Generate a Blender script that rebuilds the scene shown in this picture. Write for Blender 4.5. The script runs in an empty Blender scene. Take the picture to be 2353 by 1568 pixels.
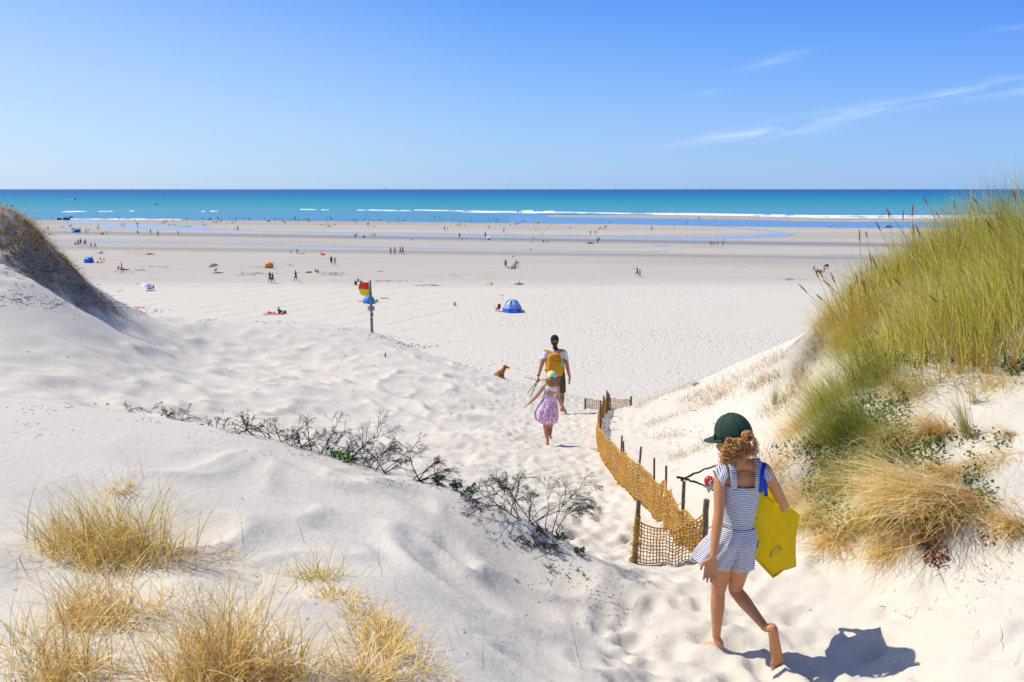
import bpy, bmesh, math, random
import numpy as np
from mathutils import Vector, Matrix

# ------------------------------------------------------------------ camera, sky, sun
scene = bpy.context.scene
W2, F, PITCH = 1176.5, 1830.0, math.radians(10.81)
CZ = 15.0
cam_d = bpy.data.cameras.new("camera"); cam = bpy.data.objects.new("camera", cam_d)
scene.collection.objects.link(cam); scene.camera = cam
cam.location = (0, 0, CZ); cam.rotation_euler = (math.radians(90) - PITCH, 0, 0)
cam_d.sensor_width = 36; cam_d.lens = 28.0; cam_d.clip_start = 0.05; cam_d.clip_end = 120000
cam_d.dof.use_dof = True; cam_d.dof.focus_distance = 7.5; cam_d.dof.aperture_fstop = 6.3
scene.view_settings.view_transform = 'Standard'; scene.view_settings.look = 'None'
scene.view_settings.exposure = 0.44; scene.view_settings.gamma = 1
SUN_EL = math.radians(52); SHD = Vector((1, -0.38, 0)).normalized()   # shadow direction on the ground
world = bpy.data.worlds.new("World"); scene.world = world; world.use_nodes = True
wn = world.node_tree; wn.nodes.clear()
def wnode(t, **k):
    n = wn.nodes.new(t)
    for a, b in k.items(): setattr(n, a, b)
    return n
sky = wnode('ShaderNodeTexSky', sky_type='NISHITA', sun_disc=False)
sky.sun_elevation = SUN_EL
to_sun = Vector((-SHD.x, -SHD.y, 0))
sky.sun_rotation = math.atan2(to_sun.x, to_sun.y)
sky.altitude = 0; sky.air_density = 1.0; sky.dust_density = 0.6; sky.ozone_density = 3.0
hs = wnode('ShaderNodeHueSaturation'); hs.inputs['Saturation'].default_value = 1.32; hs.inputs['Value'].default_value = 1.15
wn.links.new(sky.outputs[0], hs.inputs['Color'])
gam = wnode('ShaderNodeMix', data_type='RGBA', blend_type='MULTIPLY'); gam.inputs['Factor'].default_value = 1
gam.inputs['B'].default_value = (0.86, 0.93, 1.16, 1)
wn.links.new(hs.outputs[0], gam.inputs['A'])
# thin cirrus on the right of the view
tc = wnode('ShaderNodeTexCoord'); sep = wnode('ShaderNodeSeparateXYZ'); wn.links.new(tc.outputs['Generated'], sep.inputs[0])
def wm(op, a, b=0.0, c=0.0, clamp=False):
    n = wnode('ShaderNodeMath', operation=op, use_clamp=clamp)
    for i, v in enumerate((a, b, c)):
        if isinstance(v, (int, float)): n.inputs[i].default_value = v
        else: wn.links.new(v, n.inputs[i])
    return n.outputs[0]
az = wm('ARCTAN2', sep.outputs['X'], sep.outputs['Y']); el = wm('ARCSINE', sep.outputs['Z'])
cv = wnode('ShaderNodeCombineXYZ'); wn.links.new(wm('MULTIPLY', az, 9), cv.inputs[0]); wn.links.new(wm('MULTIPLY', wm('SUBTRACT', el, wm('MULTIPLY', az, 0.16)), 75), cv.inputs[1])
nz = wnode('ShaderNodeTexNoise'); nz.inputs['Scale'].default_value = 1.0; nz.inputs['Detail'].default_value = 7; nz.inputs['Roughness'].default_value = .62; nz.inputs['Distortion'].default_value = .5
wn.links.new(cv.outputs[0], nz.inputs['Vector'])
def blob(a0, e0, sa, se, tilt, amp):
    da = wm('SUBTRACT', az, a0); de = wm('SUBTRACT', wm('SUBTRACT', el, e0), wm('MULTIPLY', da, tilt))
    q = wm('ADD', wm('POWER', wm('ABSOLUTE', wm('DIVIDE', da, sa)), 2.0), wm('POWER', wm('ABSOLUTE', wm('DIVIDE', de, se)), 2.0))
    return wm('MULTIPLY', wm('EXPONENT', wm('MULTIPLY', q, -1.0)), amp)
mask = blob(.36, .078, .16, .007, .16, .8)
for b in ((.59, .105, .10, .009, .05, 1.0), (.31, .063, .06, .006, .08, .55), (.305, .143, .035, .006, .2, .5), (.57, .16, .05, .003, 0, .3), (.23, .11, .02, .004, 0, .3)):
    mask = wm('ADD', mask, blob(*b))
nn = wm('MULTIPLY', wm('SUBTRACT', nz.outputs['Fac'], .40), 3.2, clamp=True)
cm = wm('MULTIPLY', wm('MULTIPLY', mask, nn), .55, clamp=True)
mixc = wnode('ShaderNodeMix', data_type='RGBA'); mixc.inputs['B'].default_value = (8.4, 9.3, 10.6, 1)
# measured colour of the air: ramp over elevation, paler towards the sun side
def ramp_(fac, stops):
    nd = wnode('ShaderNodeValToRGB'); cr = nd.color_ramp; cr.interpolation = 'B_SPLINE'
    while len(cr.elements) < len(stops): cr.elements.new(.5)
    for e, (p_, c_) in zip(cr.elements, stops):
        e.position = p_; lin = [((c / 255 + .055) / 1.055) ** 2.4 for c in c_]; e.color = (*lin, 1)
    wn.links.new(fac, nd.inputs[0]); return nd.outputs[0]
ef = wm('MULTIPLY', el, 1.0 / 1.5, clamp=True)
ra = ramp_(ef, [(0, (166, 202, 244)), (.02, (170, 208, 249)), (.083, (140, 192, 254)), (.15, (92, 156, 252)), (.24, (60, 118, 225)), (.40, (44, 90, 180)), (1, (108, 130, 168))])
rb = ramp_(ef, [(0, (202, 226, 250)), (.03, (206, 230, 255)), (.11, (176, 210, 255)), (.17, (128, 182, 254)), (.26, (92, 150, 240)), (.40, (50, 96, 184)), (1, (108, 130, 168))])
rc = ramp_(ef, [(0, (150, 192, 244)), (.03, (152, 197, 250)), (.09, (112, 168, 254)), (.15, (70, 136, 250)), (.24, (58, 118, 232)), (.40, (40, 86, 176)), (1, (108, 130, 168))])
def mixn(f, a, b):
    nd = wnode('ShaderNodeMix', data_type='RGBA'); wn.links.new(f, nd.inputs['Factor']); wn.links.new(a, nd.inputs['A']); wn.links.new(b, nd.inputs['B']); return nd.outputs['Result']
fl = wm('MULTIPLY', az, -1.6, clamp=True); fr_ = wm('MULTIPLY', az, 1.7, clamp=True)
air0 = mixn(fr_, mixn(fl, ra, rb), rc)
vs = wnode('ShaderNodeVectorMath', operation='SCALE'); wn.links.new(air0, vs.inputs[0]); vs.inputs['Scale'].default_value = 8.75; air = vs.outputs[0]
cst = wnode('ShaderNodeValue'); cst.outputs[0].default_value = .85
wn.links.new(mixn(cst.outputs[0], gam.outputs['Result'], air), mixc.inputs['A']); wn.links.new(cm, mixc.inputs['Factor'])
bg = wnode('ShaderNodeBackground'); bg.inputs['Strength'].default_value = 0.085
out = wnode('ShaderNodeOutputWorld'); wn.links.new(mixc.outputs['Result'], bg.inputs['Color']); wn.links.new(bg.outputs[0], out.inputs[0])
sun_d = bpy.data.lights.new("sun", 'SUN'); sun_d.energy = 3.6; sun_d.angle = math.radians(0.53); sun_d.color = (1.0, 0.925, 0.82)
sun = bpy.data.objects.new("sun", sun_d); scene.collection.objects.link(sun)
sdir = Vector((to_sun.x * math.cos(SUN_EL), to_sun.y * math.cos(SUN_EL), math.sin(SUN_EL)))
sun.rotation_euler = sdir.to_track_quat('Z', 'Y').to_euler(); sun.location = (-10, 10, 40)

# ------------------------------------------------------------------ helpers
C = scene.collection
CP, SP = math.cos(PITCH), math.sin(PITCH)
def raydir(px, py):
    u = (px - W2) / F; v = (py - 784.0) / F
    return (u, CP - v * SP, -SP - v * CP)
def P(px, py, Y):
    d = raydir(px, py); k = Y / d[1]
    return Vector((d[0] * k, Y, CZ + d[2] * k))
def hcorr(px, py):
    t = (px - 1176.0) / 1176.0
    h = 431.5 + 9 * t * t + 2.5 * t
    f = min(1.0, max(0.0, (760.0 - py) / 320.0))
    return py - (h - 434.6) * f
def PB(px, py, z=0.0):
    d = raydir(px, hcorr(px, py)); k = (z - CZ) / d[2]
    return Vector((d[0] * k, d[1] * k, z))
def L(s):
    return tuple(((c / 255) / 12.92 if c / 255 <= .04045 else ((c / 255 + .055) / 1.055) ** 2.4) for c in s)

def link(o, parent=None):
    C.objects.link(o)
    if parent is not None: o.parent = parent
    return o
def tag(o, label=None, cat=None, group=None, kind=None):
    if label: o['label'] = label
    if cat: o['category'] = cat
    if group: o['group'] = group
    if kind: o['kind'] = kind
    return o
def empty(name, loc, label, cat, group=None, rz=0.0):
    o = bpy.data.objects.new(name, None); C.objects.link(o); o.location = loc; o.rotation_euler = (0, 0, rz)
    o.empty_display_size = .1
    return tag(o, label, cat, group)
def mesh_np(name, verts, faces, mat=None, smooth=True, col=None, uv=None):
    """verts (n,3); faces (m,k) array or list of tuples"""
    me = bpy.data.meshes.new(name)
    verts = np.asarray(verts, dtype=np.float32)
    if isinstance(faces, np.ndarray):
        m, k = faces.shape
        me.vertices.add(len(verts)); me.vertices.foreach_set('co', verts.ravel())
        me.loops.add(m * k); me.loops.foreach_set('vertex_index', faces.astype(np.int32).ravel())
        me.polygons.add(m); me.polygons.foreach_set('loop_start', np.arange(0, m * k, k, dtype=np.int32))
        me.polygons.foreach_set('loop_total', np.full(m, k, dtype=np.int32))
        me.update(calc_edges=True)
    else:
        me.from_pydata([tuple(v) for v in verts], [], faces); me.update()
    if smooth: me.polygons.foreach_set('use_smooth', np.ones(len(me.polygons), dtype=bool))
    if col is not None:
        a = me.color_attributes.new('Col', 'FLOAT_COLOR', 'POINT'); a.data.foreach_set('color', np.asarray(col, dtype=np.float32).ravel())
    if uv is not None:
        ul = me.uv_layers.new(name='UVMap'); vi = np.zeros(len(me.loops), dtype=np.int32); me.loops.foreach_get('vertex_index', vi)
        ul.data.foreach_set('uv', np.asarray(uv, dtype=np.float32)[vi].ravel())
    if mat: me.materials.append(mat)
    return me
def obj(name, me, parent=None, loc=None):
    o = bpy.data.objects.new(name, me); C.objects.link(o)
    if loc is not None: o.location = loc
    if parent is not None: o.parent = parent
    return o

class NT:
    """small node-tree writer"""
    def __init__(s, name):
        s.m = bpy.data.materials.new(name); s.m.use_nodes = True; s.t = s.m.node_tree; s.t.nodes.clear()
        s.o = s.t.nodes.new('ShaderNodeOutputMaterial')
    def n(s, t, **k):
        nd = s.t.nodes.new(t)
        for a, b in k.items(): setattr(nd, a, b)
        return nd
    def l(s, a, b): s.t.links.new(a, b)
    def put(s, sock, v):
        if hasattr(v, 'links') or isinstance(v, bpy.types.NodeSocket): s.l(v, sock)
        else:
            if isinstance(v, tuple) and len(v) == 3 and sock.type == 'RGBA': v = (*v, 1)
            sock.default_value = v
    def math(s, op, a, b=0.0, c=0.0, clamp=False):
        nd = s.n('ShaderNodeMath', operation=op, use_clamp=clamp)
        for i, v in enumerate((a, b, c)): s.put(nd.inputs[i], v)
        return nd.outputs[0]
    def mix(s, f, a, b, blend='MIX'):
        nd = s.n('ShaderNodeMix', data_type='RGBA', blend_type=blend)
        s.put(nd.inputs['Factor'], f); s.put(nd.inputs['A'], a); s.put(nd.inputs['B'], b)
        return nd.outputs['Result']
    def noise(s, vec, scale, detail=4, rough=.5, dist=0.0):
        nd = s.n('ShaderNodeTexNoise'); nd.inputs['Scale'].default_value = scale; nd.inputs['Detail'].default_value = detail
        nd.inputs['Roughness'].default_value = rough; nd.inputs['Distortion'].default_value = dist
        if vec is not None: s.l(vec, nd.inputs['Vector'])
        return nd.outputs['Fac']
    def mapping(s, vec, scale=(1, 1, 1), rot=(0, 0, 0), loc=(0, 0, 0)):
        nd = s.n('ShaderNodeMapping'); nd.inputs['Scale'].default_value = scale; nd.inputs['Rotation'].default_value = rot; nd.inputs['Location'].default_value = loc
        s.l(vec, nd.inputs['Vector']); return nd.outputs[0]
    def rng(s, v, a, b, c=0.0, d=1.0, smooth=True):
        nd = s.n('ShaderNodeMapRange', clamp=True, interpolation_type='SMOOTHSTEP' if smooth else 'LINEAR')
        for i, x in enumerate((v, a, b, c, d)): s.put(nd.inputs[i], x)
        return nd.outputs[0]
    def ramp(s, fac, stops):
        nd = s.n('ShaderNodeValToRGB'); cr = nd.color_ramp
        while len(cr.elements) < len(stops): cr.elements.new(0.5)
        for e, (p, c) in zip(cr.elements, stops): e.position = p; e.color = (*c, 1)
        s.l(fac, nd.inputs[0]); return nd.outputs[0]
    def bump(s, h, strength=.5, dist=.01, normal=None):
        nd = s.n('ShaderNodeBump'); nd.inputs['Strength'].default_value = strength; nd.inputs['Distance'].default_value = dist
        s.l(h, nd.inputs['Height'])
        if normal is not None: s.l(normal, nd.inputs['Normal'])
        return nd.outputs[0]
    def pbsdf(s, color, rough=.6, spec=.5, normal=None, **k):
        nd = s.n('ShaderNodeBsdfPrincipled'); s.put(nd.inputs['Base Color'], color); s.put(nd.inputs['Roughness'], rough)
        nd.inputs['Specular IOR Level'].default_value = spec
        if normal is not None: s.l(normal, nd.inputs['Normal'])
        for a, b in k.items(): s.put(nd.inputs[a.replace('_', ' ')], b)
        return nd.outputs[0]
    def done(s, shader): s.l(shader, s.o.inputs['Surface']); return s.m

def simple(name, rgb, rough=.7, spec=.3, var=.08, vscale=30.0, bump=0.0, bscale=60.0, transl=0.0, **k):
    """plain material with slight procedural variation"""
    m = NT(name); tcn = m.n('ShaderNodeTexCoord'); v = tcn.outputs['Object']
    nz_ = m.noise(v, vscale, 4)
    dark = tuple(c * (1 - var * 2) for c in rgb); light = tuple(min(1, c * (1 + var * 2)) for c in rgb)
    col = m.mix(nz_, dark, light)
    nrm = m.bump(m.noise(v, bscale, 5, .6), bump, .01) if bump else None
    s = m.pbsdf(col, rough, spec, nrm, **k)
    if transl:
        t = m.n('ShaderNodeBsdfTranslucent'); m.l(col, t.inputs[0])
        mx = m.n('ShaderNodeMixShader'); mx.inputs[0].default_value = transl; m.l(s, mx.inputs[1]); m.l(t.outputs[0], mx.inputs[2]); s = mx.outputs[0]
    return m.done(s)
_mc = {}
def flat(rgb, rough=.75):
    k = (tuple(round(c, 3) for c in rgb), rough)
    if k not in _mc: _mc[k] = simple('cloth_%d' % len(_mc), rgb, rough, .25, .06, 12)
    return _mc[k]

# value noise
_rs = np.random.RandomState(11); _LAT = _rs.rand(256, 256)
def vnoise(x, y):
    xi = np.floor(x).astype(int); yi = np.floor(y).astype(int); fx = x - xi; fy = y - yi
    fx = fx * fx * fx * (fx * (fx * 6 - 15) + 10); fy = fy * fy * fy * (fy * (fy * 6 - 15) + 10)
    a = _LAT[xi & 255, yi & 255]; b = _LAT[(xi + 1) & 255, yi & 255]; c = _LAT[xi & 255, (yi + 1) & 255]; d = _LAT[(xi + 1) & 255, (yi + 1) & 255]
    return (a * (1 - fx) + b * fx) * (1 - fy) + (c * (1 - fx) + d * fx) * fy
def fbm(x, y, o=4, g=.5):
    s = 0; a = 1; t = 0
    for i in range(o):
        s = s + a * vnoise(x * 2 ** i + 17.3 * i, y * 2 ** i + 9.1 * i); t += a; a *= g
    return s / t
def sstep(a, b, x):
    t = np.clip((x - a) / (b - a), 0, 1); return t * t * (3 - 2 * t)

# ------------------------------------------------------------------ terrain
CTRL_PX = [  # (px, py, forward distance) of points seen in the view, unprojected to where they lie
 (0,1568,2.4),(400,1568,2.45),(800,1568,2.6),(1200,1568,3.2),(0,1200,4.0),(500,1250,4.2),(900,1300,4.2),(1200,1350,4.8),(1300,1450,4.3),
 (-600,915,7.5),(0,915,7.3),(330,960,7.0),(620,1005,6.7),(830,1070,6.3),(1000,1115,6.0),(1120,1160,5.8),(1230,1210,5.6),(1300,1260,5.4),(1360,1320,5.1),(1420,1375,4.9),(1465,1440,4.7),
 (0,905,11.8),(330,945,12),(620,990,11),(830,1045,10),(1000,1090,9.3),(1150,1130,8.5),(1250,1180,7.6),(1350,1290,6.2),
 (1657,1491,4.33),(1788,1547,4.08),(1600,1454,4.5),(2060,1520,4.0),(1500,1568,3.9),(1400,1500,4.3),
 (1300,1100,9.3),(1258,1022,11.8),(1100,1000,12),(1270,950,17),(1377,1040,11.0),(1418,1111,9.2),(1447,1137,8.4),(1509,1202,7.3),(1457,1297,6.25),(1400,945,19),(1345,935,19.5),(1452,948,18.6),(1475,938,18.8),(1612,1285,6.2),
 (0,820,13.5),(0,750,14.6),(400,850,16),(700,900,15.5),(900,900,17),(900,1000,12.5),(1130,868,23),(1220,893,21),(1050,835,27),(950,800,33),(855,763,40),(700,752,36),(600,742,33),(430,737,29),(380,730,26),(280,700,23),(0,505,19.4),(50,511,19.8),(100,548,20.4),(150,602,21),(200,646,21.6),(250,682,22.4),(0,580,23),(100,625,23.5),(200,705,25),(300,745,30),(400,765,34),(0,560,18.9),(60,562,19.1),(110,592,19.8),(160,634,20.5),(215,672,21.2),(0,622,16.6),(60,642,17.4),(110,664,18.6),(160,680,19.8),(215,700,20.6),(-200,508,19),(-200,548,17.6),(-200,625,16),
 (150,700,16.6),(250,760,20),(500,780,24),(900,840,22),(-500,510,19),(-300,800,13.5),
 (1600,885,17),(1700,832,15),(1850,768,12),(1920,715,10),(1500,1000,13),(1600,1000,11),(1700,950,10.5),(1750,880,11),(1900,900,8.5),(2000,850,7.5),(2200,850,7),(2353,870,6.5),
 (2353,1100,5),(2200,1000,6),(2100,1150,5.3),(1900,1150,5.9),(1750,1150,6.3),(1620,1150,7.2),(1850,1262,5.4),(2050,1292,4.9),(2353,1300,4.3),(2200,1450,3.9),(2353,1568,3.3),
 (2100,690,9.5),(2353,640,9.0),(1990,740,9.6),(2700,640,9),(2700,1100,4.6)]
CTRL_XYZ = [(0,0,-1.65),(-2.5,0,-1.62),(3,0,-1.75),(0,-6,-1.5),(-14,2,-1.6),(-14,-6,-1.5),(14,-6,-1.0),(12,4,-.9),(-28,10,-1.8),(-28,22,-1.6),(-28,34,-3),(-28,0,-1.5),
 (28,0,-.6),(28,15,-.8),(28,26,-2.5),(14,12,-.9),(14,20,-1.8),(18,32,-8),(9,20,-4.6),(-19,25,-2.2),(-16,32,-5.5),(-22,44,-9),(-13,38,-6.9),
 (3,30,-9.3),(8,32,-11),(-1,36,-10.2),(-4,46,-12.2),(12,44,-14.2),(3,42,-13.4),(-12,50,-11.8),(-24,58,-14.2),(24,46,-13.5),(-10,62,-14.9),(0,56,-15.0),(0,68,-15.1),(12,58,-15.1),(26,64,-15.1),(-26,72,-15.1),(-12,74,-15.1),(40,50,-14),(40,70,-15.1),(-42,50,-11),(-42,74,-15.1)]
_cp = [P(*c) for c in CTRL_PX]
_pts = np.array([[p.x, p.y] for p in _cp] + [[a, b] for a, b, c in CTRL_XYZ])
_zs = np.array([p.z - CZ for p in _cp] + [c for a, b, c in CTRL_XYZ])
def _phi(r2): return np.where(r2 > 1e-12, .5 * r2 * np.log(r2 + 1e-300), 0)
_n = len(_pts)
_K = _phi(((_pts[:, None] - _pts[None]) ** 2).sum(-1)) + np.eye(_n) * 0.004
_Pm = np.hstack([np.ones((_n, 1)), _pts])
_A = np.zeros((_n + 3, _n + 3)); _A[:_n, :_n] = _K; _A[:_n, _n:] = _Pm; _A[_n:, :_n] = _Pm.T
_w = np.linalg.solve(_A, np.concatenate([_zs, np.zeros(3)]))
def tps(x, y):
    out_ = np.empty(len(x))
    for i in range(0, len(x), 40000):
        xs_ = x[i:i + 40000]; ys_ = y[i:i + 40000]
        r2 = (xs_[:, None] - _pts[None, :, 0]) ** 2 + (ys_[:, None] - _pts[None, :, 1]) ** 2
        out_[i:i + 40000] = _phi(r2) @ _w[:_n] + _w[_n] + _w[_n + 1] * xs_ + _w[_n + 2] * ys_
    return out_
def base_rel(x, y):
    z = np.full(len(x), -15.0)
    m = (np.abs(x) < 60) & (y < 82) & (y > -14)
    if m.any():
        zt = tps(x[m], y[m])
        zt = np.clip(zt, -40, 0.3)
        edge = sstep(60, 42, np.abs(x[m])) * sstep(82, 68, y[m])
        zt = -15 + (zt + 15) * edge
        d = zt + 15.0; zt = -15.0 + .5 * (d + np.sqrt(d * d + .09)) - .15 * np.exp(-np.abs(d))   # soft foot of the dune
        z[m] = zt
    return z
def ripple(x, y):
    """wind-shaped scallops: broad rounded troughs between thin crests"""
    wx = x + .9 * (fbm(x * .5 + 5, y * .5, 2) - .5); wy = y + 1.1 * (fbm(x * .45, y * .4 + 9, 2) - .5)
    a = 1 - np.abs(2 * vnoise(wx * .62 + 3, wy * 1.15 + wx * .25) - 1)
    b = 1 - np.abs(2 * vnoise(wx * 1.1 + 33, wy * 1.9 + wx * .35 + 7) - 1)
    return a ** 2 * .65 + b ** 2 * .35
def ground_z(x, y):
    x = np.atleast_1d(np.asarray(x, float)); y = np.atleast_1d(np.asarray(y, float))
    zr = base_rel(x, y)
    dune = sstep(-14.9, -13.8, zr)
    # back dune and left saddle ripples
    mB = sstep(7.5, 10.5, y) * sstep(34, 22, y) * sstep(1.2, -1.0, x - .02 * y) * sstep(-2.4, -3.2, zr)
    zr = zr + mB * (.17 * (ripple(x * 1.35, y * 1.15) - .4) + .065 * (ripple(x * 2.4 + 7, y * 2.3 + 3) - .4))
    # near dune scallops
    mA = sstep(2.6, 3.4, y) * sstep(6.6, 5.6, y) * sstep(1.3, .4, x - (y - 4.5) * -.35) * sstep(-3.2, -1.9, x)
    zr = zr + mA * .11 * (ripple(x * 2.3 + 4.3, y * 1.9 + 1.2) - .4)
    # lumpy churned sand in the gully
    mP = sstep(20, 16, y) * sstep(3, 4, y) * np.exp(-((x - 1.0 - .25 * sstep(8, 4, y)) / 1.4) ** 2)
    zr = zr + mP * .05 * (fbm(x * 2.1, y * 2.1 + 3, 3) - .5)
    # eroded faces: left bank and right slope
    mE = sstep(-9.5, -11, x + 0 * y) * sstep(14.5, 16, y) * sstep(24, 21, y)
    zr = zr + mE * .42 * (fbm(x * 1.6, y * 2.6, 6, .66) - .5)
    mR = sstep(1.9, 2.7, x) * sstep(13, 10, y) * sstep(3, 4.2, y)
    zr = zr + mR * .13 * (fbm(x * 1.8 + 4, y * 1.8, 4, .6) - .5)
    zr = zr + dune * .02 * (fbm(x * 1.3, y * 1.3, 3) - .5)
    # beach: barely perceptible swells
    zr = zr + (1 - dune) * .05 * (fbm(x * .08, y * .05, 3) - .5) * sstep(60, 90, y) * sstep(190, 150, y)
    return zr + CZ
def axis(c, a, lo, hi, n):
    s0 = math.asinh((lo - c) / a); s1 = math.asinh((hi - c) / a)
    return c + a * np.sinh(np.linspace(s0, s1, n))
GX = axis(0.6, 3.2, -1500, 1500, 1180); GY = axis(4.6, 3.4, -14, 900, 1080)
XX, YY = np.meshgrid(GX, GY)
ZZ = ground_z(XX.ravel(), YY.ravel()).reshape(XX.shape)
# footprints trodden into the gully, the kicked sand and the beach just below
rnd = np.random.RandomState(5)
def dimple(cx, cy, r, dep, ang, asp=1.7):
    i0, i1 = np.searchsorted(GY, (cy - 3 * r, cy + 3 * r)); j0, j1 = np.searchsorted(GX, (cx - 3 * r, cx + 3 * r))
    if i1 <= i0 or j1 <= j0: return
    dx = XX[i0:i1, j0:j1] - cx; dy = YY[i0:i1, j0:j1] - cy
    c, s = math.cos(ang), math.sin(ang); u = (dx * c + dy * s) / (r * .62); v = (-dx * s + dy * c) / (r * .62 * asp)
    q = u * u + v * v
    ZZ[i0:i1, j0:j1] += -dep * np.exp(-q * 1.3) + dep * .42 * np.exp(-((np.sqrt(q) - 1.5) ** 2) * 4.5)
path = [(1.6, 3.2), (1.15, 4.4), (.95, 6.0), (.75, 8.5), (.6, 11.8), (1.1, 15), (1.7, 19), (2.2, 24), (2, 34), (2, 50)]
py_ = [p[1] for p in path]; px_ = [p[0] for p in path]
for k in range(1500):
    y = 3.2 + 19 * rnd.rand() ** 1.15; x = np.interp(y, py_, px_) + rnd.randn() * (.42 + .05 * y)
    if y < 5 and x < .5: continue
    if 6 > y > 4.9 and x < .8: continue
    dimple(x, y, .075 + .05 * rnd.rand(), .013 + .022 * rnd.rand(), rnd.randn() * .6)
for k in range(70):
    dimple(1.5 + 1.3 * rnd.rand() ** 1.5, 3.1 + 1.9 * rnd.rand(), .07 + .06 * rnd.rand(), .008 + .014 * rnd.rand(), rnd.randn())
def gzv(x, y):
    x = np.atleast_1d(np.asarray(x, float)); y = np.atleast_1d(np.asarray(y, float))
    j = np.clip(np.searchsorted(GX, x) - 1, 0, len(GX) - 2); i = np.clip(np.searchsorted(GY, y) - 1, 0, len(GY) - 2)
    a = (x - GX[j]) / (GX[j + 1] - GX[j]); b = (y - GY[i]) / (GY[i + 1] - GY[i])
    return (ZZ[i, j] * (1 - a) + ZZ[i, j + 1] * a) * (1 - b) + (ZZ[i + 1, j] * (1 - a) + ZZ[i + 1, j + 1] * a) * b
def gz(x, y): return float(gzv(x, y)[0])
def G(px, py, lo=1.8, hi=60.0, n=700):
    """first point where the view ray through px,py meets the ground"""
    ys = np.geomspace(lo, hi, n); d = raydir(px, py); k = ys / d[1]
    xs = d[0] * k; zs = CZ + d[2] * k; g = gzv(xs, ys)
    hit = np.nonzero(zs <= g)[0]
    if len(hit) == 0: return PB(px, py)
    i = hit[0]
    return Vector((xs[i], ys[i], g[i]))
nx, ny = len(GX), len(GY)
idx = np.arange(nx * ny).reshape(ny, nx)
faces = np.stack([idx[:-1, :-1], idx[:-1, 1:], idx[1:, 1:], idx[1:, :-1]], -1).reshape(-1, 4)

# sand material: dry dune sand, raked beach, damp flats
m = NT('sand'); geo = m.n('ShaderNodeNewGeometry'); pos = geo.outputs['Position']
sp = m.n('ShaderNodeSeparateXYZ'); m.l(pos, sp.inputs[0]); X, Y, Z = sp.outputs
mott = m.noise(pos, .9, 5, .6); grain = m.noise(pos, 420, 2, .7); mid = m.noise(pos, 14, 4, .6)
dry = m.mix(mott, (.630, .592, .482), (.700, .664, .560))
dry = m.mix(m.math('MULTIPLY', grain, .55), dry, (.47, .415, .35))
# damp bands on the flats
st = m.mapping(pos, (.012, .05, .05)); bandn = m.noise(st, 1.0, 5, .55)
st2 = m.mapping(pos, (.004, .03, .03)); bandn2 = m.noise(st2, 1.0, 4, .5)
Yw = m.math('ADD', Y, m.math('MULTIPLY', m.math('SUBTRACT', bandn, .5), 26))
damp = m.rng(Yw, 118, 138)
wet = m.math('MULTIPLY', m.rng(Y, 150, 250), m.rng(bandn2, .40, .66))
S1 = m.math('SUBTRACT', m.math('ADD', Y, m.math('MULTIPLY', X, .24)), 252)
w1 = m.math('EXPONENT', m.math('MULTIPLY', m.math('POWER', m.math('ABSOLUTE', m.math('DIVIDE', m.math('ADD', S1, 9), 11)), 2), -1))
S2 = m.math('SUBTRACT', m.math('ADD', Y, m.math('MULTIPLY', X, .17)), 193)
w2 = m.math('EXPONENT', m.math('MULTIPLY', m.math('POWER', m.math('ABSOLUTE', m.math('DIVIDE', m.math('ADD', S2, 4), 7)), 2), -1))
S3 = m.math('SUBTRACT', Y, 168)
w3 = m.math('MULTIPLY', m.math('EXPONENT', m.math('MULTIPLY', m.math('POWER', m.math('ABSOLUTE', m.math('DIVIDE', S3, 11)), 2), -1)), m.rng(X, -20, 60))
wet = m.math('MAXIMUM', m.math('MULTIPLY', wet, .30), m.math('MAXIMUM', m.math('MULTIPLY', w1, .85), m.math('MAXIMUM', m.math('MULTIPLY', w2, .62), m.math('MULTIPLY', w3, .35))))
wet = m.math('MULTIPLY', wet, m.rng(m.noise(m.mapping(pos, (.05, .5, .5)), 1, 5, .7), .1, .55, .45, 1.0))
shore = m.rng(Y, 320, 350)
wet = m.math('MAXIMUM', wet, m.math('MULTIPLY', shore, .35))
dampc = m.mix(bandn, (.440, .405, .330), (.53, .495, .415))
dampc = m.mix(m.rng(m.noise(m.mapping(pos, (.03, .3, .3)), 1, 6, .7), .52, .8), dampc, (.38, .355, .32))
col = m.mix(damp, dry, dampc)
col = m.mix(wet, col, (.215, .195, .165))
# harrow lines on the left of the beach
a0 = PB(545, 735); a1 = PB(1030, 652); dv = (a1 - a0).normalized()
per = m.math('ADD', m.math('MULTIPLY', X, -dv.y), m.math('MULTIPLY', Y, dv.x))
wob = m.noise(m.mapping(pos, (.06, .06, .06)), 1, 3)
per = m.math('ADD', per, m.math('MULTIPLY', wob, 2.2))
fr = m.math('FRACT', m.math('DIVIDE', per, 4.1))
line = m.math('SUBTRACT', 1.0, m.rng(m.math('ABSOLUTE', m.math('SUBTRACT', fr, .5)), .018, .075))
brk = m.rng(m.noise(m.mapping(pos, (.25, .25, .25)), 1, 5, .7), .42, .58)
along = m.math('ADD', m.math('MULTIPLY', X, dv.x), m.math('MULTIPLY', Y, dv.y))
edge = m.math('ADD', m.math('MULTIPLY', Y, -.52), 55)
rk = m.math('MULTIPLY', m.rng(m.math('SUBTRACT', edge, X), 0, 6), m.math('MULTIPLY', m.rng(Y, 70, 76), m.rng(Yw, 134, 126)))
rk = m.math('MULTIPLY', rk, m.rng(X, -4, -10, 0, 1))
ln = m.math('MULTIPLY', m.math('MULTIPLY', line, rk), m.math('ADD', .10, m.math('MULTIPLY', brk, .9)))
col = m.mix(m.math('MULTIPLY', ln, .34), col, (.26, .24, .21))
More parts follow.
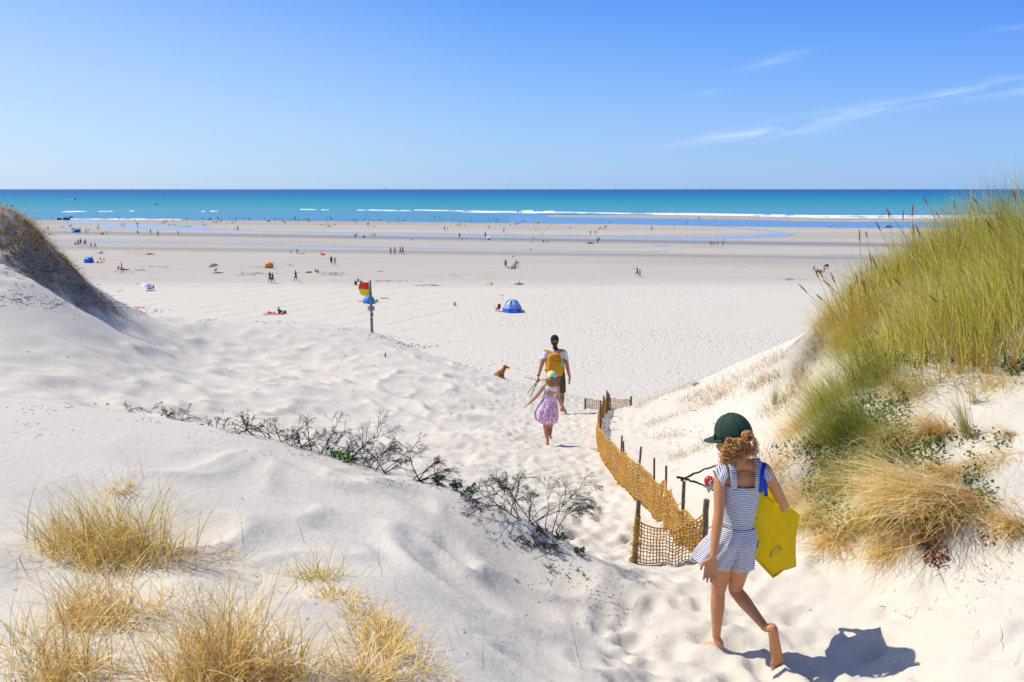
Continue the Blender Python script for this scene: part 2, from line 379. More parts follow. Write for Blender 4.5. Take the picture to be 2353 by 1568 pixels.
# trampled texture on the rest of the beach
vor = m.n('ShaderNodeTexVoronoi'); vor.inputs['Scale'].default_value = 1.9; m.l(pos, vor.inputs['Vector'])
pit = m.rng(vor.outputs['Distance'], .05, .42)
tramp = m.math('MULTIPLY', m.rng(Y, 34, 46), m.math('MULTIPLY', m.rng(Yw, 136, 118), m.math('SUBTRACT', 1.0, m.math('MULTIPLY', rk, .8))))
tramp = m.math('MULTIPLY', tramp, m.rng(m.noise(m.mapping(pos, (.045, .07, .07)), 1, 4, .6), .34, .62, .2, 1))
specks = m.math('MULTIPLY', m.rng(m.noise(m.mapping(pos, (.8, .8, .8)), 1, 5, .8), .60, .72), m.math('MULTIPLY', tramp, .55))
col = m.mix(specks, col, (.30, .275, .24))
wrack = m.math('MULTIPLY', m.math('EXPONENT', m.math('MULTIPLY', m.math('POWER', m.math('ABSOLUTE', m.math('DIVIDE', m.math('SUBTRACT', Yw, 137), 5)), 2), -1)), m.rng(m.noise(m.mapping(pos, (.35, .6, .6)), 1, 6, .8), .52, .68))
wrack = m.math('MULTIPLY', wrack, m.rng(X, 30, -10))
col = m.mix(m.math('MULTIPLY', wrack, .5), col, (.2, .18, .13))
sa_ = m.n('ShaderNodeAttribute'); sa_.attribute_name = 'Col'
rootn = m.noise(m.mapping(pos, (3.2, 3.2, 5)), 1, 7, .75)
col = m.mix(m.math('MULTIPLY', m.rng(m.math('ADD', m.math('MULTIPLY', sa_.outputs['Fac'], 1.0), m.math('MULTIPLY', m.math('SUBTRACT', rootn, .5), 1.8)), .40, .62), .85), col, m.mix(m.rng(rootn, .4, .65), (.30, .255, .20), (.50, .445, .37)))  # brown-grey soil tint, with the left bank's shade mixed into the colour
# bumps
h = m.math('ADD', m.math('MULTIPLY', grain, .0009), m.math('MULTIPLY', mid, .010))
h = m.math('ADD', h, m.math('MULTIPLY', m.math('MULTIPLY', rootn, sa_.outputs['Fac']), .30))
h = m.math('ADD', h, m.math('MULTIPLY', m.noise(m.mapping(pos, (26, 70, 26), (0, 0, .5)), 1, 3), m.rng(Y, 30, 8, 0, .0012)))
h = m.math('ADD', h, m.math('MULTIPLY', m.math('MULTIPLY', pit, tramp), .10))
h = m.math('ADD', h, m.math('MULTIPLY', ln, -.06))
h = m.math('ADD', h, m.math('MULTIPLY', m.math('MULTIPLY', m.noise(m.mapping(pos, (.25, 1.1, 1)), 1, 4), m.rng(Y, 120, 160)), .05))
nrm = m.bump(h, 1.0, 1.0)
rough = m.rng(wet, .2, .9, .95, .35)
bs_ = m.pbsdf(col, rough, .1, nrm); m.l(m.math('ADD', .08, m.math('MULTIPLY', wet, .35)), bs_.node.inputs['Specular IOR Level']); sand = m.done(bs_)
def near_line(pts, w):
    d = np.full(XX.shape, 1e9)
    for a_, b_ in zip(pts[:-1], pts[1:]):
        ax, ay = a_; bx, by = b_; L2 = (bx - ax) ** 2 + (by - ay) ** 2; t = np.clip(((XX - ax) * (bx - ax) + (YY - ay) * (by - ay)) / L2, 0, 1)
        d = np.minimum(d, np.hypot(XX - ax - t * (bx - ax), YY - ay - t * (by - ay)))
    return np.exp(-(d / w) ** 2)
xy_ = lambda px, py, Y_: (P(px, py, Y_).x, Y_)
soil = near_line([xy_(45, 598, 18.3), xy_(110, 625, 19.4), xy_(160, 655, 20.2), xy_(225, 690, 21.2)], .52)  # left bank: soil stain plus painted-in shade on the dark face
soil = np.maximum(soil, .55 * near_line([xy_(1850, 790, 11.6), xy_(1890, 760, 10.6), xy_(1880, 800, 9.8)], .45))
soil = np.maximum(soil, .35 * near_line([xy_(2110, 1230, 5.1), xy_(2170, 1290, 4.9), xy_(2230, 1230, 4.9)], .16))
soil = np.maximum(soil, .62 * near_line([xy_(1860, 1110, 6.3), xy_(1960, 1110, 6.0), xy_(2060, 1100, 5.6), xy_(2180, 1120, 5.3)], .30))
soil_shade_c = np.repeat(soil.reshape(-1, 1), 4, 1); soil_shade_c[:, 3] = 1
ground = obj('sand_ground', mesh_np('sand_ground', np.stack([XX, YY, ZZ], -1).reshape(-1, 3), faces, sand, col=soil_shade_c)); tag(ground, kind='structure')

# ------------------------------------------------------------------ sea, channel, tidal streams
def strip(name, xs, near, far, mat, z=.03, rows=1):
    """water sheet between two shore lines given at the same stations"""
    v = []
    for i in range(len(near)):
        for r in range(rows + 1):
            t = r / rows; a, b = near[i], far[i]
            ka = a.y * (b.y / a.y) ** t; f = (ka - a.y) / max(1e-6, b.y - a.y)
            v.append((a.x + (b.x - a.x) * f, a.y + (b.y - a.y) * f, z))
    R = rows + 1
    f = [(i * R + r, (i + 1) * R + r, (i + 1) * R + r + 1, i * R + r + 1) for i in range(len(near) - 1) for r in range(rows)]
    return obj(name, mesh_np(name, v, np.array(f), mat))
m = NT('sea_water'); geo = m.n('ShaderNodeNewGeometry'); pos = geo.outputs['Position']
sp = m.n('ShaderNodeSeparateXYZ'); m.l(pos, sp.inputs[0]); X, Y, Z = sp.outputs
lg = m.math('LOGARITHM', Y, 10)
n1 = m.noise(m.mapping(pos, (.0011, .006, .01)), 1, 5, .6); lg2 = m.math('ADD', lg, m.math('MULTIPLY', m.math('SUBTRACT', n1, .5), .10))
lg2 = m.math('SUBTRACT', lg2, m.math('MULTIPLY', X, .00002))
fac = m.math('DIVIDE', m.math('SUBTRACT', lg2, 2.5), 1.6)
def sc(*c): return tuple(v * .86 for v in L(c))
colr = m.ramp(fac, [(0.0, sc(104, 150, 186)), (.09, sc(96, 156, 186)), (.17, sc(86, 160, 182)), (.24, sc(56, 156, 172)), (.36, sc(30, 142, 168)), (.50, sc(16, 122, 162)), (.62, sc(20, 108, 172)), (.85, sc(26, 92, 156)), (1.0, sc(60, 110, 165))])
chop = m.noise(m.mapping(pos, (.12, .5, .5)), 1, 6, .7); swell = m.noise(m.mapping(pos, (.01, .06, .06)), 1, 4, .6)
colr = m.mix(m.rng(chop, .3, .75, 0, .22), colr, tuple(v * .55 for v in L((20, 110, 150))))
cap = m.math('MULTIPLY', m.rng(m.noise(m.mapping(pos, (.035, .14, .1)), 1, 6, .75), .735, .765), m.rng(Y, 380, 900, .9, .55))
colr = m.mix(cap, colr, (.75, .8, .82))
nrm = m.bump(m.math('ADD', m.math('MULTIPLY', chop, .25), m.math('MULTIPLY', swell, .5)), .6, 1.0)
dif = m.n('ShaderNodeBsdfDiffuse'); m.l(colr, dif.inputs[0]); gls = m.n('ShaderNodeBsdfGlossy'); gls.inputs['Roughness'].default_value = .22; gls.inputs['Color'].default_value = (1, 1, 1, 1); m.l(nrm, gls.inputs['Normal'])
mx = m.n('ShaderNodeMixShader'); m.put(mx.inputs[0], .13); m.l(dif.outputs[0], mx.inputs[1]); m.l(gls.outputs[0], mx.inputs[2])
sea_m = m.done(mx.outputs[0])
def interp_px(tab, x):
    return float(np.interp(x, [t[0] for t in tab], [t[1] for t in tab]))
SHORE = [(-1500, 508), (150, 506.5), (344, 505), (690, 505.6), (900, 507.2), (1034, 509), (1232, 511), (1436, 513), (1647, 519.7), (1862, 523.7), (2010, 526.4), (3800, 540)]
SURF = [(1171, 492), (1378, 492.5), (1588, 490.9), (1647, 494), (1840, 498.5), (2010, 501), (3800, 512)]
BARN = [(1171, 495), (1378, 498.3), (1647, 503.6), (1862, 510), (2010, 512.8), (3800, 526)]
rr = random.Random(3)
near, far = [], []
xsL = list(np.arange(-1500, 1171, 7)) + [1171.0]
jit = lambda x, a: a * (vnoise(np.array([x * .021]), np.array([a * 7.0]))[0] - .5) + a * .5 * (vnoise(np.array([x * .09]), np.array([a * 3.0]))[0] - .5)
for x in xsL: near.append(PB(x, interp_px(SHORE, x) + jit(x, 1.6), .03)); d = near[-1]; far.append(Vector((d.x / d.y * 40000, 40000, .03)))
xsR = [1171.3] + list(np.arange(1178, 3800, 7))
for x in xsR: near.append(PB(x, interp_px(SURF, x) + jit(x, 1.2), .03)); d = near[-1]; far.append(Vector((d.x / d.y * 40000, 40000, .03)))
sea = strip('sea_water', None, near, far, sea_m, .03, 14); tag(sea, kind='structure')
# shallow water: reflects the sky
m = NT('shallow_water'); geo = m.n('ShaderNodeNewGeometry'); pos = geo.outputs['Position']
nn_ = m.noise(m.mapping(pos, (.1, .6, .5)), 1, 5, .6)
cl = m.mix(nn_, sc(74, 132, 182), sc(110, 160, 196))
s_ = m.pbsdf(cl, .25, .5, m.bump(nn_, .12, .5)); shal_m = m.done(s_)
cn, cf = [], []
for x in xsR:
    cn.append(PB(x, interp_px(SHORE, x) + jit(x + 99, 1.4), .03)); cf.append(PB(x, interp_px(BARN, x) + jit(x + 33, 1.2) if x > 1260 else interp_px(SURF, x) + .25, .03))
ch = strip('channel_water', None, cn, cf, shal_m, .034, 3); tag(ch, kind='structure')
def stream(name, pts, mat, z=.03, seed=0):
    """ribbon along pixel stations (px, py, half thickness px) laid on the beach plane"""
    pts = np.array(pts, float); t = np.concatenate([[0], np.cumsum(np.hypot(np.diff(pts[:, 0]), np.diff(pts[:, 1]) * 3))])
    tt = np.arange(0, t[-1], 5.0); px = np.interp(tt, t, pts[:, 0]); py = np.interp(tt, t, pts[:, 1]); hw = np.interp(tt, t, pts[:, 2])
    k = np.ones(9) / 9; pad = lambda a: np.convolve(np.pad(a, 4, 'edge'), k, 'valid')
    px, py = pad(px), pad(py)
    cen = [PB(a, b, z) for a, b in zip(px, py)]; v = []
    for i, c in enumerate(cen):
        d = (cen[min(i + 1, len(cen) - 1)] - cen[max(i - 1, 0)]); d.normalize(); nrm_ = Vector((-d.y, d.x, 0))
        a = abs(PB(px[i], py[i] + hw[i], z).y - PB(px[i], py[i] - hw[i], z).y) * .5
        n1_ = .45 + 1.1 * vnoise(np.array([i * .23 + seed]), np.array([1.5]))[0]; n2_ = .45 + 1.1 * vnoise(np.array([i * .23 + seed]), np.array([8.5]))[0]
        end = min(1, (i + .3) / 6, (len(cen) - 1 - i + .3) / 6)
        sx = abs(nrm_.y) + .25 * abs(nrm_.x)
        v += [c + nrm_ * a * n1_ * end * sx, c - nrm_ * a * n2_ * end * sx]
    f = [(2 * i, 2 * i + 1, 2 * i + 3, 2 * i + 2) for i in range(len(cen) - 1)]
    o = obj(name, mesh_np(name, [tuple(a) for a in v], f, mat)); tag(o, kind='structure'); return o
m = NT('stream_water'); geo = m.n('ShaderNodeNewGeometry'); nn_ = m.noise(m.mapping(geo.outputs['Position'], (.3, 1.2, .5)), 1, 4, .6)
s_ = m.pbsdf(m.mix(nn_, sc(136, 158, 188), sc(180, 190, 204)), .22, .5, m.bump(nn_, .1, .3)); str_m = m.done(s_)
stream('tidal_stream', [(128, 511, .8), (160, 510.5, 2), (242, 514.8, 1.4), (344, 522, 3.2), (402, 525, 3.4), (470, 527.5, 1.6), (560, 529, 1.0), (689, 531.3, 1.3), (860, 534, 1.6), (1034, 536, 1.9), (1232, 539.6, 1.7), (1378, 541.3, 1.8), (1553, 544.8, 2.2), (1647, 546.5, 2.6), (1741, 543.8, 2.6), (1812, 538.8, 2.4), (1800, 535.5, 2.0), (1754, 529.5, 1.2), (1701, 526, .8), (1655, 520, .6)], str_m, .02, 1)
stream('tidal_stream', [(110, 553, .6), (210, 554, 1.1), (345, 555.3, 1.2), (500, 558.6, 1.3), (640, 562, 1.3), (747, 564.6, 1.5), (887, 567.3, 1.2), (1041, 570.5, .8), (1130, 571.5, .35), (1231, 573.8, .9), (1436, 576.6, .9), (1500, 577.6, .8), (1553, 574.6, .6)], str_m, .02, 5)
stream('tidal_stream', [(1486, 561.6, .5), (1520, 563.4, 1.2), (1558, 565.6, .4)], str_m, .02, 9)
stream('tidal_stream', [(1540, 552, .3), (1600, 553.2, .8), (1672, 554.6, .3)], str_m, .02, 12)
stream('tidal_stream', [(1880, 586.6, .4), (1940, 587.6, 1.0), (2060, 589.4, .8)], str_m, .02, 15)
stream('tidal_stream', [(380, 517, .5), (440, 519, 1.6), (500, 521, .8)], str_m, .02, 18)

# surf: low rolls of white water
foam_m = simple('surf_foam', (.82, .86, .88), .9, .1, .12, .7)
def foam(pts, seed):
    pts = np.array(pts, float); px = np.arange(pts[0, 0], pts[-1, 0], 3.0); py = np.interp(px, pts[:, 0], pts[:, 1]); hw = np.interp(px, pts[:, 0], pts[:, 2])
    v, f = [], []
    for i in range(len(px)):
        n_ = vnoise(np.array([i * .17 + seed]), np.array([.5]))[0]; n2 = vnoise(np.array([i * .6 + seed]), np.array([4.5]))[0]
        w = hw[i] * max(.08, (n_ * 1.5 - .15 + .4 * (n2 - .5)))
        a = PB(px[i], py[i] + w * .5, .05); b = PB(px[i], py[i] - w * .5, .05); c = (a + b) / 2
        h = .12 + .35 * min(1, w)
        v += [(a.x, a.y, .04), (c.x, c.y, .04 + h), (b.x, b.y, .04)]
    f = [(3 * i + k, 3 * i + k + 1, 3 * i + 4 + k, 3 * i + 3 + k) for i in range(len(px) - 1) for k in (0, 1)]
    return v, f
fv, ff = [], []
for pts, sd in (([(820, 481, .4), (850, 480.6, 2.2), (910, 482, 2), (920, 483, .5)], 1), ([(921, 482, 1.6), (948, 482.4, .8)], 2), ([(952, 480.5, 1.8), (1091, 483.4, 3), (1200, 485, 3.2), (1330, 487, 3.0), (1440, 489.6, 3), (1588, 490.7, 3.4), (1740, 494.6, 3.3), (1860, 497.5, 3.8), (2010, 499.6, 3.4), (2200, 502, 3.6), (2900, 508, 5)], 3),
                ([(1198, 482.9, 2), (1228, 482.6, 2)], 4), ([(1250, 484.2, 2), (1276, 484, 2)], 5), ([(1060, 485.8, .8), (1240, 487.6, 1.2)], 6), ([(141, 489, .9), (178, 488, 1.3), (200, 487.4, 1.2)], 7), ([(226, 487.2, .8), (260, 486.5, 1.0)], 8), ([(296, 485.6, 1.2), (310, 485.6, 1.5)], 9),
                ([(462, 485.6, 1.2), (474, 485.6, 1.3)], 10), ([(483, 484.9, 1.9), (503, 484.7, 1.9)], 11), ([(738, 480.5, 1.6), (758, 480.3, 1.6)], 12), ([(120, 505.4, .7), (300, 504.6, .9), (420, 504.4, .8)], 13), ([(690, 479.8, .8), (730, 479.9, 1)], 14),
                ([(1500, 491.5, 1), (1700, 496, 1.4), (1900, 502, 1.5), (2300, 508, 1.5)], 15)):
    v, f = foam(pts, sd * 7.7); o0 = len(fv); fv += v; ff += [tuple(a + o0 for a in q) for q in f]
fo = obj('surf_foam', mesh_np('surf_foam', fv, ff, foam_m)); tag(fo, 'white broken surf rolling in along the shallows', 'surf', kind='stuff')

# ------------------------------------------------------------------ solid bodies: round cones and ellipsoids fused into one skin
def _ring_frame(d):
    d = d.normalized(); a = Vector((0, 0, 1)) if abs(d.z) < .9 else Vector((1, 0, 0))
    u = d.cross(a).normalized(); return u, d.cross(u).normalized()
def add_cone(V, Fc, a, b, ra, rb, n=14):
    a = Vector(a); b = Vector(b); d = b - a
    if d.length < 1e-6: return
    u, w = _ring_frame(d); dn = d.normalized(); rings = []
    for t, c, r, ex in [(0, a, ra, -1)] + [(1, b, rb, 1)]:
        pass
    prof = [(a, ra, -math.pi / 2), (a, ra, -math.pi / 4), (a, ra, 0), (b, rb, 0), (b, rb, math.pi / 4), (b, rb, math.pi / 2)]
    base = len(V)
    for k, (c, r, ang) in enumerate(prof):
        cc = c + dn * (r * math.sin(ang)); q = r * math.cos(ang)
        if k in (0, 5): V.append(tuple(cc)); continue
        for i in range(n):
            t = 2 * math.pi * i / n; V.append(tuple(cc + u * (q * math.cos(t)) + w * (q * math.sin(t))))
    s = base + 1
    for i in range(n): Fc.append((base, s + (i + 1) % n, s + i))
    for k in range(3):
        for i in range(n):
            j = (i + 1) % n; Fc.append((s + k * n + i, s + k * n + j, s + (k + 1) * n + j, s + (k + 1) * n + i))
    last = s + 4 * n
    for i in range(n): Fc.append((last, s + 3 * n + i, s + 3 * n + (i + 1) % n))
def add_ell(V, Fc, c, r, rot=None, n=18):
    c = Vector(c); base = len(V); m_ = n // 2
    def put(p):
        p = Vector(p)
        if rot is not None: p = rot @ p
        V.append(tuple(c + p))
    put((0, 0, r[2]))
    for k in range(1, m_):
        ph = math.pi * k / m_
        for i in range(n):
            t = 2 * math.pi * i / n; put((r[0] * math.sin(ph) * math.cos(t), r[1] * math.sin(ph) * math.sin(t), r[2] * math.cos(ph)))
    put((0, 0, -r[2])); s = base + 1; last = len(V) - 1
    for i in range(n): Fc.append((base, s + i, s + (i + 1) % n))
    for k in range(m_ - 2):
        for i in range(n):
            j = (i + 1) % n; Fc.append((s + k * n + i, s + (k + 1) * n + i, s + (k + 1) * n + j, s + k * n + j))
    for i in range(n): Fc.append((s + (m_ - 2) * n + i, last, s + (m_ - 2) * n + (i + 1) % n))
def fused(name, chains, ells, voxel, mat, smooth=4):
    V, Fc = [], []
    for ch in chains:
        for (a, ra), (b, rb) in zip(ch[:-1], ch[1:]): add_cone(V, Fc, a, b, ra, rb)
    for e in ells: add_ell(V, Fc, e[0], e[1], e[2] if len(e) > 2 else None)
    me = bpy.data.meshes.new(name); me.from_pydata(V, [], Fc); me.update()
    o = bpy.data.objects.new('tmp', me); C.objects.link(o)
    r = o.modifiers.new('r', 'REMESH'); r.mode = 'VOXEL'; r.voxel_size = voxel
    if smooth:
        s_ = o.modifiers.new('s', 'SMOOTH'); s_.factor = .5; s_.iterations = smooth
    dg = bpy.context.evaluated_depsgraph_get(); ev = o.evaluated_get(dg)
    out_ = bpy.data.meshes.new_from_object(ev); out_.name = name
    bpy.data.objects.remove(o); bpy.data.meshes.remove(me)
    out_.polygons.foreach_set('use_smooth', np.ones(len(out_.polygons), dtype=bool)); out_.materials.clear()
    if mat: out_.materials.append(mat)
    return out_
def loft(name, rings, mat, closed=True, uvper=1.0, thick=0.0, parent=None, caps=False, mul=None):
    """rings: list of lists of points with equal counts; uv v runs along the loft in metres"""
    n = len(rings[0]); V = [tuple(p) for r in rings for p in r]; uv = []; d = 0
    acc = np.zeros(n); U = []
    for k, r in enumerate(rings):
        if k: acc = acc + np.array([(Vector(r[i]) - Vector(rings[k - 1][i])).length for i in range(n)])
        mean = acc.mean()
        for i in range(n): uv.append((i / n, mean * .6 + acc[i] * .4))
    Fc = []
    for k in range(len(rings) - 1):
        for i in range(n if closed else n - 1):
            j = (i + 1) % n; Fc.append((k * n + i, k * n + j, (k + 1) * n + j, (k + 1) * n + i))
    if caps:
        Fc.append(tuple(range(n))[::-1]); Fc.append(tuple((len(rings) - 1) * n + i for i in range(n)))
    me = mesh_np(name, V, Fc, mat, uv=uv); o = obj(name, me, parent)
    if thick:
        s_ = o.modifiers.new('solid', 'SOLIDIFY'); s_.thickness = thick; s_.offset = 0
    return o
def ell_ring(c, rx, ry, n=48, tilt=(0, 0), ruf=0.0, nf=9, ph=0.0, a0=0.0, a1=2 * math.pi, rz=0.0):
    c = Vector(c); pts = []
    for i in range(n):
        t = a0 + (a1 - a0) * i / (n if abs(a1 - a0 - 2 * math.pi) < 1e-6 else n - 1)
        k = 1 + ruf * math.sin(nf * t + ph) + ruf * .5 * math.sin(nf * 1.7 * t + ph * 2.3)
        x = rx * math.cos(t) * k; y = ry * math.sin(t) * k
        xr = x * math.cos(rz) - y * math.sin(rz); yr = x * math.sin(rz) + y * math.cos(rz)
        pts.append(c + Vector((xr, yr, xr * tilt[0] + yr * tilt[1])))
    return pts
def tube(V, Fc, pts, rad, n=5):
    """append a tapered tube; rad is a number or list"""
    pts = [Vector(p) for p in pts]; base = len(V)
    if isinstance(rad, (int, float)): rad = [rad] * len(pts)
    for k, p in enumerate(pts):
        d = pts[min(k + 1, len(pts) - 1)] - pts[max(k - 1, 0)]
        if d.length < 1e-9: d = Vector((0, 0, 1))
        u, w = _ring_frame(d)
        for i in range(n):
            t = 2 * math.pi * i / n; V.append(tuple(p + u * rad[k] * math.cos(t) + w * rad[k] * math.sin(t)))
    for k in range(len(pts) - 1):
        for i in range(n):
            j = (i + 1) % n; Fc.append((base + k * n + i, base + k * n + j, base + (k + 1) * n + j, base + (k + 1) * n + i))
    Fc.append(tuple(base + i for i in range(n))[::-1]); Fc.append(tuple(base + (len(pts) - 1) * n + i for i in range(n)))
def tubes_obj(name, paths, mat, parent=None, n=6, loc=None):
    V, Fc = [], []
    for pts, r in paths: tube(V, Fc, pts, r, n)
    return obj(name, mesh_np(name, V, Fc, mat), parent, loc)
def box_vf(V, Fc, c, s, rot=None):
    b = len(V)
    for dx in (-.5, .5):
        for dy in (-.5, .5):
            for dz in (-.5, .5):
                p = Vector((dx * s[0], dy * s[1], dz * s[2]))
                if rot is not None: p = rot @ p
                V.append(tuple(Vector(c) + p))
    for f in ((0, 1, 3, 2), (4, 6, 7, 5), (0, 4, 5, 1), (2, 3, 7, 6), (0, 2, 6, 4), (1, 5, 7, 3)): Fc.append(tuple(b + i for i in f))
def bevel(o, w, seg=2):
    b = o.modifiers.new('bevel', 'BEVEL'); b.width = w; b.segments = seg; b.limit_method = 'ANGLE'; return o
def centred(o, root):
    """put a part built in world coordinates under its thing, which stands at its base"""
    o.parent = root; o.location = -root.location
    return o
def hand(palm, tipdir, side, out_, s=1.0, curl=.5, spread=.1):
    """chains for a palm with five fingers. palm: wrist point, tipdir: unit along fingers, side: towards the thumb, out_: palm normal"""
    td = Vector(tipdir).normalized(); sd = Vector(side); sd = (sd - td * sd.dot(td)).normalized(); pn = td.cross(sd).normalized()
    if pn.dot(Vector(out_)) < 0: pn = -pn
    w = Vector(palm); ch = []
    for k, (off, ln) in enumerate(((.027, .066), (.009, .074), (-.009, .069), (-.026, .054))):
        a = w + td * .012 * s + sd * off * .55 * s; b = w + td * .075 * s + sd * off * s
        ch.append([(a, .012 * s), (b, .0105 * s)])
        d = (td + sd * (off * spread * 12)).normalized(); c1 = curl * (1 + .15 * k)
        p1 = b + d * ln * .45 * s; d2 = (d * math.cos(c1) + pn * math.sin(c1)); p2 = p1 + d2 * ln * .32 * s
        d3 = (d * math.cos(c1 * 1.8) + pn * math.sin(c1 * 1.8)); p3 = p2 + d3 * ln * .26 * s
        ch.append([(b, .0095 * s), (p1, .0085 * s), (p2, .0078 * s), (p3, .0068 * s)])
    t0 = w + td * .022 * s + sd * .020 * s; t1 = t0 + (td * .6 + sd * .8).normalized() * .032 * s; t2 = t1 + (td * .9 + sd * .35 + pn * .2).normalized() * .026 * s; t3 = t2 + (td + pn * .3).normalized() * .018 * s
    ch.append([(t0, .012 * s), (t1, .0105 * s), (t2, .009 * s), (t3, .0075 * s)])
    return ch
def foot(heel, ball, up, side, s=1.0):
    """heel, ball: points at the sole; up: away from the sole; side: towards the big toe"""
    h = Vector(heel); b = Vector(ball); up = Vector(up).normalized(); d = (b - h).normalized(); sd = Vector(side); sd = (sd - d * sd.dot(d) - up * sd.dot(up)).normalized()
    ch = [[(h + up * .026 * s, .026 * s), (h.lerp(b, .4) + up * .028 * s, .024 * s), (b + up * .018 * s + sd * .012 * s, .0195 * s)],
          [(h + up * .024 * s, .025 * s), (h.lerp(b, .5) + up * .018 * s - sd * .010 * s, .019 * s), (b + up * .014 * s - sd * .020 * s, .0155 * s)],
          [(b + up * .016 * s + sd * .02 * s, .0165 * s), (b + up * .012 * s - sd * .026 * s, .013 * s)]]
    for k, (off, ln, r) in enumerate(((.026, .048, .0115), (.009, .044, .0078), (-.004, .038, .0072), (-.016, .032, .0068), (-.028, .025, .0064))):
        a = b + sd * off * s + up * .012 * s; ch.append([(a, r * s * 1.1), (a + d * ln * s - up * .003 * s, r * s)])
    return ch

def skin(name, rgb, zsand=None):
    m = NT(name); tcn = m.n('ShaderNodeTexCoord'); v = tcn.outputs['Object']
    c = m.mix(m.noise(v, 9, 4, .6), tuple(x * .86 for x in rgb), tuple(min(1, x * 1.12) for x in rgb))
    c = m.mix(m.rng(m.noise(v, 26, 5, .65), .48, .72, 0, .45), c, (rgb[0] * .80, rgb[1] * .58, rgb[2] * .55))
    if zsand:
        g_ = m.n('ShaderNodeNewGeometry'); sz = m.n('ShaderNodeSeparateXYZ'); m.l(g_.outputs['Position'], sz.inputs[0])
        c = m.mix(m.math('MULTIPLY', m.rng(m.math('ADD', sz.outputs['Z'], m.math('MULTIPLY', m.noise(v, 60, 4, .7), .10)), zsand + .11, zsand + .05), .30), c, (.66, .60, .50))
    return m.done(m.pbsdf(c, .48, .4, m.bump(m.noise(v, 160, 3), .12, .002), Subsurface_Weight=.12, Subsurface_Scale=.01))
SK_TAN = skin('tanned_skin', (.58, .265, .115), 12.31); SK_MOM = skin('sunned_skin', (.46, .21, .115)); SK_KID = skin('fair_skin', (.55, .27, .17))

# ================================================================== girl with the yellow bag
def stripes(name, per=.0115, fracw=.34):
    m = NT(name); u = m.n('ShaderNodeUVMap'); u.uv_map = 'UVMap'; sp = m.n('ShaderNodeSeparateXYZ'); m.l(u.outputs[0], sp.inputs[0])
    tcn = m.n('ShaderNodeTexCoord'); v = tcn.outputs['Object']
    w = m.math('ADD', sp.outputs['Y'], m.math('MULTIPLY', m.math('SUBTRACT', m.noise(v, 16, 3), .5), .010))
    f = m.math('FRACT', m.math('DIVIDE', w, per)); s = m.math('SUBTRACT', m.rng(f, 0, .06), m.rng(f, fracw, fracw + .06))
    c = m.mix(s, (.80, .80, .82), (.02, .03, .13))
    h = m.math('ADD', m.math('MULTIPLY', m.noise(m.mapping(v, (14, 14, 5)), 1, 4), .012), m.math('MULTIPLY', m.noise(v, 300, 2), .0006))
    sh = m.pbsdf(c, .85, .2, m.bump(h, 1, 1.0))
    t = m.n('ShaderNodeBsdfTranslucent'); m.l(c, t.inputs[0]); mx = m.n('ShaderNodeMixShader'); mx.inputs[0].default_value = .14; m.l(sh, mx.inputs[1]); m.l(t.outputs[0], mx.inputs[2])
    return m.done(mx.outputs[0])
STR = stripes('striped_cotton')
GY0 = 4.30
groot = empty('person', P(1657, 1489, 4.33), 'girl walking away in a navy striped playsuit and dark green cap, barefoot in the foreground', 'person')
Rg = 1 / 1830 * 4.3 / .98  # metres per photo-view pixel at her distance
def gp(px, py, dy=0.0): return P(px, py, GY0 + dy)
# joints
hipL, kneL, ankL = gp(1664, 1262, .02), gp(1650, 1362, .03), gp(1646, 1464, .04)
hipR, kneR, ankR = gp(1706, 1262, -.01), gp(1689, 1356, .07), gp(1759, 1443, -.14)
heelL = P(1652, 1492, 4.325); ballL = P(1618, 1466, 4.44)
heelL.z = gz(heelL.x, heelL.y) - .004; ballL.z = gz(ballL.x, ballL.y) - .006
heelR = gp(1780, 1452, -.235); ballR = gp(1788, 1524, -.235)
shL, elL, wrL = gp(1655, 1086, .0), gp(1652, 1178, -.07), gp(1638, 1281, -.15)
shR, elR, wrR = gp(1757, 1078, -.01), gp(1802, 1163, .075), gp(1775, 1185, .30)
chest, waist, pelv, neck, head = gp(1703, 1112), gp(1699, 1198, .005), gp(1690, 1246, .01), gp(1700, 1056, .0), gp(1683, 1002, .015)
facing = Vector((-.92, .38, -.10)).normalized(); fright = facing.cross(Vector((0, 0, 1))).normalized(); fup = fright.cross(facing).normalized()
FR = Matrix((fright, facing, fup)).transposed()   # columns: right, forward, up
def hd(x, y, z): return head + FR @ Vector((x, y, z))
chains = [
 [(hipL, .072), (hipL.lerp(kneL, .45), .060), (kneL, .040), (kneL.lerp(ankL, .3), .0415), (kneL.lerp(ankL, .62), .032), (ankL, .0235), (heelL + Vector((0.004, 0, .028)), .026)],
 [(hipR, .066), (hipR.lerp(kneR, .45), .060), (kneR, .040), (kneR.lerp(ankR, .3), .0415), (kneR.lerp(ankR, .62), .032), (ankR, .0235), (heelR + Vector((-.012, .03, .004)), .026)],
 [(shL, .036), (shL.lerp(elL, .5), .034), (elL, .029), (elL.lerp(wrL, .3), .030), (wrL, .0195)],
 [(shR, .036), (shR.lerp(elR, .5), .033), (elR, .028), (elR.lerp(wrR, .3), .029), (wrR, .0195)],
 [(neck - Vector((0, 0, .03)), .042), (neck + Vector((0, .006, .05)), .038), (hd(0, -.02, -.05), .045)],
 [(gp(1664, 1084), .036), (neck - Vector((0, 0, .02)), .040), (gp(1748, 1076), .036)],
 [(gp(1670, 1100), .042), (gp(1742, 1098), .042)]]
chains += hand(wrL, (-.10, .02, -1), (-.9, .25, 0), (.2, -1, 0), .98, .20, .22)
chains += hand(wrR, (-.6, .5, -.1), (0, 0, 1), (-.5, -.6, 0), .86, 1.2)
chains += foot(heelL, ballL, (0, 0, 1), (.6, .5, 0), .90)
chains += foot(heelR, ballR, (-.10, 1, .15), (-1, 0, 0), 1.08)
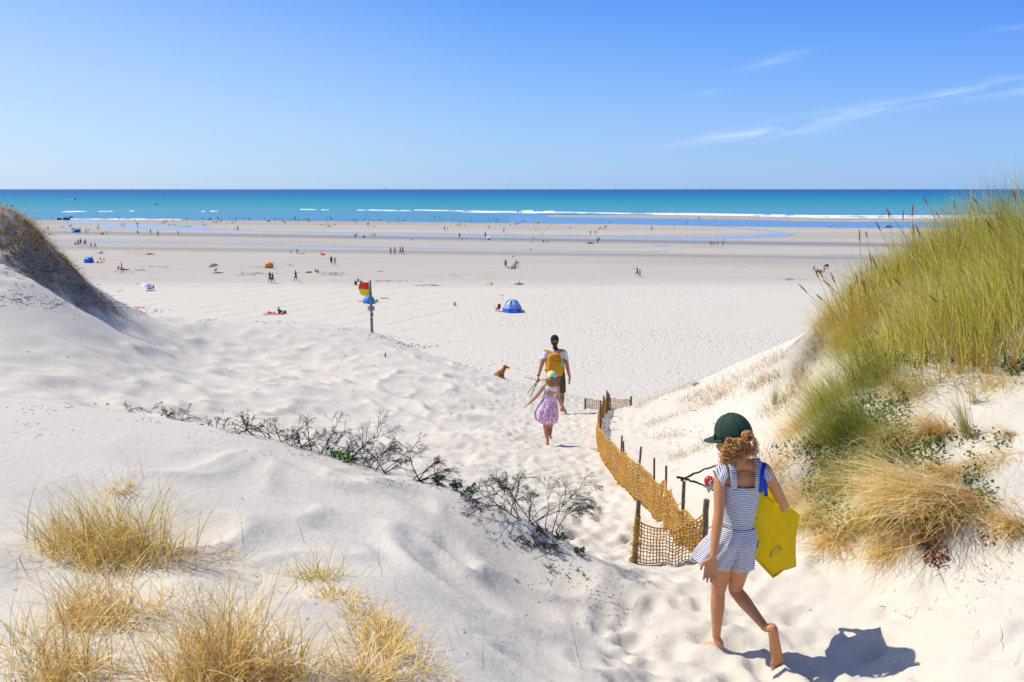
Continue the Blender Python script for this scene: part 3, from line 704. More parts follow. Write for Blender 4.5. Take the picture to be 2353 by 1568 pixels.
ells = [(chest, (.108, .068, .115)), (waist, (.088, .066, .10)), (pelv, (.108, .080, .085)),
        (head, (.074, .092, .100), FR), (hd(0, .045, -.062), (.045, .045, .042), FR), (hd(0, .088, -.02), (.012, .020, .026), FR), (hd(0, .080, -.062), (.022, .016, .009), FR),
        (hd(-.078, -.005, -.015), (.010, .018, .030), FR), (hd(.078, -.005, -.015), (.010, .018, .030), FR)]
bd = obj('body', fused('body', chains, ells, .0031, SK_TAN, 4)); centred(bd, groot)

# playsuit
def gring(px, py, hw, ry, **k):
    c = gp(px, py, k.pop('dy', 0.0)); return ell_ring(c, hw * Rg, ry, 72, **k)
waistc = .004
rings = []
for t in np.linspace(0, 1, 16):
    py = 1110 + (1203 - 1110) * t; hw = np.interp(t, [0, .35, .8, 1], [44.5, 43, 37.5, 37]); cx = np.interp(t, [0, .5, 1], [1703, 1701, 1698])
    ry = np.interp(t, [0, .4, 1], [.082, .080, .072])
    rings.append(gring(cx, py, hw, ry, ruf=.006 + .012 * (t > .8), nf=7, ph=t * 3))
bod = loft('playsuit_top', rings, STR, thick=.003); centred(bod, groot)
# front and side rise of the top above the square back neckline
def strap(cx0, cx1, name):
    pts = []
    for t in np.linspace(0, 1, 14):
        a = math.pi * t  # from back (towards viewer) over the shoulder to the front
        y = -.086 * math.cos(a); zt = math.sin(a)
        base = gp(cx0 + (cx1 - cx0) * math.sin(a), 1112).copy(); top = gp(cx1, 1060).z
        z = base.z + (top + .012 - base.z) * (zt ** .55); pts.append(Vector((base.x, GY0 + y * (1 - .25 * zt), z)))
    rings = [[p + Vector((-.0175, 0, 0)), p + Vector((-.006, -.002 * math.cos(0), .0015)), p + Vector((.006, 0, .0015)), p + Vector((.0175, 0, 0))] for p in pts]
    # stripes run along the strap's width: swap uv by lofting across
    cols = [[r[i] for r in rings] for i in range(4)]
    V = [tuple(p) for r in rings for p in r]; Fc = []; uv = []
    d = 0
    for k, r in enumerate(rings):
        if k: d += (r[0] - rings[k - 1][0]).length
        for i in range(4): uv.append((i / 3, d))
    for k in range(len(rings) - 1):
        for i in range(3): Fc.append((k * 4 + i, k * 4 + i + 1, (k + 1) * 4 + i + 1, (k + 1) * 4 + i))
    o = obj(name, mesh_np(name, V, Fc, STR, uv=uv)); s_ = o.modifiers.new('s', 'SOLIDIFY'); s_.thickness = .005; s_.offset = 1; centred(o, groot)
strap(1677, 1672, 'shoulder_strap'); strap(1731, 1735, 'shoulder_strap')
# front panel closes the chest
rings = []
for t in np.linspace(0, 1, 5):
    rings.append(ell_ring(gp(1703, 1112 - 22 * t), 44.5 * Rg, .082 - .006 * t, 30, a0=.15, a1=math.pi - .15))
o = loft('playsuit_top', rings, STR, closed=False, thick=.003); centred(o, groot)
def cap_sleeve(strap_x, cx, cy, sgn):
    rings = []
    for t in np.linspace(0, 1, 9):
        r = []
        for i in range(40):
            a = -.95 + 1.9 * i / 39   # back to front over the shoulder
            fl_ = math.cos(a * 1.35)
            inner = Vector((gp(strap_x, 1100).x, GY0 - .085 * math.sin(-a) * -1, 0))
            yb = .072 * math.sin(a) / math.sin(.95); zin = gp(strap_x, 1070).z - .055 * (abs(a) / .95) ** 1.7
            xin = gp(strap_x, 1080).x
            out_x = xin + sgn * (.026 + .040 * fl_) ; zout = zin - .018 - .030 * fl_ - .022 * (abs(a) / .95)
            x = xin + (out_x - xin) * t; z = zin + (zout - zin) * t ** 1.6 + .030 * math.sin(math.pi * t) * fl_ * .6 + .012
            ruf = .006 * t * math.sin(a * 11 + strap_x) ; r.append(Vector((x + sgn * ruf, GY0 + yb * (1 + .16 * t), z + ruf * .6)))
        rings.append(r)
    V = [tuple(p) for r in rings for p in r]; n = 40; uv = []; Fc = []
    for k, r in enumerate(rings):
        for i in range(n): uv.append((i / n, k * .0085 + i * .0011))
    for k in range(len(rings) - 1):
        for i in range(n - 1): Fc.append((k * n + i, k * n + i + 1, (k + 1) * n + i + 1, (k + 1) * n + i))
    o = obj('cap_sleeve', mesh_np('cap_sleeve', V, Fc, STR, uv=uv)); s_ = o.modifiers.new('s', 'SOLIDIFY'); s_.thickness = .0025; centred(o, groot)
cap_sleeve(1668, 0, 0, -1); cap_sleeve(1740, 0, 0, 1)
# elastic waist and flared shorts; the left leg is blown out by the wind
rings = [gring(1698, 1197 + 3 * k, 38 - (k in (1, 3)) * .8, .074, ruf=.03, nf=26, ph=k) for k in range(5)]
o = loft('waistband', rings, STR, thick=.003); centred(o, groot)
rings = []
for t in np.linspace(0, 1, 22):
    cx = np.interp(t, [0, .3, .7, 1], [1694, 1676, 1648, 1633]); py = np.interp(t, [0, 1], [1206, 1291]); hw = np.interp(t, [0, .25, .6, 1], [40, 43, 47, 47])
    ry = np.interp(t, [0, .4, 1], [.074, .105, .112])
    rings.append(gring(cx, py, hw, ry, tilt=(-.22 * t, -.05 * t), ruf=.012 + .055 * t, nf=8, ph=.7 + t, dy=.01 * t))
o = loft('shorts_leg', rings, STR, thick=.003); centred(o, groot)
rings = []
for t in np.linspace(0, 1, 20):
    cx = np.interp(t, [0, .4, 1], [1700, 1705, 1707]); py = np.interp(t, [0, 1], [1206, 1301]); hw = np.interp(t, [0, .3, .8, 1], [38, 36, 27, 26.5])
    ry = np.interp(t, [0, .35, 1], [.074, .096, .082])
    rings.append(gring(cx, py, hw, ry, tilt=(.22 * t, 0), ruf=.012 + .03 * t, nf=9, ph=2.1 + t * .6, dy=-.008 * t))
o = loft('shorts_leg', rings, STR, thick=.003); centred(o, groot)

# cap with brim, seams and button
CAPM = simple('green_cotton', (.028, .062, .040), .8, .25, .12, 40, .25, 500)
CR = FR @ Matrix.Rotation(math.radians(-9), 3, 'X')
cc = head + FR @ Vector((0, -.004, .028))
rings = []
for k in range(15):
    t = k / 14; ph = t * math.pi / 2; r = []
    for i in range(48):
        a = 2 * math.pi * i / 48
        q = math.cos(ph) ** .92; x = .092 * q * math.cos(a); y = .104 * q * math.sin(a); z = .120 * math.sin(ph)
        seam = 1 - .012 * math.exp(-((((a / (math.pi / 3)) + .5) % 1 - .5) ** 2) * 160)
        r.append(cc + CR @ Vector((x * seam, y * seam, z - .018 - (.022 if t == 0 and math.sin(a) < -.1 else 0) * -math.sin(a))))
    rings.append(r)
capo = loft('cap', rings, CAPM, thick=.003); centred(capo, groot); capo['label'] = 'dark green baseball cap'
V, Fc = [], []
nb = 21
for r_ in (0, .35, .7, 1):
    for i in range(nb):
        a = math.pi * (.14 + .72 * i / (nb - 1)); x0 = .088 * math.cos(a); y0 = .098 * math.sin(a)
        ext = .074 * math.sin(math.pi * i / (nb - 1)) ** .55
        x = x0 * (1 + .0 * r_); y = y0 + ext * r_; z = -.016 - .016 * r_ - 1.1 * x * x
        V.append(tuple(cc + CR @ Vector((x, y, z))))
Fc = [(k * nb + i, k * nb + i + 1, (k + 1) * nb + i + 1, (k + 1) * nb + i) for k in range(3) for i in range(nb - 1)]
o = obj('brim', mesh_np('brim', V, Fc, CAPM)); s_ = o.modifiers.new('s', 'SOLIDIFY'); s_.thickness = .004; o.parent = capo
V, Fc = [], []; add_ell(V, Fc, cc + CR @ Vector((0, 0, .104)), (.009, .009, .005)); o = obj('button', mesh_np('button', V, Fc, CAPM)); o.parent = capo
V, Fc = [], []
for k in range(6):
    i0 = k * 8 + 4; tube(V, Fc, [tuple(Vector(rings[j][i0]) + (Vector(rings[j][i0]) - cc).normalized() * .002) for j in range(0, 14)], .0013, 4)
for k in (0, 1, 2, 3, 4, 5):
    i0 = k * 8; V0 = Vector(rings[6][i0]); add_ell(V, Fc, V0 + (V0 - cc).normalized() * .001, (.003, .003, .003), None, 8)
o = obj('seams', mesh_np('seams', V, Fc, flat((.012, .03, .018)))); o.parent = capo
# sunglasses
GL = simple('dark_lens', (.06, .06, .03), .12, .8, .05)
V, Fc = [], []
for sx in (-1, 1): add_ell(V, Fc, hd(sx * .034, .094, -.002), (.029, .006, .025), FR)
o = obj('sunglasses', mesh_np('sunglasses', V, Fc, GL)); centred(o, groot)
V, Fc = [], []
for sx in (-1, 1): tube(V, Fc, [hd(sx * .060, .092, .008), hd(sx * .076, .03, .004), hd(sx * .078, -.015, -.002)], .0018)
tube(V, Fc, [hd(-.012, .098, .004), hd(.012, .098, .004)], .0018)
t_ = obj('temple', mesh_np('temple', V, Fc, flat((.02, .02, .02), .4))); t_.parent = o
# curly ginger hair: looped bun through the back of the cap, curls over the nape and shoulders
m = NT('ginger_hair'); at = m.n('ShaderNodeAttribute'); at.attribute_name = 'Col'
HAIR = m.done(m.pbsdf(at.outputs['Color'], .42, .5))
def curls(name, starts_ends, n, parent, cols, rad=.0032, curl=.010, freq=5, mat=HAIR, seed=1, sag=.0):
    R = random.Random(seed); V, Fc, Cc = [], [], []
    for k in range(n):
        a, b = starts_ends(R); a = Vector(a); b = Vector(b); d = b - a; u, w = _ring_frame(d); ph = R.random() * 6.28; cr = curl * (.5 + R.random()); fq = freq * (.7 + .6 * R.random()); N = 22
        pts = []
        for i in range(N):
            t = i / (N - 1); p = a + d * t + Vector((0, -.01 * math.sin(math.pi * t), -sag * t * t)); e = cr * (.25 + .75 * t)
            pts.append(p + u * e * math.cos(ph + fq * 6.28 * t) + w * e * math.sin(ph + fq * 6.28 * t))
        n0 = len(V); tube(V, Fc, pts, [rad * (1 - .6 * i / N) for i in range(N)], 4)
        c0 = Vector(cols[R.randrange(len(cols))]) * (.75 + .5 * R.random())
        Cc += [(c0.x, c0.y, c0.z, 1)] * (len(V) - n0)
    o = obj(name, mesh_np(name, V, Fc, mat, col=Cc)); centred(o, parent); return o
HC = [(.66, .30, .075), (.46, .19, .045), (.80, .46, .16), (.28, .11, .028)]
def se1(R):
    s0 = Vector(gp(1668 + 52 * R.random(), 1006 + 14 * R.random(), -.075 - .03 * R.random()))
    q = R.random()
    if q < .5: e0 = gp(1652 + 30 * R.random(), 1034 + 34 * R.random(), -.06 - .06 * R.random())
    elif q < .75: e0 = gp(1676 + 26 * R.random(), 1040 + 22 * R.random(), -.08 - .04 * R.random())
    else: e0 = gp(1712 + 30 * R.random(), 1032 + 22 * R.random(), -.05 - .06 * R.random())
    return s0, e0
hr = curls('hair', se1, 330, groot, HC, .0026, .014, 2.6, seed=4)
V, Fc = [], []; add_ell(V, Fc, hd(0, -.03, -.045), (.072, .066, .055), FR); add_ell(V, Fc, gp(1694, 1030, -.055), (.050, .035, .045))
sc_ = obj('hair_underlayer', mesh_np('hair_underlayer', V, Fc, simple('hair_base', (.17, .065, .02), .6, .3, .3, 60, .8, 160))); sc_.parent = hr
R = random.Random(8); V, Fc, Cc = [], [], []
bc = gp(1718, 1003, -.10)
for k in range(34):
    ang = R.random() * 6.28; ax = Vector((R.gauss(0, .5), R.gauss(-1, .4), R.gauss(0, .5))).normalized(); u, w = _ring_frame(ax); rr_ = .018 + .014 * R.random()
    pts = [bc + ax * R.gauss(0, .006) + (u * math.cos(ang + t) + w * math.sin(ang + t)) * rr_ * (1, 1)[0] for t in np.linspace(0, 5.2, 16)]
    n0 = len(V); tube(V, Fc, pts, .0042, 5); c0 = Vector(HC[R.randrange(4)]) * (.8 + .5 * R.random()); Cc += [(c0.x, c0.y, c0.z, 1)] * (len(V) - n0)
o = obj('hair_bun', mesh_np('hair_bun', V, Fc, HAIR, col=Cc)); o.parent = hr
def se2(R):
    a = gp(1728 + 6 * R.random(), 1000 + 18 * R.random(), -.09); return a, a + Vector((.012 + .02 * R.random(), -.01, -.02 - .08 * R.random()))
def se5(R):
    a = gp(1672 + 50 * R.random(), 1014 + 10 * R.random(), -.08); return a, gp(1648 + 100 * R.random(), 1040 + 38 * R.random(), -.07 - .08 * R.random())
w5 = curls('hair_wisps', se5, 70, groot, HC, .0011, .018, 2.0, seed=29); w5.parent = hr; w5.location = (0, 0, 0)
w_ = curls('hair_wisps', se2, 26, groot, HC, .0016, .008, 2.6, seed=9); w_.parent = hr; w_.location = (0, 0, 0)

# yellow shopping bag on the right arm
m = NT('yellow_plastic'); tcn = m.n('ShaderNodeTexCoord'); v = tcn.outputs['Object']
cr_ = m.noise(m.mapping(v, (6, 6, 9)), 1, 4, .6, .8)
c = m.mix(cr_, (.90, .74, .001), (.96, .84, .002))
sh = m.pbsdf(c, .55, .25, m.bump(m.math('ADD', cr_, m.math('MULTIPLY', m.noise(m.mapping(v, (40, 40, 14)), 1, 3), .25)), .55, .03))
t = m.n('ShaderNodeBsdfTranslucent'); m.l(c, t.inputs[0]); mx = m.n('ShaderNodeMixShader'); mx.inputs[0].default_value = .55; m.l(sh, mx.inputs[1]); m.l(t.outputs[0], mx.inputs[2]); YEL = m.done(mx.outputs[0])
BLU = simple('blue_webbing', (.012, .055, .42), .6, .3, .1, 60); NAVY = simple('navy_print', (.012, .03, .16), .6, .3, .02); WPR = simple('white_print', (.75, .74, .55), .6, .3, .02)
bagroot = empty('shopping_bag', gp(1777, 1326, -.06), 'large bright yellow plastic shopping bag hanging under the right arm of the striped girl', 'bag')
outl = [(1726, 1118), (1741, 1127), (1772, 1148), (1806, 1167), (1822, 1175), (1837, 1184), (1834, 1215), (1831, 1250), (1828, 1276), (1829.5, 1299), (1816, 1302), (1801, 1307.5), (1793, 1316), (1777, 1325.5), (1756, 1303), (1734.5, 1281), (1727, 1272)]
def bag_panel(dy0, dy1, lift):
    """grid between the top edge and the bottom edge"""
    top = [(1722, 1116 - lift), (1741, 1127 - lift), (1772, 1147 - lift), (1806, 1167 - lift * .5), (1837, 1184)]
    bot = [(1718, 1262), (1756, 1303), (1777, 1325.5), (1801, 1307.5), (1829.5, 1299)]
    nu, nv = 28, 26; g = []
    for j in range(nv + 1):
        t = j / nv; row = []
        for i in range(nu + 1):
            s = i / nu; a = np.array([np.interp(s, [0, .2, .45, .72, 1], [p[k] for p in top]) for k in (0, 1)]); b = np.array([np.interp(s, [0, .33, .5, .72, 1], [p[k] for p in bot]) for k in (0, 1)])
            q = a + (b - a) * t; q[0] -= 5 * math.sin(math.pi * t) * s
            e = min(s, 1 - s, 1 - t) * 4; e = max(0, min(1, e)); bul = e ** .7 * (.5 + .5 * math.sin(1.3 + 2 * s))
            wr = .010 * math.sin(9 * s + 5 * t) * math.sin(7 * t + 2 * s) + .007 * abs(math.sin(13 * s - 9 * t + 2)) + .004 * math.sin(31 * s + 12 * t)
            row.append(tuple(P(q[0], q[1], GY0 + dy0 + (dy1 - dy0) * bul * (1) + wr * e + .26 * s)))
        g += row
    n = nu + 1; return g, [(j * n + i, j * n + i + 1, (j + 1) * n + i + 1, (j + 1) * n + i) for j in range(nv) for i in range(nu)]
for dy0, dy1, lf in ((-.055, -.095, 0), (-.052, .015, 22)):
    V, Fc = bag_panel(dy0, dy1, lf); o = obj('bag_panel', mesh_np('bag_panel', V, Fc, YEL)); s_ = o.modifiers.new('s', 'SOLIDIFY'); s_.thickness = .0015; centred(o, bagroot)
V, Fc = [], []; bots = [(1718, 1262), (1737, 1283), (1756, 1303), (1777, 1325.5), (1790, 1317), (1801, 1307.5), (1815, 1304), (1829.5, 1299)]; n0 = len(bots)
for dyy in (0, .03, .06):
    for i, (a, b2) in enumerate(bots): s = i / (n0 - 1); V.append(tuple(P(a - dyy * 25, b2 + (3.2 if dyy == .03 else 0), GY0 - .055 + .26 * s + dyy)))
Fc = [(j * n0 + i, j * n0 + i + 1, (j + 1) * n0 + i + 1, (j + 1) * n0 + i) for j in range(2) for i in range(n0 - 1)]
o = obj('bag_gusset', mesh_np('bag_gusset', V, Fc, simple('gusset_plastic', (.62, .42, .01), .6, .2, .1))); s_ = o.modifiers.new('s', 'SOLIDIFY'); s_.thickness = .002; centred(o, bagroot)
V, Fc = [], []; tube(V, Fc, [P(a, b2, GY0 - .058 + .26 * s) for a, b2, s in ((1722, 1117, 0), (1741, 1128, .2), (1772, 1148, .45), (1806, 1168, .72), (1837, 1185, 1))], .0028, 5)
o = obj('bag_hem', mesh_np('bag_hem', V, Fc, YEL)); centred(o, bagroot)
# webbing handles from the bag mouth over the shoulder
for a_, dyy in ((0, -.10), (12, -.03)):
    pts = [gp(1748 + a_, 1132 + a_ * .7, dyy), gp(1750 + a_ * .6, 1105, dyy), gp(1752 + a_ * .3, 1080, dyy * .9), gp(1757, 1063, -.02), gp(1755, 1072, .05), gp(1760, 1120, .07)]
    V, Fc = [], []
    for p in pts: V += [tuple(p + Vector((-.011, 0, 0))), tuple(p + Vector((.011, -.006, 0)))]
    Fc = [(2 * i, 2 * i + 1, 2 * i + 3, 2 * i + 2) for i in range(len(pts) - 1)]
    o = obj('bag_handle', mesh_np('bag_handle', V, Fc, BLU)); s_ = o.modifiers.new('s', 'SOLIDIFY'); s_.thickness = .002; centred(o, bagroot)
def on_bag(px, py):  # just in front of the near panel
    return P(px, py, GY0 - .103)
def text_mesh(ch, size):
    cu = bpy.data.curves.new('t', 'FONT'); cu.body = ch; cu.size = size; cu.extrude = .0004; cu.align_x = 'CENTER'; cu.align_y = 'CENTER'; cu.offset = size * .02
    o = bpy.data.objects.new('t', cu); C.objects.link(o); dg = bpy.context.evaluated_depsgraph_get(); me = bpy.data.meshes.new_from_object(o.evaluated_get(dg)); bpy.data.objects.remove(o); return me
def join_text(name, items, mat, parent, frame):
    V, Fc = [], []
    for ch, size, x, y, rot in items:
        me = text_mesh(ch, size); b = len(V); c, s = math.cos(rot), math.sin(rot)
        for q in me.vertices:
            X_, Y_ = q.co.x * c - q.co.y * s + x, q.co.x * s + q.co.y * c + y; V.append(tuple(frame(X_, Y_, q.co.z)))
        for f in me.polygons: Fc.append(tuple(b + i for i in f.vertices))
        bpy.data.meshes.remove(me)
    return obj(name, mesh_np(name, V, Fc, mat, smooth=False), None)
def snap_to_panel(o, panel_o, off=.002):
    pass
bag_c = on_bag(1790, 1290)
NEAR = [o for o in bpy.data.objects if o.name.startswith('bag_panel')][0]
from mathutils.bvhtree import BVHTree
_bv = BVHTree.FromPolygons([v.co for v in NEAR.data.vertices], [tuple(p.vertices) for p in NEAR.data.polygons])
def frame_bag(cx, cy):
    c0 = P(cx, cy, GY0 - .05)
    def f(x, y, z):
        p = c0 + Vector((x, 0, y)); hit = _bv.ray_cast(Vector((p.x, 3.5, p.z)), Vector((0, 1, 0)))
        yy = hit[0].y if hit[0] is not None else GY0 - .09
        return Vector((p.x, yy - .0022 - z, p.z))
    return f
items = []
for k, ch in enumerate('RECYCLED BAG'):
    a = math.radians(196 - k * 17); items.append((ch, .015, .036 * math.cos(a), .036 * math.sin(a), a - math.pi / 2)) if ch != ' ' else None
o = join_text('printed_mark', items, NAVY, None, frame_bag(1797, 1290)); centred(o, bagroot)
o = join_text('printed_letter', [('N', .055, 0, 0, -.25)], NAVY, None, frame_bag(1737.5, 1254)); centred(o, bagroot)
V, Fc = [], []; f = frame_bag(1797, 1290)
for r_ in (.047, .026): 
    tube(V, Fc, [f(r_ * math.cos(t), r_ * math.sin(t), 0) for t in np.linspace(-.3, 3.6, 24)], .0006, 4)
for dx in (-.008, 0, .009): box_vf(V, Fc, f(dx, dx * .6, 0), (.007, .001, .006))
o = obj('printed_ring', mesh_np('printed_ring', V, Fc, NAVY)); centred(o, bagroot)
f = frame_bag(1735, 1192); V = [tuple(f(x, y, 0)) for x, y in ((-.01, .012), (.026, .0), (.014, -.002), (.020, -.016), (-.01, -.006))]; Fc = [(0, 1, 2), (0, 2, 3), (0, 3, 4)]
o = obj('printed_ribbon', mesh_np('printed_ribbon', V, Fc, BLU, smooth=False)); centred(o, bagroot)
V, Fc = [], []; f = frame_bag(1735, 1172); tube(V, Fc, [f(-.005, .022, 0), f(.016, .014, 0), f(.008, -.022, 0)], .0012, 4)
o = obj('printed_line', mesh_np('printed_line', V, Fc, WPR)); centred(o, bagroot)

# crossed sticks and the little red-hooded doll carried in front of her
STICK = simple('dead_wood', (.045, .034, .028), .85, .2, .35, 60, .6, 200)
def stick(name, pts, r, label, cat='stick', mat=STICK, root=None):
    V, Fc = [], []; pts = [Vector(p) for p in pts]; P2 = []
    R = random.Random(len(pts) * 7 + int(pts[0].x * 1000))
    for a, b in zip(pts[:-1], pts[1:]):
        for t in np.linspace(0, 1, 6)[:-1]: P2.append(a.lerp(b, t) + Vector((R.gauss(0, r * .35), R.gauss(0, r * .35), R.gauss(0, r * .35))))
    P2.append(pts[-1]); c = P2[0].copy()
    tube(V, Fc, [p - c for p in P2], [r * (1.15 - .5 * i / len(P2)) * (1 + .25 * R.random()) for i in range(len(P2))], 7)
    o = obj(name, mesh_np(name, V, Fc, mat), None, c); return tag(o, label, cat)
stick('stick', [gp(1564, 1104, .12), gp(1576, 1098, .13), gp(1600, 1087, .14), gp(1640, 1072, .15), gp(1668, 1066, .16)], .0055, 'dark dry stick slanting up towards the left shoulder of the striped girl')
stick('stick', [gp(1555, 1096, .11), gp(1572, 1100, .12), gp(1600, 1109, .13), gp(1622, 1118, .15), gp(1650, 1132, .17)], .006, 'dark forked stick pointing down beside the red hooded doll')
droot = empty('doll', gp(1632, 1128, .13), 'small white plush doll with a red hood beside the left arm of the striped girl', 'doll')
FUZ = simple('white_plush', (.62, .64, .66), .95, .1, .1, 60, .7, 180)
dm = fused('body', [[(gp(1626, 1118, .13), .012), (gp(1618, 1117, .12), .008)], [(gp(1628, 1122, .13), .012), (gp(1629, 1130, .12), .008)], [(gp(1640, 1119, .13), .012), (gp(1645, 1124, .12), .008)]], [(gp(1634, 1117, .13), (.024, .018, .016))], .003, FUZ, 2)
o = obj('body', dm); centred(o, droot)
V, Fc = [], []; add_ell(V, Fc, gp(1630, 1106, .13), (.030, .026, .033), Matrix.Rotation(-.35, 3, 'Y')); o = obj('hood', mesh_np('hood', V, Fc, simple('red_shiny', (.62, .012, .012), .3, .5, .1))); centred(o, droot)
V, Fc = [], []; add_ell(V, Fc, gp(1633, 1109, .112), (.0175, .012, .018), Matrix.Rotation(-.35, 3, 'Y')); fc_ = obj('face', mesh_np('face', V, Fc, flat((.62, .52, .32)))); centred(fc_, droot)
V, Fc = [], []
for a, b in ((1628.5, 1105.5), (1637, 1109.5)): add_ell(V, Fc, gp(a, b, .100), (.0042, .003, .0048))
o = obj('eyes', mesh_np('eyes', V, Fc, flat((.01, .01, .01)))); o.parent = fc_
V, Fc = [], []
for a, b in ((1632, 1100), (1638, 1101), (1631, 1094)): add_ell(V, Fc, gp(a, b, .104), (.0032, .002, .0032))
o = obj('hood_dots', mesh_np('hood_dots', V, Fc, flat((.8, .8, .8)))); centred(o, droot)

# ================================================================== mother
MY = 17.0; ms = MY / F / .985
def mp(px, py, dy=0.0): return P(px, py, MY + dy)
mroot = empty('person', P(1272, 950, 17.0), 'woman in a white shirt, olive shorts and black cap walking down the sandy path', 'person')
mroot.location.z = gz(mroot.location.x, 17.0)
gz_m = mroot.location.z
hl, kl, al = mp(1266, 872), mp(1267, 908, .10), mp(1270, 940, .10); hR, kR, aR = mp(1287, 872), mp(1291, 908, -.02), mp(1290, 934, -.20)
fl0 = Vector((al.x, al.y + .02, gz_m)); heR = mp(1290, 941.5, -.26); baR = mp(1292, 945.5, -.12)
baR.z = max(baR.z, gz(baR.x, baR.y)); 
sL, eL, wL = mp(1253, 814), mp(1244, 841, .0), mp(1237.5, 864, .02); sR, eR, wR = mp(1298, 815), mp(1304, 845, -.02), mp(1309.5, 868, -.02)
hm = mp(1274.5, 783)
ch = [[(hl, .095), (kl, .060), (kl.lerp(al, .35), .062), (al, .036), (fl0 + Vector((0, -.02, .04)), .04)], [(hR, .095), (kR, .060), (kR.lerp(aR, .35), .062), (aR, .036), (heR, .04)],
      [(sL, .062), (sL.lerp(eL, .5), .052), (eL, .042), (wL, .028)], [(sR, .062), (sR.lerp(eR, .5), .052), (eR, .042), (wR, .028)],
      [(mp(1275, 806), .060), (mp(1275, 795), .055)], [(mp(1257, 811), .065), (mp(1293, 811), .065)]]
ch += hand(wL, (-.12, .1, -1), (.2, .9, 0), (1, 0, 0), 1.12, .9) + hand(wR, (-.05, .1, -1), (-.2, .9, 0), (-1, 0, 0), 1.12, .35)
ch += foot(fl0 + Vector((0, -.05, .005)), fl0 + Vector((-.01, .15, .0)), (0, 0, 1), (1, 0, 0), 1.0) + foot(heR, baR, (0, .5, .8), (-1, 0, 0), 1.0)
el_ = [(mp(1275, 826), (.165, .11, .18)), (mp(1276, 848), (.135, .10, .14)), (mp(1277, 864), (.165, .12, .12)), (hm, (.078, .095, .112)), (hm + Vector((0, .1, -.01)), (.014, .022, .03)), (hm + Vector((-.08, 0, -.01)), (.012, .02, .032)), (hm + Vector((.08, 0, -.01)), (.012, .02, .032))]
o = obj('body', fused('body', ch, el_, .008, SK_MOM, 4)); centred(o, mroot)
WSH = simple('white_cotton', (.78, .78, .82), .85, .2, .04, 10, .5, 14, transl=.1)
rings = [ell_ring(mp(1275.5, py), hw * ms, ry, 40, ruf=.012, nf=6, ph=py) for py, hw, ry in ((801.5, 7, .07), (804, 15, .09), (808, 20.5, .11), (814, 21, .125), (824, 19, .13), (838, 17, .125), (850, 18, .13), (857.5, 19.5, .14))]
sh_ = loft('shirt', rings, WSH, thick=.006); centred(sh_, mroot)
for s_x, e_x, sg in ((sL, eL, -1), (sR, eR, 1)):
    d = (e_x - s_x); rings = []
    for t in np.linspace(-.32, .34, 7): rings.append(ell_ring(s_x + d * t + Vector((-sg * .012 * (1 - t), 0, .004)), .078 - .012 * t, .085 - .01 * t, 24, tilt=(-.35 * sg, 0)))
    o = loft('sleeve', rings, WSH, thick=.005); o.parent = sh_
OLV = simple('olive_cotton', (.075, .078, .028), .85, .2, .2, 14, .5, 16)
rings = [ell_ring(mp(1277, py), hw * ms, ry, 40, ruf=.01, nf=5) for py, hw, ry in ((853, 20, .135), (862, 21.5, .14), (872, 22.3, .14), (880, 22, .135))]
shs = loft('shorts', rings, OLV, thick=.006); centred(shs, mroot)
for h_, k_ in ((hl, kl), (hR, kR)):
    rings = [ell_ring(h_.lerp(k_, t), .118 - .030 * t, .125 - .03 * t, 30, ruf=.01, nf=5) for t in np.linspace(.02, .80, 7)]
    o = loft('shorts_leg', rings, OLV, thick=.006); o.parent = shs
BLK = simple('black_cotton', (.012, .012, .014), .8, .25, .2, 20)
V, Fc = [], []; add_ell(V, Fc, hm + Vector((0, .005, .03)), (.092, .108, .098)); o = obj('cap', mesh_np('cap', V, Fc, BLK)); centred(o, mroot)
V, Fc = [], []; add_ell(V, Fc, hm + Vector((-.012, .14, .02)), (.075, .075, .012)); b_ = obj('brim', mesh_np('brim', V, Fc, BLK)); b_.parent = o
DBR = [(.035, .016, .010), (.06, .028, .016)]
def se3(R):
    a = hm + Vector((R.gauss(.005, .014), -.105, R.gauss(.0, .012))); return a, a + Vector((R.gauss(.012, .018), R.gauss(-.02, .01), -.16 - .05 * R.random()))
mh = curls('hair', se3, 90, mroot, DBR, .005, .008, 1.2, seed=3)
V, Fc = [], []; add_ell(V, Fc, hm + Vector((0, -.02, -.035)), (.083, .088, .075)); add_ell(V, Fc, hm + Vector((.008, -.115, -.09)), (.03, .028, .075)); o = obj('hair_underlayer', mesh_np('hair_underlayer', V, Fc, simple('brown_hair', DBR[0], .5, .4, .3, 50))); o.parent = mh
V, Fc = [], []; tube(V, Fc, [hm + Vector((.003 + .03 * math.cos(t), -.112 + .012 * math.sin(t * 2), .002 + .018 * math.sin(t))) for t in np.linspace(0, 6.28, 14)], .009, 6); o = obj('scrunchie', mesh_np('scrunchie', V, Fc, flat((.55, .27, .03)))); o.parent = mh
V, Fc = [], []; tube(V, Fc, [wL + Vector((.034 * math.cos(t), .034 * math.sin(t), .012)) for t in np.linspace(0, 6.28, 16)], .008, 6); o = obj('watch', mesh_np('watch', V, Fc, BLK)); centred(o, mroot)
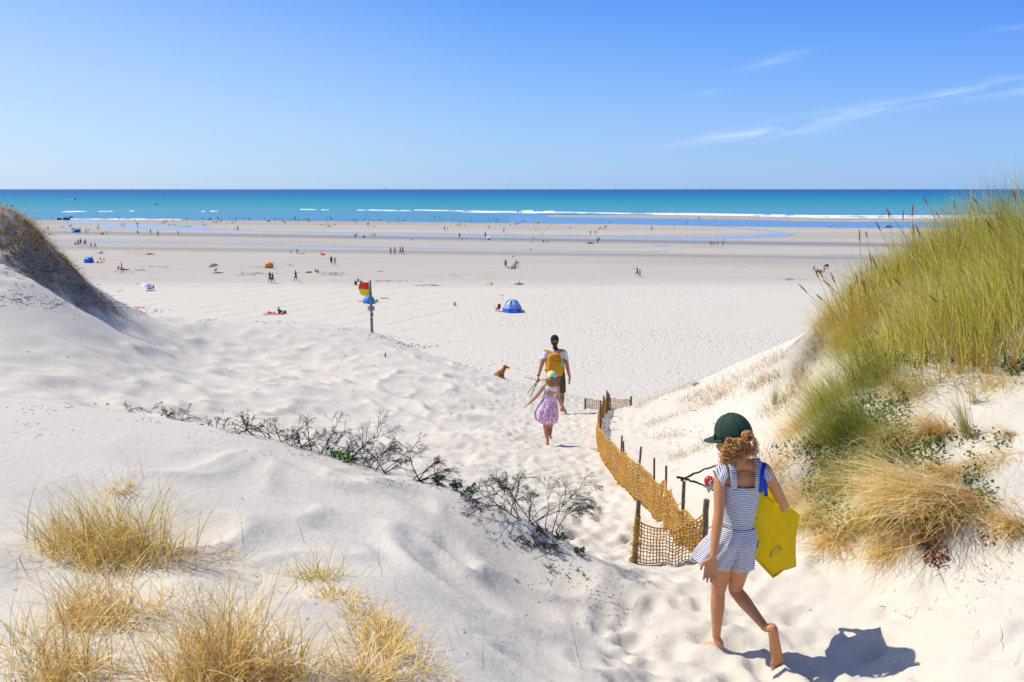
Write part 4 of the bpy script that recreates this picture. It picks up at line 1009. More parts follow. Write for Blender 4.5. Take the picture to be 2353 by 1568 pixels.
# backpack
bp = empty('backpack', mp(1275, 864, -.2), 'mustard yellow backpack on the back of the woman in the white shirt', 'backpack')
MUS = simple('mustard_canvas', (.60, .27, .012), .75, .25, .12, 18, .6, 24)
def rbox(name, cx, cy, hw, hh, dep, dy, mat, parent, bev=.04):
    V, Fc = [], []; c = mp(cx, cy, dy); box_vf(V, Fc, c - parent.location, (2 * hw * ms, dep, 2 * hh * ms)); o = obj(name, mesh_np(name, V, Fc, mat), parent); bevel(o, bev, 4); return o
rings = []
for py, hw, dep in ((812, 3, .05), (812.8, 9, .11), (815, 13, .145), (822, 15.5, .165), (835, 17, .185), (850, 18, .19), (859, 17.5, .185), (863.5, 15, .16), (864.5, 6, .06)):
    c0 = mp(1274.5, py, -.21) - bp.location; rings.append([c0 + Vector((hw * ms * math.copysign(abs(math.cos(a)) ** .6, math.cos(a)), dep / 2 * math.copysign(abs(math.sin(a)) ** .6, math.sin(a)), .006 * math.sin(5 * a + py))) for a in np.linspace(0, 2 * math.pi, 33)[:-1]])
loft('main_compartment', rings, MUS, parent=bp, caps=True)
rbox('front_pocket', 1274.5, 843, 14.5, 11.5, .07, -.315, MUS, bp, .03); rbox('base', 1277, 858, 15, 7, .15, -.22, MUS, bp, .05)
V, Fc = [], []
tube(V, Fc, [mp(1263, 832.5, -.355) - bp.location, mp(1275, 833.5, -.36) - bp.location, mp(1287, 832.5, -.355) - bp.location], .006, 5); tube(V, Fc, [mp(1260, 840, -.30) - bp.location, mp(1262, 822, -.31) - bp.location, mp(1275, 815.5, -.31) - bp.location, mp(1287, 822, -.31) - bp.location, mp(1289, 840, -.30) - bp.location], .004, 5)
obj('zip', mesh_np('zip', V, Fc, flat((.30, .13, .01))), bp)
for sx, x0, x1 in ((-1, 1270, 1254.5), (1, 1280, 1295)):
    pts = [mp(x0 - 1 * sx, 815, -.19), mp((x0 + x1) / 2, 808, -.15), mp(x1, 803.5, -.04), mp(x1, 804, .06), mp(x1 - sx * 1, 816, .14), mp(x1 - sx * 2, 836, .13), mp(x1 - sx * 1, 852, .0), mp(x1 - sx * 3, 856, -.12)]
    V = []; Fc = []
    for p in pts: V += [tuple(p - bp.location + Vector((-.032, 0, 0))), tuple(p - bp.location + Vector((.032, 0, .0)))]
    Fc = [(2 * i, 2 * i + 1, 2 * i + 3, 2 * i + 2) for i in range(len(pts) - 1)]
    o = obj('shoulder_strap', mesh_np('shoulder_strap', V, Fc, MUS), bp); s_ = o.modifiers.new('s', 'SOLIDIFY'); s_.thickness = .012
rbox('side_pocket', 1290.5, 850, 3.5, 9, .12, -.20, MUS, bp, .02)
bt = mp(1291, 843, -.24); o = tubes_obj('bottle', [([Vector((0, 0, 0)), Vector((0, 0, .12)), Vector((0, 0, .15)), Vector((0, 0, .17))], [.032, .032, .018, .016])], simple('turquoise_plastic', (.10, .55, .60), .3, .5, .05), None, 10, bt); tag(o, 'turquoise water bottle in the side pocket of the mustard backpack', 'bottle')
# dried stalks in her left hand
hw_ = wL + Vector((-.01, .01, -.10))
for k, (dx, dz, dy, ln, r, lab) in enumerate(((-.30, .05, .1, 1, .010, 'pale stalk sticking out to the left from the hand of the woman'), (.40, -.03, .15, 1, .010, 'straw coloured stalk crossing behind the small girl from the hand of the woman'), (-.22, -.27, -.05, 1, .013, 'brown stalk hanging low to the left in the hand of the woman'), (-.16, -.36, .0, 1, .018, 'flat dry seed pod hanging steeply from the hand of the woman'))):
    stick('dry_stalk', [hw_ - Vector((dx, dy, dz)) * .12, hw_ + Vector((dx, dy, dz)) * .5, hw_ + Vector((dx, dy, dz))], r * .8, lab, 'stalk', simple('dry_stalk_%d' % k, (.22, .14, .055), .8, .2, .3, 30))

# ================================================================== small girl
KY = 11.8; ks = KY / F / .985
def kp(px, py, dy=0.0): return P(px, py, KY + dy)
kroot = empty('person', kp(1260, 1021), 'small girl in a pink flowered sundress and tie-dye cap with arms held out', 'person')
kroot.location.z = gz(kroot.location.x, KY); kz = kroot.location.z
h1, k1, a1_ = kp(1255, 962), kp(1254.5, 988, .01), kp(1258, 1010); f1 = Vector((a1_.x, a1_.y, kz))
h2, k2, a2_ = kp(1266, 962), kp(1264, 984, .05), kp(1264, 998, -.09)
he2, ba2 = kp(1263.5, 1003, -.15), kp(1267, 1007.5, -.06)
s1, e1, w1_ = kp(1250, 888.5), kp(1231, 913), kp(1216, 927.5); s2, e2, w2_ = kp(1281, 889.5), kp(1283.5, 916, .0), kp(1295.5, 938, -.02)
hk = kp(1267.5, 869)
ch = [[(h1, .062), (h1.lerp(k1, .5), .05), (k1, .037), (k1.lerp(a1_, .3), .039), (a1_, .024), (f1 + Vector((0, -.02, .028)), .026)], [(h2, .062), (h2.lerp(k2, .5), .05), (k2, .037), (k2.lerp(a2_, .3), .038), (a2_, .024), (he2, .024)],
      [(s1, .034), (e1, .026), (w1_, .018)], [(s2, .034), (e2, .026), (w2_, .018)], [(kp(1266, 884), .034), (kp(1266.5, 878), .032)], [(s1, .036), (s2, .036)]]
ch += hand(w1_, (-.75, .1, -.6), (.1, .8, .3), (0, 0, -1), .72, .5, .35) + hand(w2_, (.42, .0, -.9), (-.6, .6, -.2), (-1, 0, 0), .74, .3, .25)
ch += foot(f1 + Vector((0, -.03, .0)), f1 + Vector((.01, .08, .0)), (0, 0, 1), (1, 0, 0), .62) + foot(he2, ba2, (-.2, .8, .6), (-1, 0, 0), .62)
el_ = [(kp(1266, 905), (.095, .065, .11)), (kp(1264, 930), (.088, .066, .10)), (kp(1261, 955), (.10, .075, .08)), (hk, (.070, .084, .092)), (hk + Vector((-.072, 0, -.01)), (.01, .016, .026)), (hk + Vector((.072, 0, -.01)), (.01, .016, .026)), (hk + Vector((0, .086, -.012)), (.01, .014, .018))]
o = obj('body', fused('body', ch, el_, .006, SK_KID, 3)); centred(o, kroot)
m = NT('flower_print'); tcn = m.n('ShaderNodeTexCoord'); v = tcn.outputs['Object']
vo = m.n('ShaderNodeTexVoronoi'); vo.inputs['Scale'].default_value = 46; m.l(v, vo.inputs['Vector']); spv = m.n('ShaderNodeSeparateColor'); m.l(vo.outputs['Color'], spv.inputs[0])
pc = m.ramp(spv.outputs[0], [(0, (.62, .03, .18)), (.3, (.62, .03, .18)), (.34, (.80, .22, .42)), (.55, (.80, .22, .42)), (.6, (.12, .10, .45)), (.78, (.12, .10, .45)), (.82, (.85, .82, .84)), (1, (.85, .82, .84))])
c = m.mix(m.rng(vo.outputs['Distance'], .42, .60), pc, (.72, .60, .74)); FLW = m.done(m.pbsdf(c, .85, .2, m.bump(m.noise(m.mapping(v, (9, 9, 3)), 1, 3), .6, .04)))
rings = []
for py, cx, hw, ry, rf in ((897, 1266, 15, .075, .004), (905, 1265, 15, .075, .004), (915, 1263, 16, .08, .008), (924, 1261, 18.5, .10, .02), (936, 1258, 23.5, .13, .04), (948, 1256, 26.5, .15, .05), (958, 1255.5, 27, .16, .05), (966, 1256, 25, .155, .05), (970, 1256.5, 21, .13, .05)):
    rings.append(ell_ring(kp(cx, py), hw * ks, ry, 60, tilt=(-.10 if py > 940 else 0, 0), ruf=rf, nf=8, ph=1.2))
dr = loft('dress', rings, FLW, thick=.004); centred(dr, kroot)
# upper bodice: white yoke with an oval opening in the back
rings = []
for py, hw, ry in ((884.5, 11.5, .05), (888, 15.5, .07), (893, 15.2, .076), (898, 15.2, .076)):
    rings.append(ell_ring(kp(1266, py), hw * ks, ry, 60))
o = loft('yoke', rings, WSH, thick=.004); centred(o, kroot)
V, Fc = [], []; add_ell(V, Fc, kp(1263.5, 903.5, -.071), (9.2 * ks, .012, 7.8 * ks)); o = obj('back_opening', mesh_np('back_opening', V, Fc, SK_KID)); centred(o, kroot)
o = loft('cycling_shorts', [ell_ring(kp(1255.5, 962 + i * 3.6), .060 - .004 * i, .060, 20) for i in range(4)], flat((.80, .07, .25)), thick=.004); centred(o, kroot)
o = loft('cycling_shorts', [ell_ring(kp(1266, 962 + i * 2.4), .058 - .002 * i, .058, 20) for i in range(4)], flat((.80, .07, .25)), thick=.004); centred(o, kroot)
m = NT('tie_dye'); tcn = m.n('ShaderNodeTexCoord'); sp = m.n('ShaderNodeSeparateXYZ'); m.l(tcn.outputs['Object'], sp.inputs[0])
q = m.math('ADD', m.math('MULTIPLY', m.math('SUBTRACT', sp.outputs['X'], hk.x), 5.2), m.math('ADD', .5, m.math('MULTIPLY', m.math('SUBTRACT', m.noise(tcn.outputs['Object'], 14, 3), .5), .4)))
TD = m.done(m.pbsdf(m.ramp(q, [(0, (.80, .78, .25)), (.35, (.72, .80, .30)), (.55, (.40, .70, .45)), (.75, (.35, .72, .78)), (1, (.75, .35, .50))]), .8, .2))
V, Fc = [], []; add_ell(V, Fc, hk + Vector((.0, .0, .032)), (.078, .092, .082)); o = obj('cap', mesh_np('cap', V, Fc, TD)); centred(o, kroot); 
V, Fc = [], []; add_ell(V, Fc, hk + Vector((0, .12, .02)), (.065, .065, .012)); b_ = obj('brim', mesh_np('brim', V, Fc, TD)); b_.parent = o
BLO = [(.50, .30, .12), (.38, .21, .08), (.60, .40, .18)]
def se4(R):
    a = hk + Vector((R.gauss(0, .045), -.066 - .02 * R.random(), .012)); return a, a + Vector((R.gauss(.0, .035), R.gauss(-.01, .012), -.09 - .045 * R.random()))
V, Fc = [], []; add_ell(V, Fc, hk + Vector((0, -.084, .022)), (.026, .012, .018)); o2 = obj('cap_opening', mesh_np('cap_opening', V, Fc, flat((.10, .06, .03)))); o2.parent = o; tube(V, Fc, [], 0) if False else None
V, Fc = [], []; tube(V, Fc, [hk + Vector((.082 * math.sin(t), -.094 * math.cos(t), .004)) for t in np.linspace(-1.5, 1.5, 14)], .006, 5); o3 = obj('cap_hem', mesh_np('cap_hem', V, Fc, flat((.70, .25, .40)))); o3.parent = o
kh = curls('hair', se4, 150, kroot, BLO, .0036, .005, 1.3, seed=5)
V, Fc = [], []; add_ell(V, Fc, hk + Vector((0, -.02, -.045)), (.075, .07, .06)); o = obj('hair_underlayer', mesh_np('hair_underlayer', V, Fc, simple('blond_hair', BLO[1], .6, .3, .3, 50))); o.parent = kh

# ================================================================== dog
DOG = 1
DY = 23.0
def dp(px, py, dy=0.0): return P(px, py, DY + dy)
droot = empty('dog', dp(1150, 866), 'red-brown spaniel sitting on the dune edge with its back to us', 'dog')
droot.location.z = gz(droot.location.x, DY)
dz_ = droot.location.z; X0 = droot.location.x
def D(x, y, z): return Vector((X0 + x, DY + y, dz_ + z))
FUR = simple('spaniel_fur', (.36, .135, .035), .8, .2, .35, 14, .9, 60)
ch = [[(D(-.10, .03, .12), .115), (D(-.03, .03, .20), .115), (D(.06, .02, .28), .095), (D(.12, .0, .36), .070), (D(.15, 0, .42), .062)],
      [(D(.08, .06, .24), .055), (D(.10, .06, .12), .036), (D(.10, .05, .02), .028), (D(.14, .05, .012), .028)], [(D(.08, -.06, .24), .055), (D(.105, -.07, .12), .036), (D(.105, -.07, .02), .028), (D(.15, -.07, .012), .028)],
      [(D(-.08, -.10, .12), .085), (D(.02, -.12, .08), .05), (D(-.04, -.12, .025), .03), (D(.04, -.12, .015), .028)], [(D(-.08, .14, .12), .085), (D(.02, .16, .08), .05), (D(-.04, .16, .025), .03), (D(.04, .16, .015), .028)],
      [(D(-.17, .03, .05), .035), (D(-.26, .02, .03), .03), (D(-.33, .0, .03), .02)],
      [(D(.19, 0, .44), .045), (D(.26, -.005, .425), .034), (D(.30, -.005, .415), .028)]]
el_ = [(D(.16, 0, .455), (.072, .062, .065)), (D(-.11, .03, .11), (.15, .15, .12))]
o = obj('body', fused('body', ch, el_, .009, FUR, 3)); centred(o, droot)
for sg in (-1, 1):
    V, Fc = [], []; add_ell(V, Fc, D(.145, sg * .066, .40), (.040, .016, .075)); o = obj('ear', mesh_np('ear', V, Fc, simple('ear_fur', (.30, .10, .025), .85, .2, .3, 20, .8, 50))); centred(o, droot)
V, Fc = [], []; add_ell(V, Fc, D(.325, -.005, .425), (.014, .016, .013)); o = obj('nose', mesh_np('nose', V, Fc, flat((.01, .01, .01)))); centred(o, droot)
V, Fc = [], []; add_ell(V, Fc, D(.285, -.005, .375), (.014, .012, .018)); o = obj('tongue', mesh_np('tongue', V, Fc, flat((.5, .12, .12)))); centred(o, droot)

droot.scale = (.84, .84, .84)

# ================================================================== coir net fence
ROPE = simple('coir_rope', (.62, .34, .085), .95, .1, .28, 60, .8, 300)
POSTW = simple('weathered_post', (.17, .125, .085), .9, .1, .35, 22, .8, 120)
fence = empty('net_fence', G(1612, 1284), 'knee-high orange coir net fence on weathered posts winding down beside the path', 'fence')
def fgz(p): p.z = gz(p.x, p.y); return p
base_px = [(1612, 1284), (1582, 1268), (1550, 1248), (1509, 1202), (1447, 1137), (1418, 1111), (1387, 1064), (1375, 1035), (1373, 1002), (1377, 975), (1388, 955), (1401, 940)]
bl = [G(a, b) for a, b in base_px]
def dens(pts, step):
    pts = [Vector(p) for p in pts]; out_ = [pts[0]]; 
    t = [0.0]
    for a, b in zip(pts[:-1], pts[1:]): t.append(t[-1] + (b - a).length)
    n = max(2, int(t[-1] / step)); tt = np.linspace(0, t[-1], n + 1)
    return [Vector([float(np.interp(q, t, [p[k] for p in pts])) for k in range(3)]) for q in tt], tt
def catm(pts, sub=6):
    o = []
    for i in range(len(pts) - 1):
        p0, p1, p2, p3 = pts[max(i - 1, 0)], pts[i], pts[i + 1], pts[min(i + 2, len(pts) - 1)]
        for k in range(sub):
            t = k / sub; o.append(.5 * ((2 * p1) + (p2 - p0) * t + (2 * p0 - 5 * p1 + 4 * p2 - p3) * t * t + (3 * p1 - p0 - 3 * p2 + p3) * t ** 3))
    o.append(pts[-1]); return o
def netting(line, hfun, nstep, rows, rad, parent, seed=0, sagposts=None, wob=.006, slack=.03):
    R = np.random.RandomState(seed); st, tt = dens(line, nstep); V, Fc = [], []
    for p in st: p.z = gz(p.x, p.y) + .012
    n = len(st); hh = [hfun(t / tt[-1]) for t in tt]
    nrm = []
    for i in range(n):
        d = st[min(i + 1, n - 1)] - st[max(i - 1, 0)]; d.z = 0; d.normalize(); nrm.append(Vector((-d.y, d.x, 0)))
    grid = []
    for i, p in enumerate(st):
        sag = 0
        if sagposts is not None:
            k = min(abs(tt[i] - q) for q in sagposts); sag = slack * min(1, k / .35)
        col = []
        for r_ in range(rows + 1):
            q = r_ / rows; z = q * (hh[i] - sag)
            bend = nrm[i] * (.02 * math.sin(tt[i] * 5 + seed) * math.sin(q * 3))
            col.append(p + Vector((0, 0, z)) + bend + Vector((R.randn(), R.randn(), R.randn())) * wob)
        grid.append(col)
    for i in range(n): tube(V, Fc, grid[i], rad * (.8 + .5 * R.rand()), 4)
    for r_ in range(rows + 1): tube(V, Fc, [grid[i][r_] for i in range(n)], rad * (1.7 if r_ == rows else .8 + .5 * R.rand()), 4)
    o = obj('netting', mesh_np('netting', V, Fc, ROPE)); centred(o, parent); return o, st, tt
def post(p, h, r, parent, lean=(0, 0), label=None):
    V, Fc = [], []; p = Vector(p); R = random.Random(int(p.x * 997 + p.y * 131))
    pts = [p + Vector((lean[0] * t * h + R.gauss(0, .003), lean[1] * t * h + R.gauss(0, .003), -.08 + t * (h + .08))) for t in np.linspace(0, 1, 6)]
    tube(V, Fc, pts, [r * (1 + R.gauss(0, .06)) for _ in pts], 8)
    o = obj('post', mesh_np('post', V, Fc, POSTW, smooth=False)); centred(o, parent); return o
longl = catm(bl, 6)
tposts = [0, .35, .95, 1.6, 2.2, 3.1, 4.0, 5.0, 6.2, 7.6, 9.2, 11]
def hl_(t): return float(np.interp(t, [0, .06, .12, .2, .4, .6, 1], [.30, .38, .43, .43, .37, .32, .30])) + .012 * math.sin(t * 31)
nt1, st, tt = netting(longl, hl_, .033, 11, .0050, fence, 2, [0, .9, 1.9, 2.6, 3.4, 4.4, 6.0, 8, 10], .004, .03)
# posts where the photo shows their tops
for (tx, ty) in ((1559.2, 1107.9), (1520.5, 1072.7), (1496.2, 1055), (1458.4, 1028.8), (1425.8, 1015.6), (1418.8, 1002.4)):
    # find fence-line point whose view x equals the post's x
    best = min(st, key=lambda p: abs((p.x / (p.y * CP - (p.z - CZ) * SP)) * F + W2 - tx))
    b = Vector(best); top = P(tx, ty, b.y + .012); post((b.x + .035, b.y + .035, gz(b.x, b.y)), top.z - gz(b.x, b.y), .011 if tx != 1559.2 else .016, fence, (random.Random(tx).gauss(0, .02), 0))
L_ = len(st)
for fr_i, dx in ((.60, .04), (.64, .05), (.68, .03), (.73, .05), (.78, .02), (.83, .04), (.88, .03), (.92, -.03), (.96, .03)):
    b = Vector(st[int(fr_i * (L_ - 1))]); post((b.x + dx, b.y + .03, gz(b.x, b.y)), .46, .017, fence, (random.Random(fr_i).gauss(0, .05), 0))
# near cross panel
pA = G(1457, 1294); pB = G(1612, 1284)
post(pA, P(1465, 1149, pA.y).z - pA.z, .020, fence, (.045, 0)); post(pB + Vector((.02, .02, 0)), P(1619, 1150.4, pB.y).z - pB.z, .023, fence, (.01, 0))
netting([pA, pA.lerp(pB, .5) + Vector((0, .01, 0)), pB], lambda t: .375 - .07 * math.sin(math.pi * t) + .0 * t, .0262, 11, .0042, fence, 7, None, .0028)
# frayed rope wound round the near left post
V, Fc = [], []; R = random.Random(2)
for k in range(240):
    t = R.random(); z = .02 + .38 * t; a = R.random() * 6.28; r0 = .022; c0 = pA + Vector((.045 * z, 0, z))
    tuft = 1 if (int(t * 5.99) % 2 == 0 and R.random() < .5) or t < .06 else 0
    if tuft:
        d = Vector((math.cos(a), math.sin(a) * .6, R.gauss(-.3, .5))); tube(V, Fc, [c0 + d * .015, c0 + d * (.03 + .02 * R.random()), c0 + d * .05 + Vector((0, 0, -.02 * R.random()))], .0028, 4)
    else: tube(V, Fc, [c0 + Vector((r0 * math.cos(a + q), r0 * math.sin(a + q), .006 * q)) for q in np.linspace(0, 2.6, 6)], .0045, 4)
o = obj('rope_binding', mesh_np('rope_binding', V, Fc, ROPE)); centred(o, fence)
# far cross panels
qM = G(1401, 943); qA = fgz(P(1345, 937, qM.y + .1)); qB = fgz(P(1449, 947, qM.y - .35))
for q, tx, ty in ((qA, 1344.7, 916), (qM, 1401, 914.5), (qB, 1449.3, 911.5)): post(q, P(tx, ty, q.y).z - q.z, .026, fence)
netting([qA, qM], lambda t: .25 - .05 * math.sin(math.pi * t), .052, 6, .006, fence, 9, None, .006); netting([qM, qB], lambda t: .30 - .03 * math.sin(math.pi * t), .052, 8, .006, fence, 11, None, .006)

# ================================================================== flagpole at the dune edge
fb = G(855, 765); FY = fb.y
fp = empty('flagpole', fb, 'grey pole with a red over yellow bathing zone flag at the dune edge', 'flagpole')
topz = P(850.5, 645, FY).z
GREY = simple('galvanised_steel', (.17, .18, .18), .5, .5, .15, 8)
sF = FY / F
o = tubes_obj('pole', [([fb + Vector((0, 0, -.3)), fb + Vector((0, 0, 1)), Vector((fb.x - .02, fb.y, topz))], [.055, .055, .05])], GREY, None, 12); centred(o, fp)
RED = simple('red_nylon', (.66, .045, .025), .7, .3, .05, 8, transl=.3); YLW = simple('yellow_nylon', (.66, .60, .035), .7, .3, .05, 8, transl=.3)
fw, fh = 25 * sF, 33.5 * sF; zt = P(850, 648, FY).z
for nm, a0_, a1_2, mt in (('flag_red_band', 0, .5, RED), ('flag_yellow_band', .5, 1, YLW)):
    V, Fc = [], []; nu, nv = 24, 10
    for j in range(nv + 1):
        v_ = a0_ + (a1_2 - a0_) * j / nv
        for i in range(nu + 1):
            u_ = i / nu; x = fb.x - .06 - fw * u_ * (1 - .22 * u_ * abs(v_ - .45) * 2); y = FY + .07 * math.sin(5.5 * u_ + 1.5 * v_) * u_; z = zt - fh * v_ - .03 * u_ * (.5 - v_) * 2 - .02 * math.sin(6 * u_)
            V.append((x, y, z))
    n = nu + 1; Fc = [(j * n + i, j * n + i + 1, (j + 1) * n + i + 1, (j + 1) * n + i) for j in range(nv) for i in range(nu)]
    o = obj(nm, mesh_np(nm, V, Fc, mt)); centred(o, fp)
def plate(name, px0, py0, px1, py1, mat, dy, parent, th=.006):
    a = P(px0, py0, FY + dy); b = P(px1, py1, FY + dy); V, Fc = [], []
    box_vf(V, Fc, (a + b) / 2, (abs(b.x - a.x), th, abs(a.z - b.z))); o = obj(name, mesh_np(name, V, Fc, mat, smooth=False)); centred(o, parent); return o
PALE = simple('pale_panel', (.50, .51, .53), .6, .3, .04); WHITE = simple('white_enamel', (.75, .74, .76), .5, .4, .03)
plate('back_of_sign', 844.5, 703.5, 861, 714, PALE, .07, fp)
sg = plate('warning_sign', 851.7, 717.5, 858, 729, WHITE, -.065, fp)
V, Fc = [], []; c = P(854.9, 723, FY - .075); rr_ = 2.7 * sF
tube(V, Fc, [c + Vector((rr_ * math.cos(t), 0, rr_ * 1.45 * math.sin(t))) for t in np.linspace(0, 6.28, 24)], .009, 5); tube(V, Fc, [c + Vector((-rr_ * .7, 0, rr_)), c + Vector((rr_ * .7, 0, -rr_))], .007, 5)
o = obj('prohibition_ring', mesh_np('prohibition_ring', V, Fc, flat((.30, .02, .06)))); centred(o, fp)
V, Fc = [], []
for a, b in (((-.02, .05), (-.02, -.06)), ((-.02, 0), (.022, .045)), ((-.02, 0), (.022, -.05))): tube(V, Fc, [c + Vector((a[0], -.004, a[1])), c + Vector((b[0], -.004, b[1]))], .008, 5)
o = obj('pictogram', mesh_np('pictogram', V, Fc, flat((.02, .01, .04)))); centred(o, fp)

# ================================================================== people and things far out on the beach
def mk_pose(name, J, vox=.022):
    h = lambda k: [Vector(p) for p in J[k]]
    ch = []
    for s in (0, 1):
        hp, kn, an, to = h('leg%d' % s); ch.append([(hp, .085), (kn, .058), (kn.lerp(an, .35), .058), (an, .038), (to, .034)])
        sh, e, w, f = h('arm%d' % s); ch.append([(sh, .052), (e, .042), (w, .030), (f, .034)])
    pe, wa, chs, nk, hd_ = h('spine')
    ch.append([(pe, .13), (wa, .115), (chs, .135)]); ch.append([(chs, .06), (nk, .052), (hd_, .05)]); ch.append([(h('arm0')[0], .06), (chs, .10), (h('arm1')[0], .06)])
    body = fused('body', ch, [(hd_, (.085, .10, .12))], vox, None, 2); body.materials.append(None)
    sd = [(pe.lerp(wa, .6), .14), (wa, .135), (chs, .155)]
    ch = [sd, [(h('arm0')[0], .075), (chs, .12), (h('arm1')[0], .075)]]
    for s in (0, 1): sh, e, w, f = h('arm%d' % s); ch.append([(sh, .07), (sh.lerp(e, .6), .062)])
    shirt = fused('shirt', ch, [], vox, None, 1); shirt.materials.append(None)
    ch = [[(pe, .152), (pe.lerp(wa, .5), .14)]]
    for s in (0, 1): hp, kn, an, to = h('leg%d' % s); ch.append([(hp, .105), (hp.lerp(kn, .72), .088)])
    shorts = fused('shorts', ch, [], vox, None, 1); shorts.materials.append(None)
    V, Fc = [], []; add_ell(V, Fc, hd_ + Vector((0, -.02, .03)), (.095, .105, .11), None, 10); hair = mesh_np('hair', V, Fc); hair.materials.append(None)
    return dict(body=body, shirt=shirt, shorts=shorts, hair=hair)
STAND = dict(leg0=[(-.09, 0, .9), (-.10, .02, .48), (-.11, -.02, .07), (-.12, .10, .035)], leg1=[(.09, 0, .9), (.11, .03, .48), (.13, 0, .07), (.15, .11, .035)],
             arm0=[(-.19, 0, 1.38), (-.25, -.02, 1.12), (-.26, .05, .88), (-.26, .08, .79)], arm1=[(.19, 0, 1.38), (.25, -.03, 1.12), (.25, .06, .88), (.24, .09, .79)], spine=[(0, 0, .93), (0, 0, 1.12), (0, 0, 1.30), (0, .01, 1.46), (0, .02, 1.60)])
AKIM = dict(STAND, arm0=[(-.19, 0, 1.38), (-.36, -.05, 1.17), (-.19, .05, 1.02), (-.14, .06, 1.0)])
WALK = dict(leg0=[(-.08, 0, .9), (-.09, .22, .52), (-.09, .24, .09), (-.09, .36, .04)], leg1=[(.08, 0, .9), (.09, -.06, .48), (.09, -.36, .17), (.09, -.32, .05)],
            arm0=[(-.19, 0, 1.38), (-.23, -.14, 1.13), (-.22, -.16, .90), (-.22, -.14, .81)], arm1=[(.19, 0, 1.38), (.23, .10, 1.13), (.22, .26, .94), (.21, .30, .86)], spine=[(0, 0, .93), (0, .01, 1.12), (0, .02, 1.30), (0, .04, 1.46), (0, .05, 1.60)])
SIT = dict(leg0=[(-.09, 0, .12), (-.13, .36, .42), (-.12, .58, .07), (-.12, .68, .035)], leg1=[(.09, 0, .12), (.15, .40, .34), (.14, .66, .07), (.14, .76, .035)],
           arm0=[(-.18, -.10, .58), (-.24, -.02, .34), (-.18, .22, .38), (-.14, .30, .40)], arm1=[(.18, -.10, .58), (.25, .05, .36), (.2, .28, .32), (.18, .36, .32)], spine=[(0, 0, .13), (0, -.06, .30), (0, -.09, .50), (0, -.06, .66), (0, -.03, .79)])
LEAN = dict(SIT, arm0=[(-.18, -.20, .52), (-.22, -.34, .28), (-.2, -.40, .06), (-.2, -.46, .04)], arm1=[(.18, -.20, .52), (.22, -.34, .28), (.2, -.40, .06), (.2, -.46, .04)], spine=[(0, 0, .13), (0, -.10, .28), (0, -.19, .45), (0, -.21, .60), (0, -.19, .73)],
            leg0=[(-.09, 0, .12), (-.13, .42, .16), (-.12, .82, .06), (-.12, .9, .1)])
CHAIR = dict(leg0=[(-.09, 0, .36), (-.12, .40, .45), (-.12, .48, .07), (-.12, .60, .035)], leg1=[(.09, 0, .36), (.13, .40, .43), (.14, .54, .07), (.14, .66, .035)],
             arm0=[(-.18, -.16, .86), (-.26, -.06, .64), (-.22, .18, .60), (-.2, .26, .60)], arm1=[(.18, -.16, .86), (.26, -.06, .64), (.22, .18, .60), (.2, .26, .60)], spine=[(0, 0, .38), (0, -.08, .58), (0, -.15, .78), (0, -.15, .93), (0, -.12, 1.06)])
LIE = dict(leg0=[(-.09, 0, .12), (-.12, .42, .14), (-.12, .82, .06), (-.12, .86, .15)], leg1=[(.09, 0, .12), (.12, .36, .32), (.12, .56, .07), (.12, .66, .04)],
           arm0=[(-.19, -.46, .12), (-.30, -.24, .07), (-.30, 0, .06), (-.3, .08, .05)], arm1=[(.19, -.46, .12), (.32, -.60, .08), (.16, -.74, .10), (.1, -.78, .1)], spine=[(0, 0, .12), (0, -.19, .12), (0, -.38, .13), (0, -.53, .13), (0, -.67, .15)])
BEND = dict(leg0=[(-.10, 0, .88), (-.12, .06, .47), (-.12, -.02, .07), (-.13, .1, .035)], leg1=[(.10, 0, .88), (.13, .08, .47), (.14, .02, .07), (.15, .14, .035)],
            arm0=[(-.18, .44, .98), (-.2, .50, .72), (-.16, .52, .48), (-.15, .54, .40)], arm1=[(.18, .44, .98), (.2, .54, .74), (.16, .60, .5), (.15, .62, .42)], spine=[(0, -.02, .92), (0, .16, 1.02), (0, .36, 1.06), (0, .50, 1.08), (0, .62, 1.06)])
def low(J, dz): return {k: [(p[0], p[1], p[2] - dz) for p in v] for k, v in J.items()}
WADE = low(STAND, .75)
POSE = dict(st=(mk_pose('st', STAND), 1.72), ak=(mk_pose('ak', AKIM), 1.72), wk=(mk_pose('wk', WALK), 1.72), si=(mk_pose('si', SIT), .91), le=(mk_pose('le', LEAN), .85), ch=(mk_pose('ch', CHAIR), 1.18), ly=(mk_pose('ly', LIE), .5), be=(mk_pose('be', BEND), 1.2), sw=(mk_pose('sw', WADE), .97))
COLS = dict(k=(.012, .012, .016), n=(.015, .025, .08), w=(.75, .75, .78), r=(.60, .03, .03), b=(.03, .15, .55), t=(.03, .35, .38), p=(.75, .10, .30), g=(.28, .28, .29), y=(.72, .60, .03), o=(.75, .25, .04), e=(.05, .25, .07), m=(.25, .06, .18), d=(.10, .08, .07), v=(.45, .38, .36))
CN = dict(k='black', n='navy', w='white', r='red', b='blue', t='teal', p='pink', g='grey', y='yellow', o='orange', e='green', m='purple', d='dark brown', v='pale patterned')
SKD = simple('skin_far', (.25, .115, .065), .6, .3, .1, 6); SKD2 = simple('skin_far_light', (.42, .22, .14), .6, .3, .1, 6)
Z = {1: (0, .2198), 2: (344.7, .2198), 3: (689.3, .2198), 4: (1034, .2198), 5: (1378.7, .2686)}
def zp(z, X, Y): return (Z[z][0] + X * Z[z][1], 402.1 + Y * Z[z][1])
PEOPLE = []   # zone, X, Ybase, height in zoom px, pose, top, bottom, yaw degrees or None, label or None
def pp(z, items):
    for it in items: PEOPLE.append((z,) + tuple(it) + (None,) * (8 - len(it)))
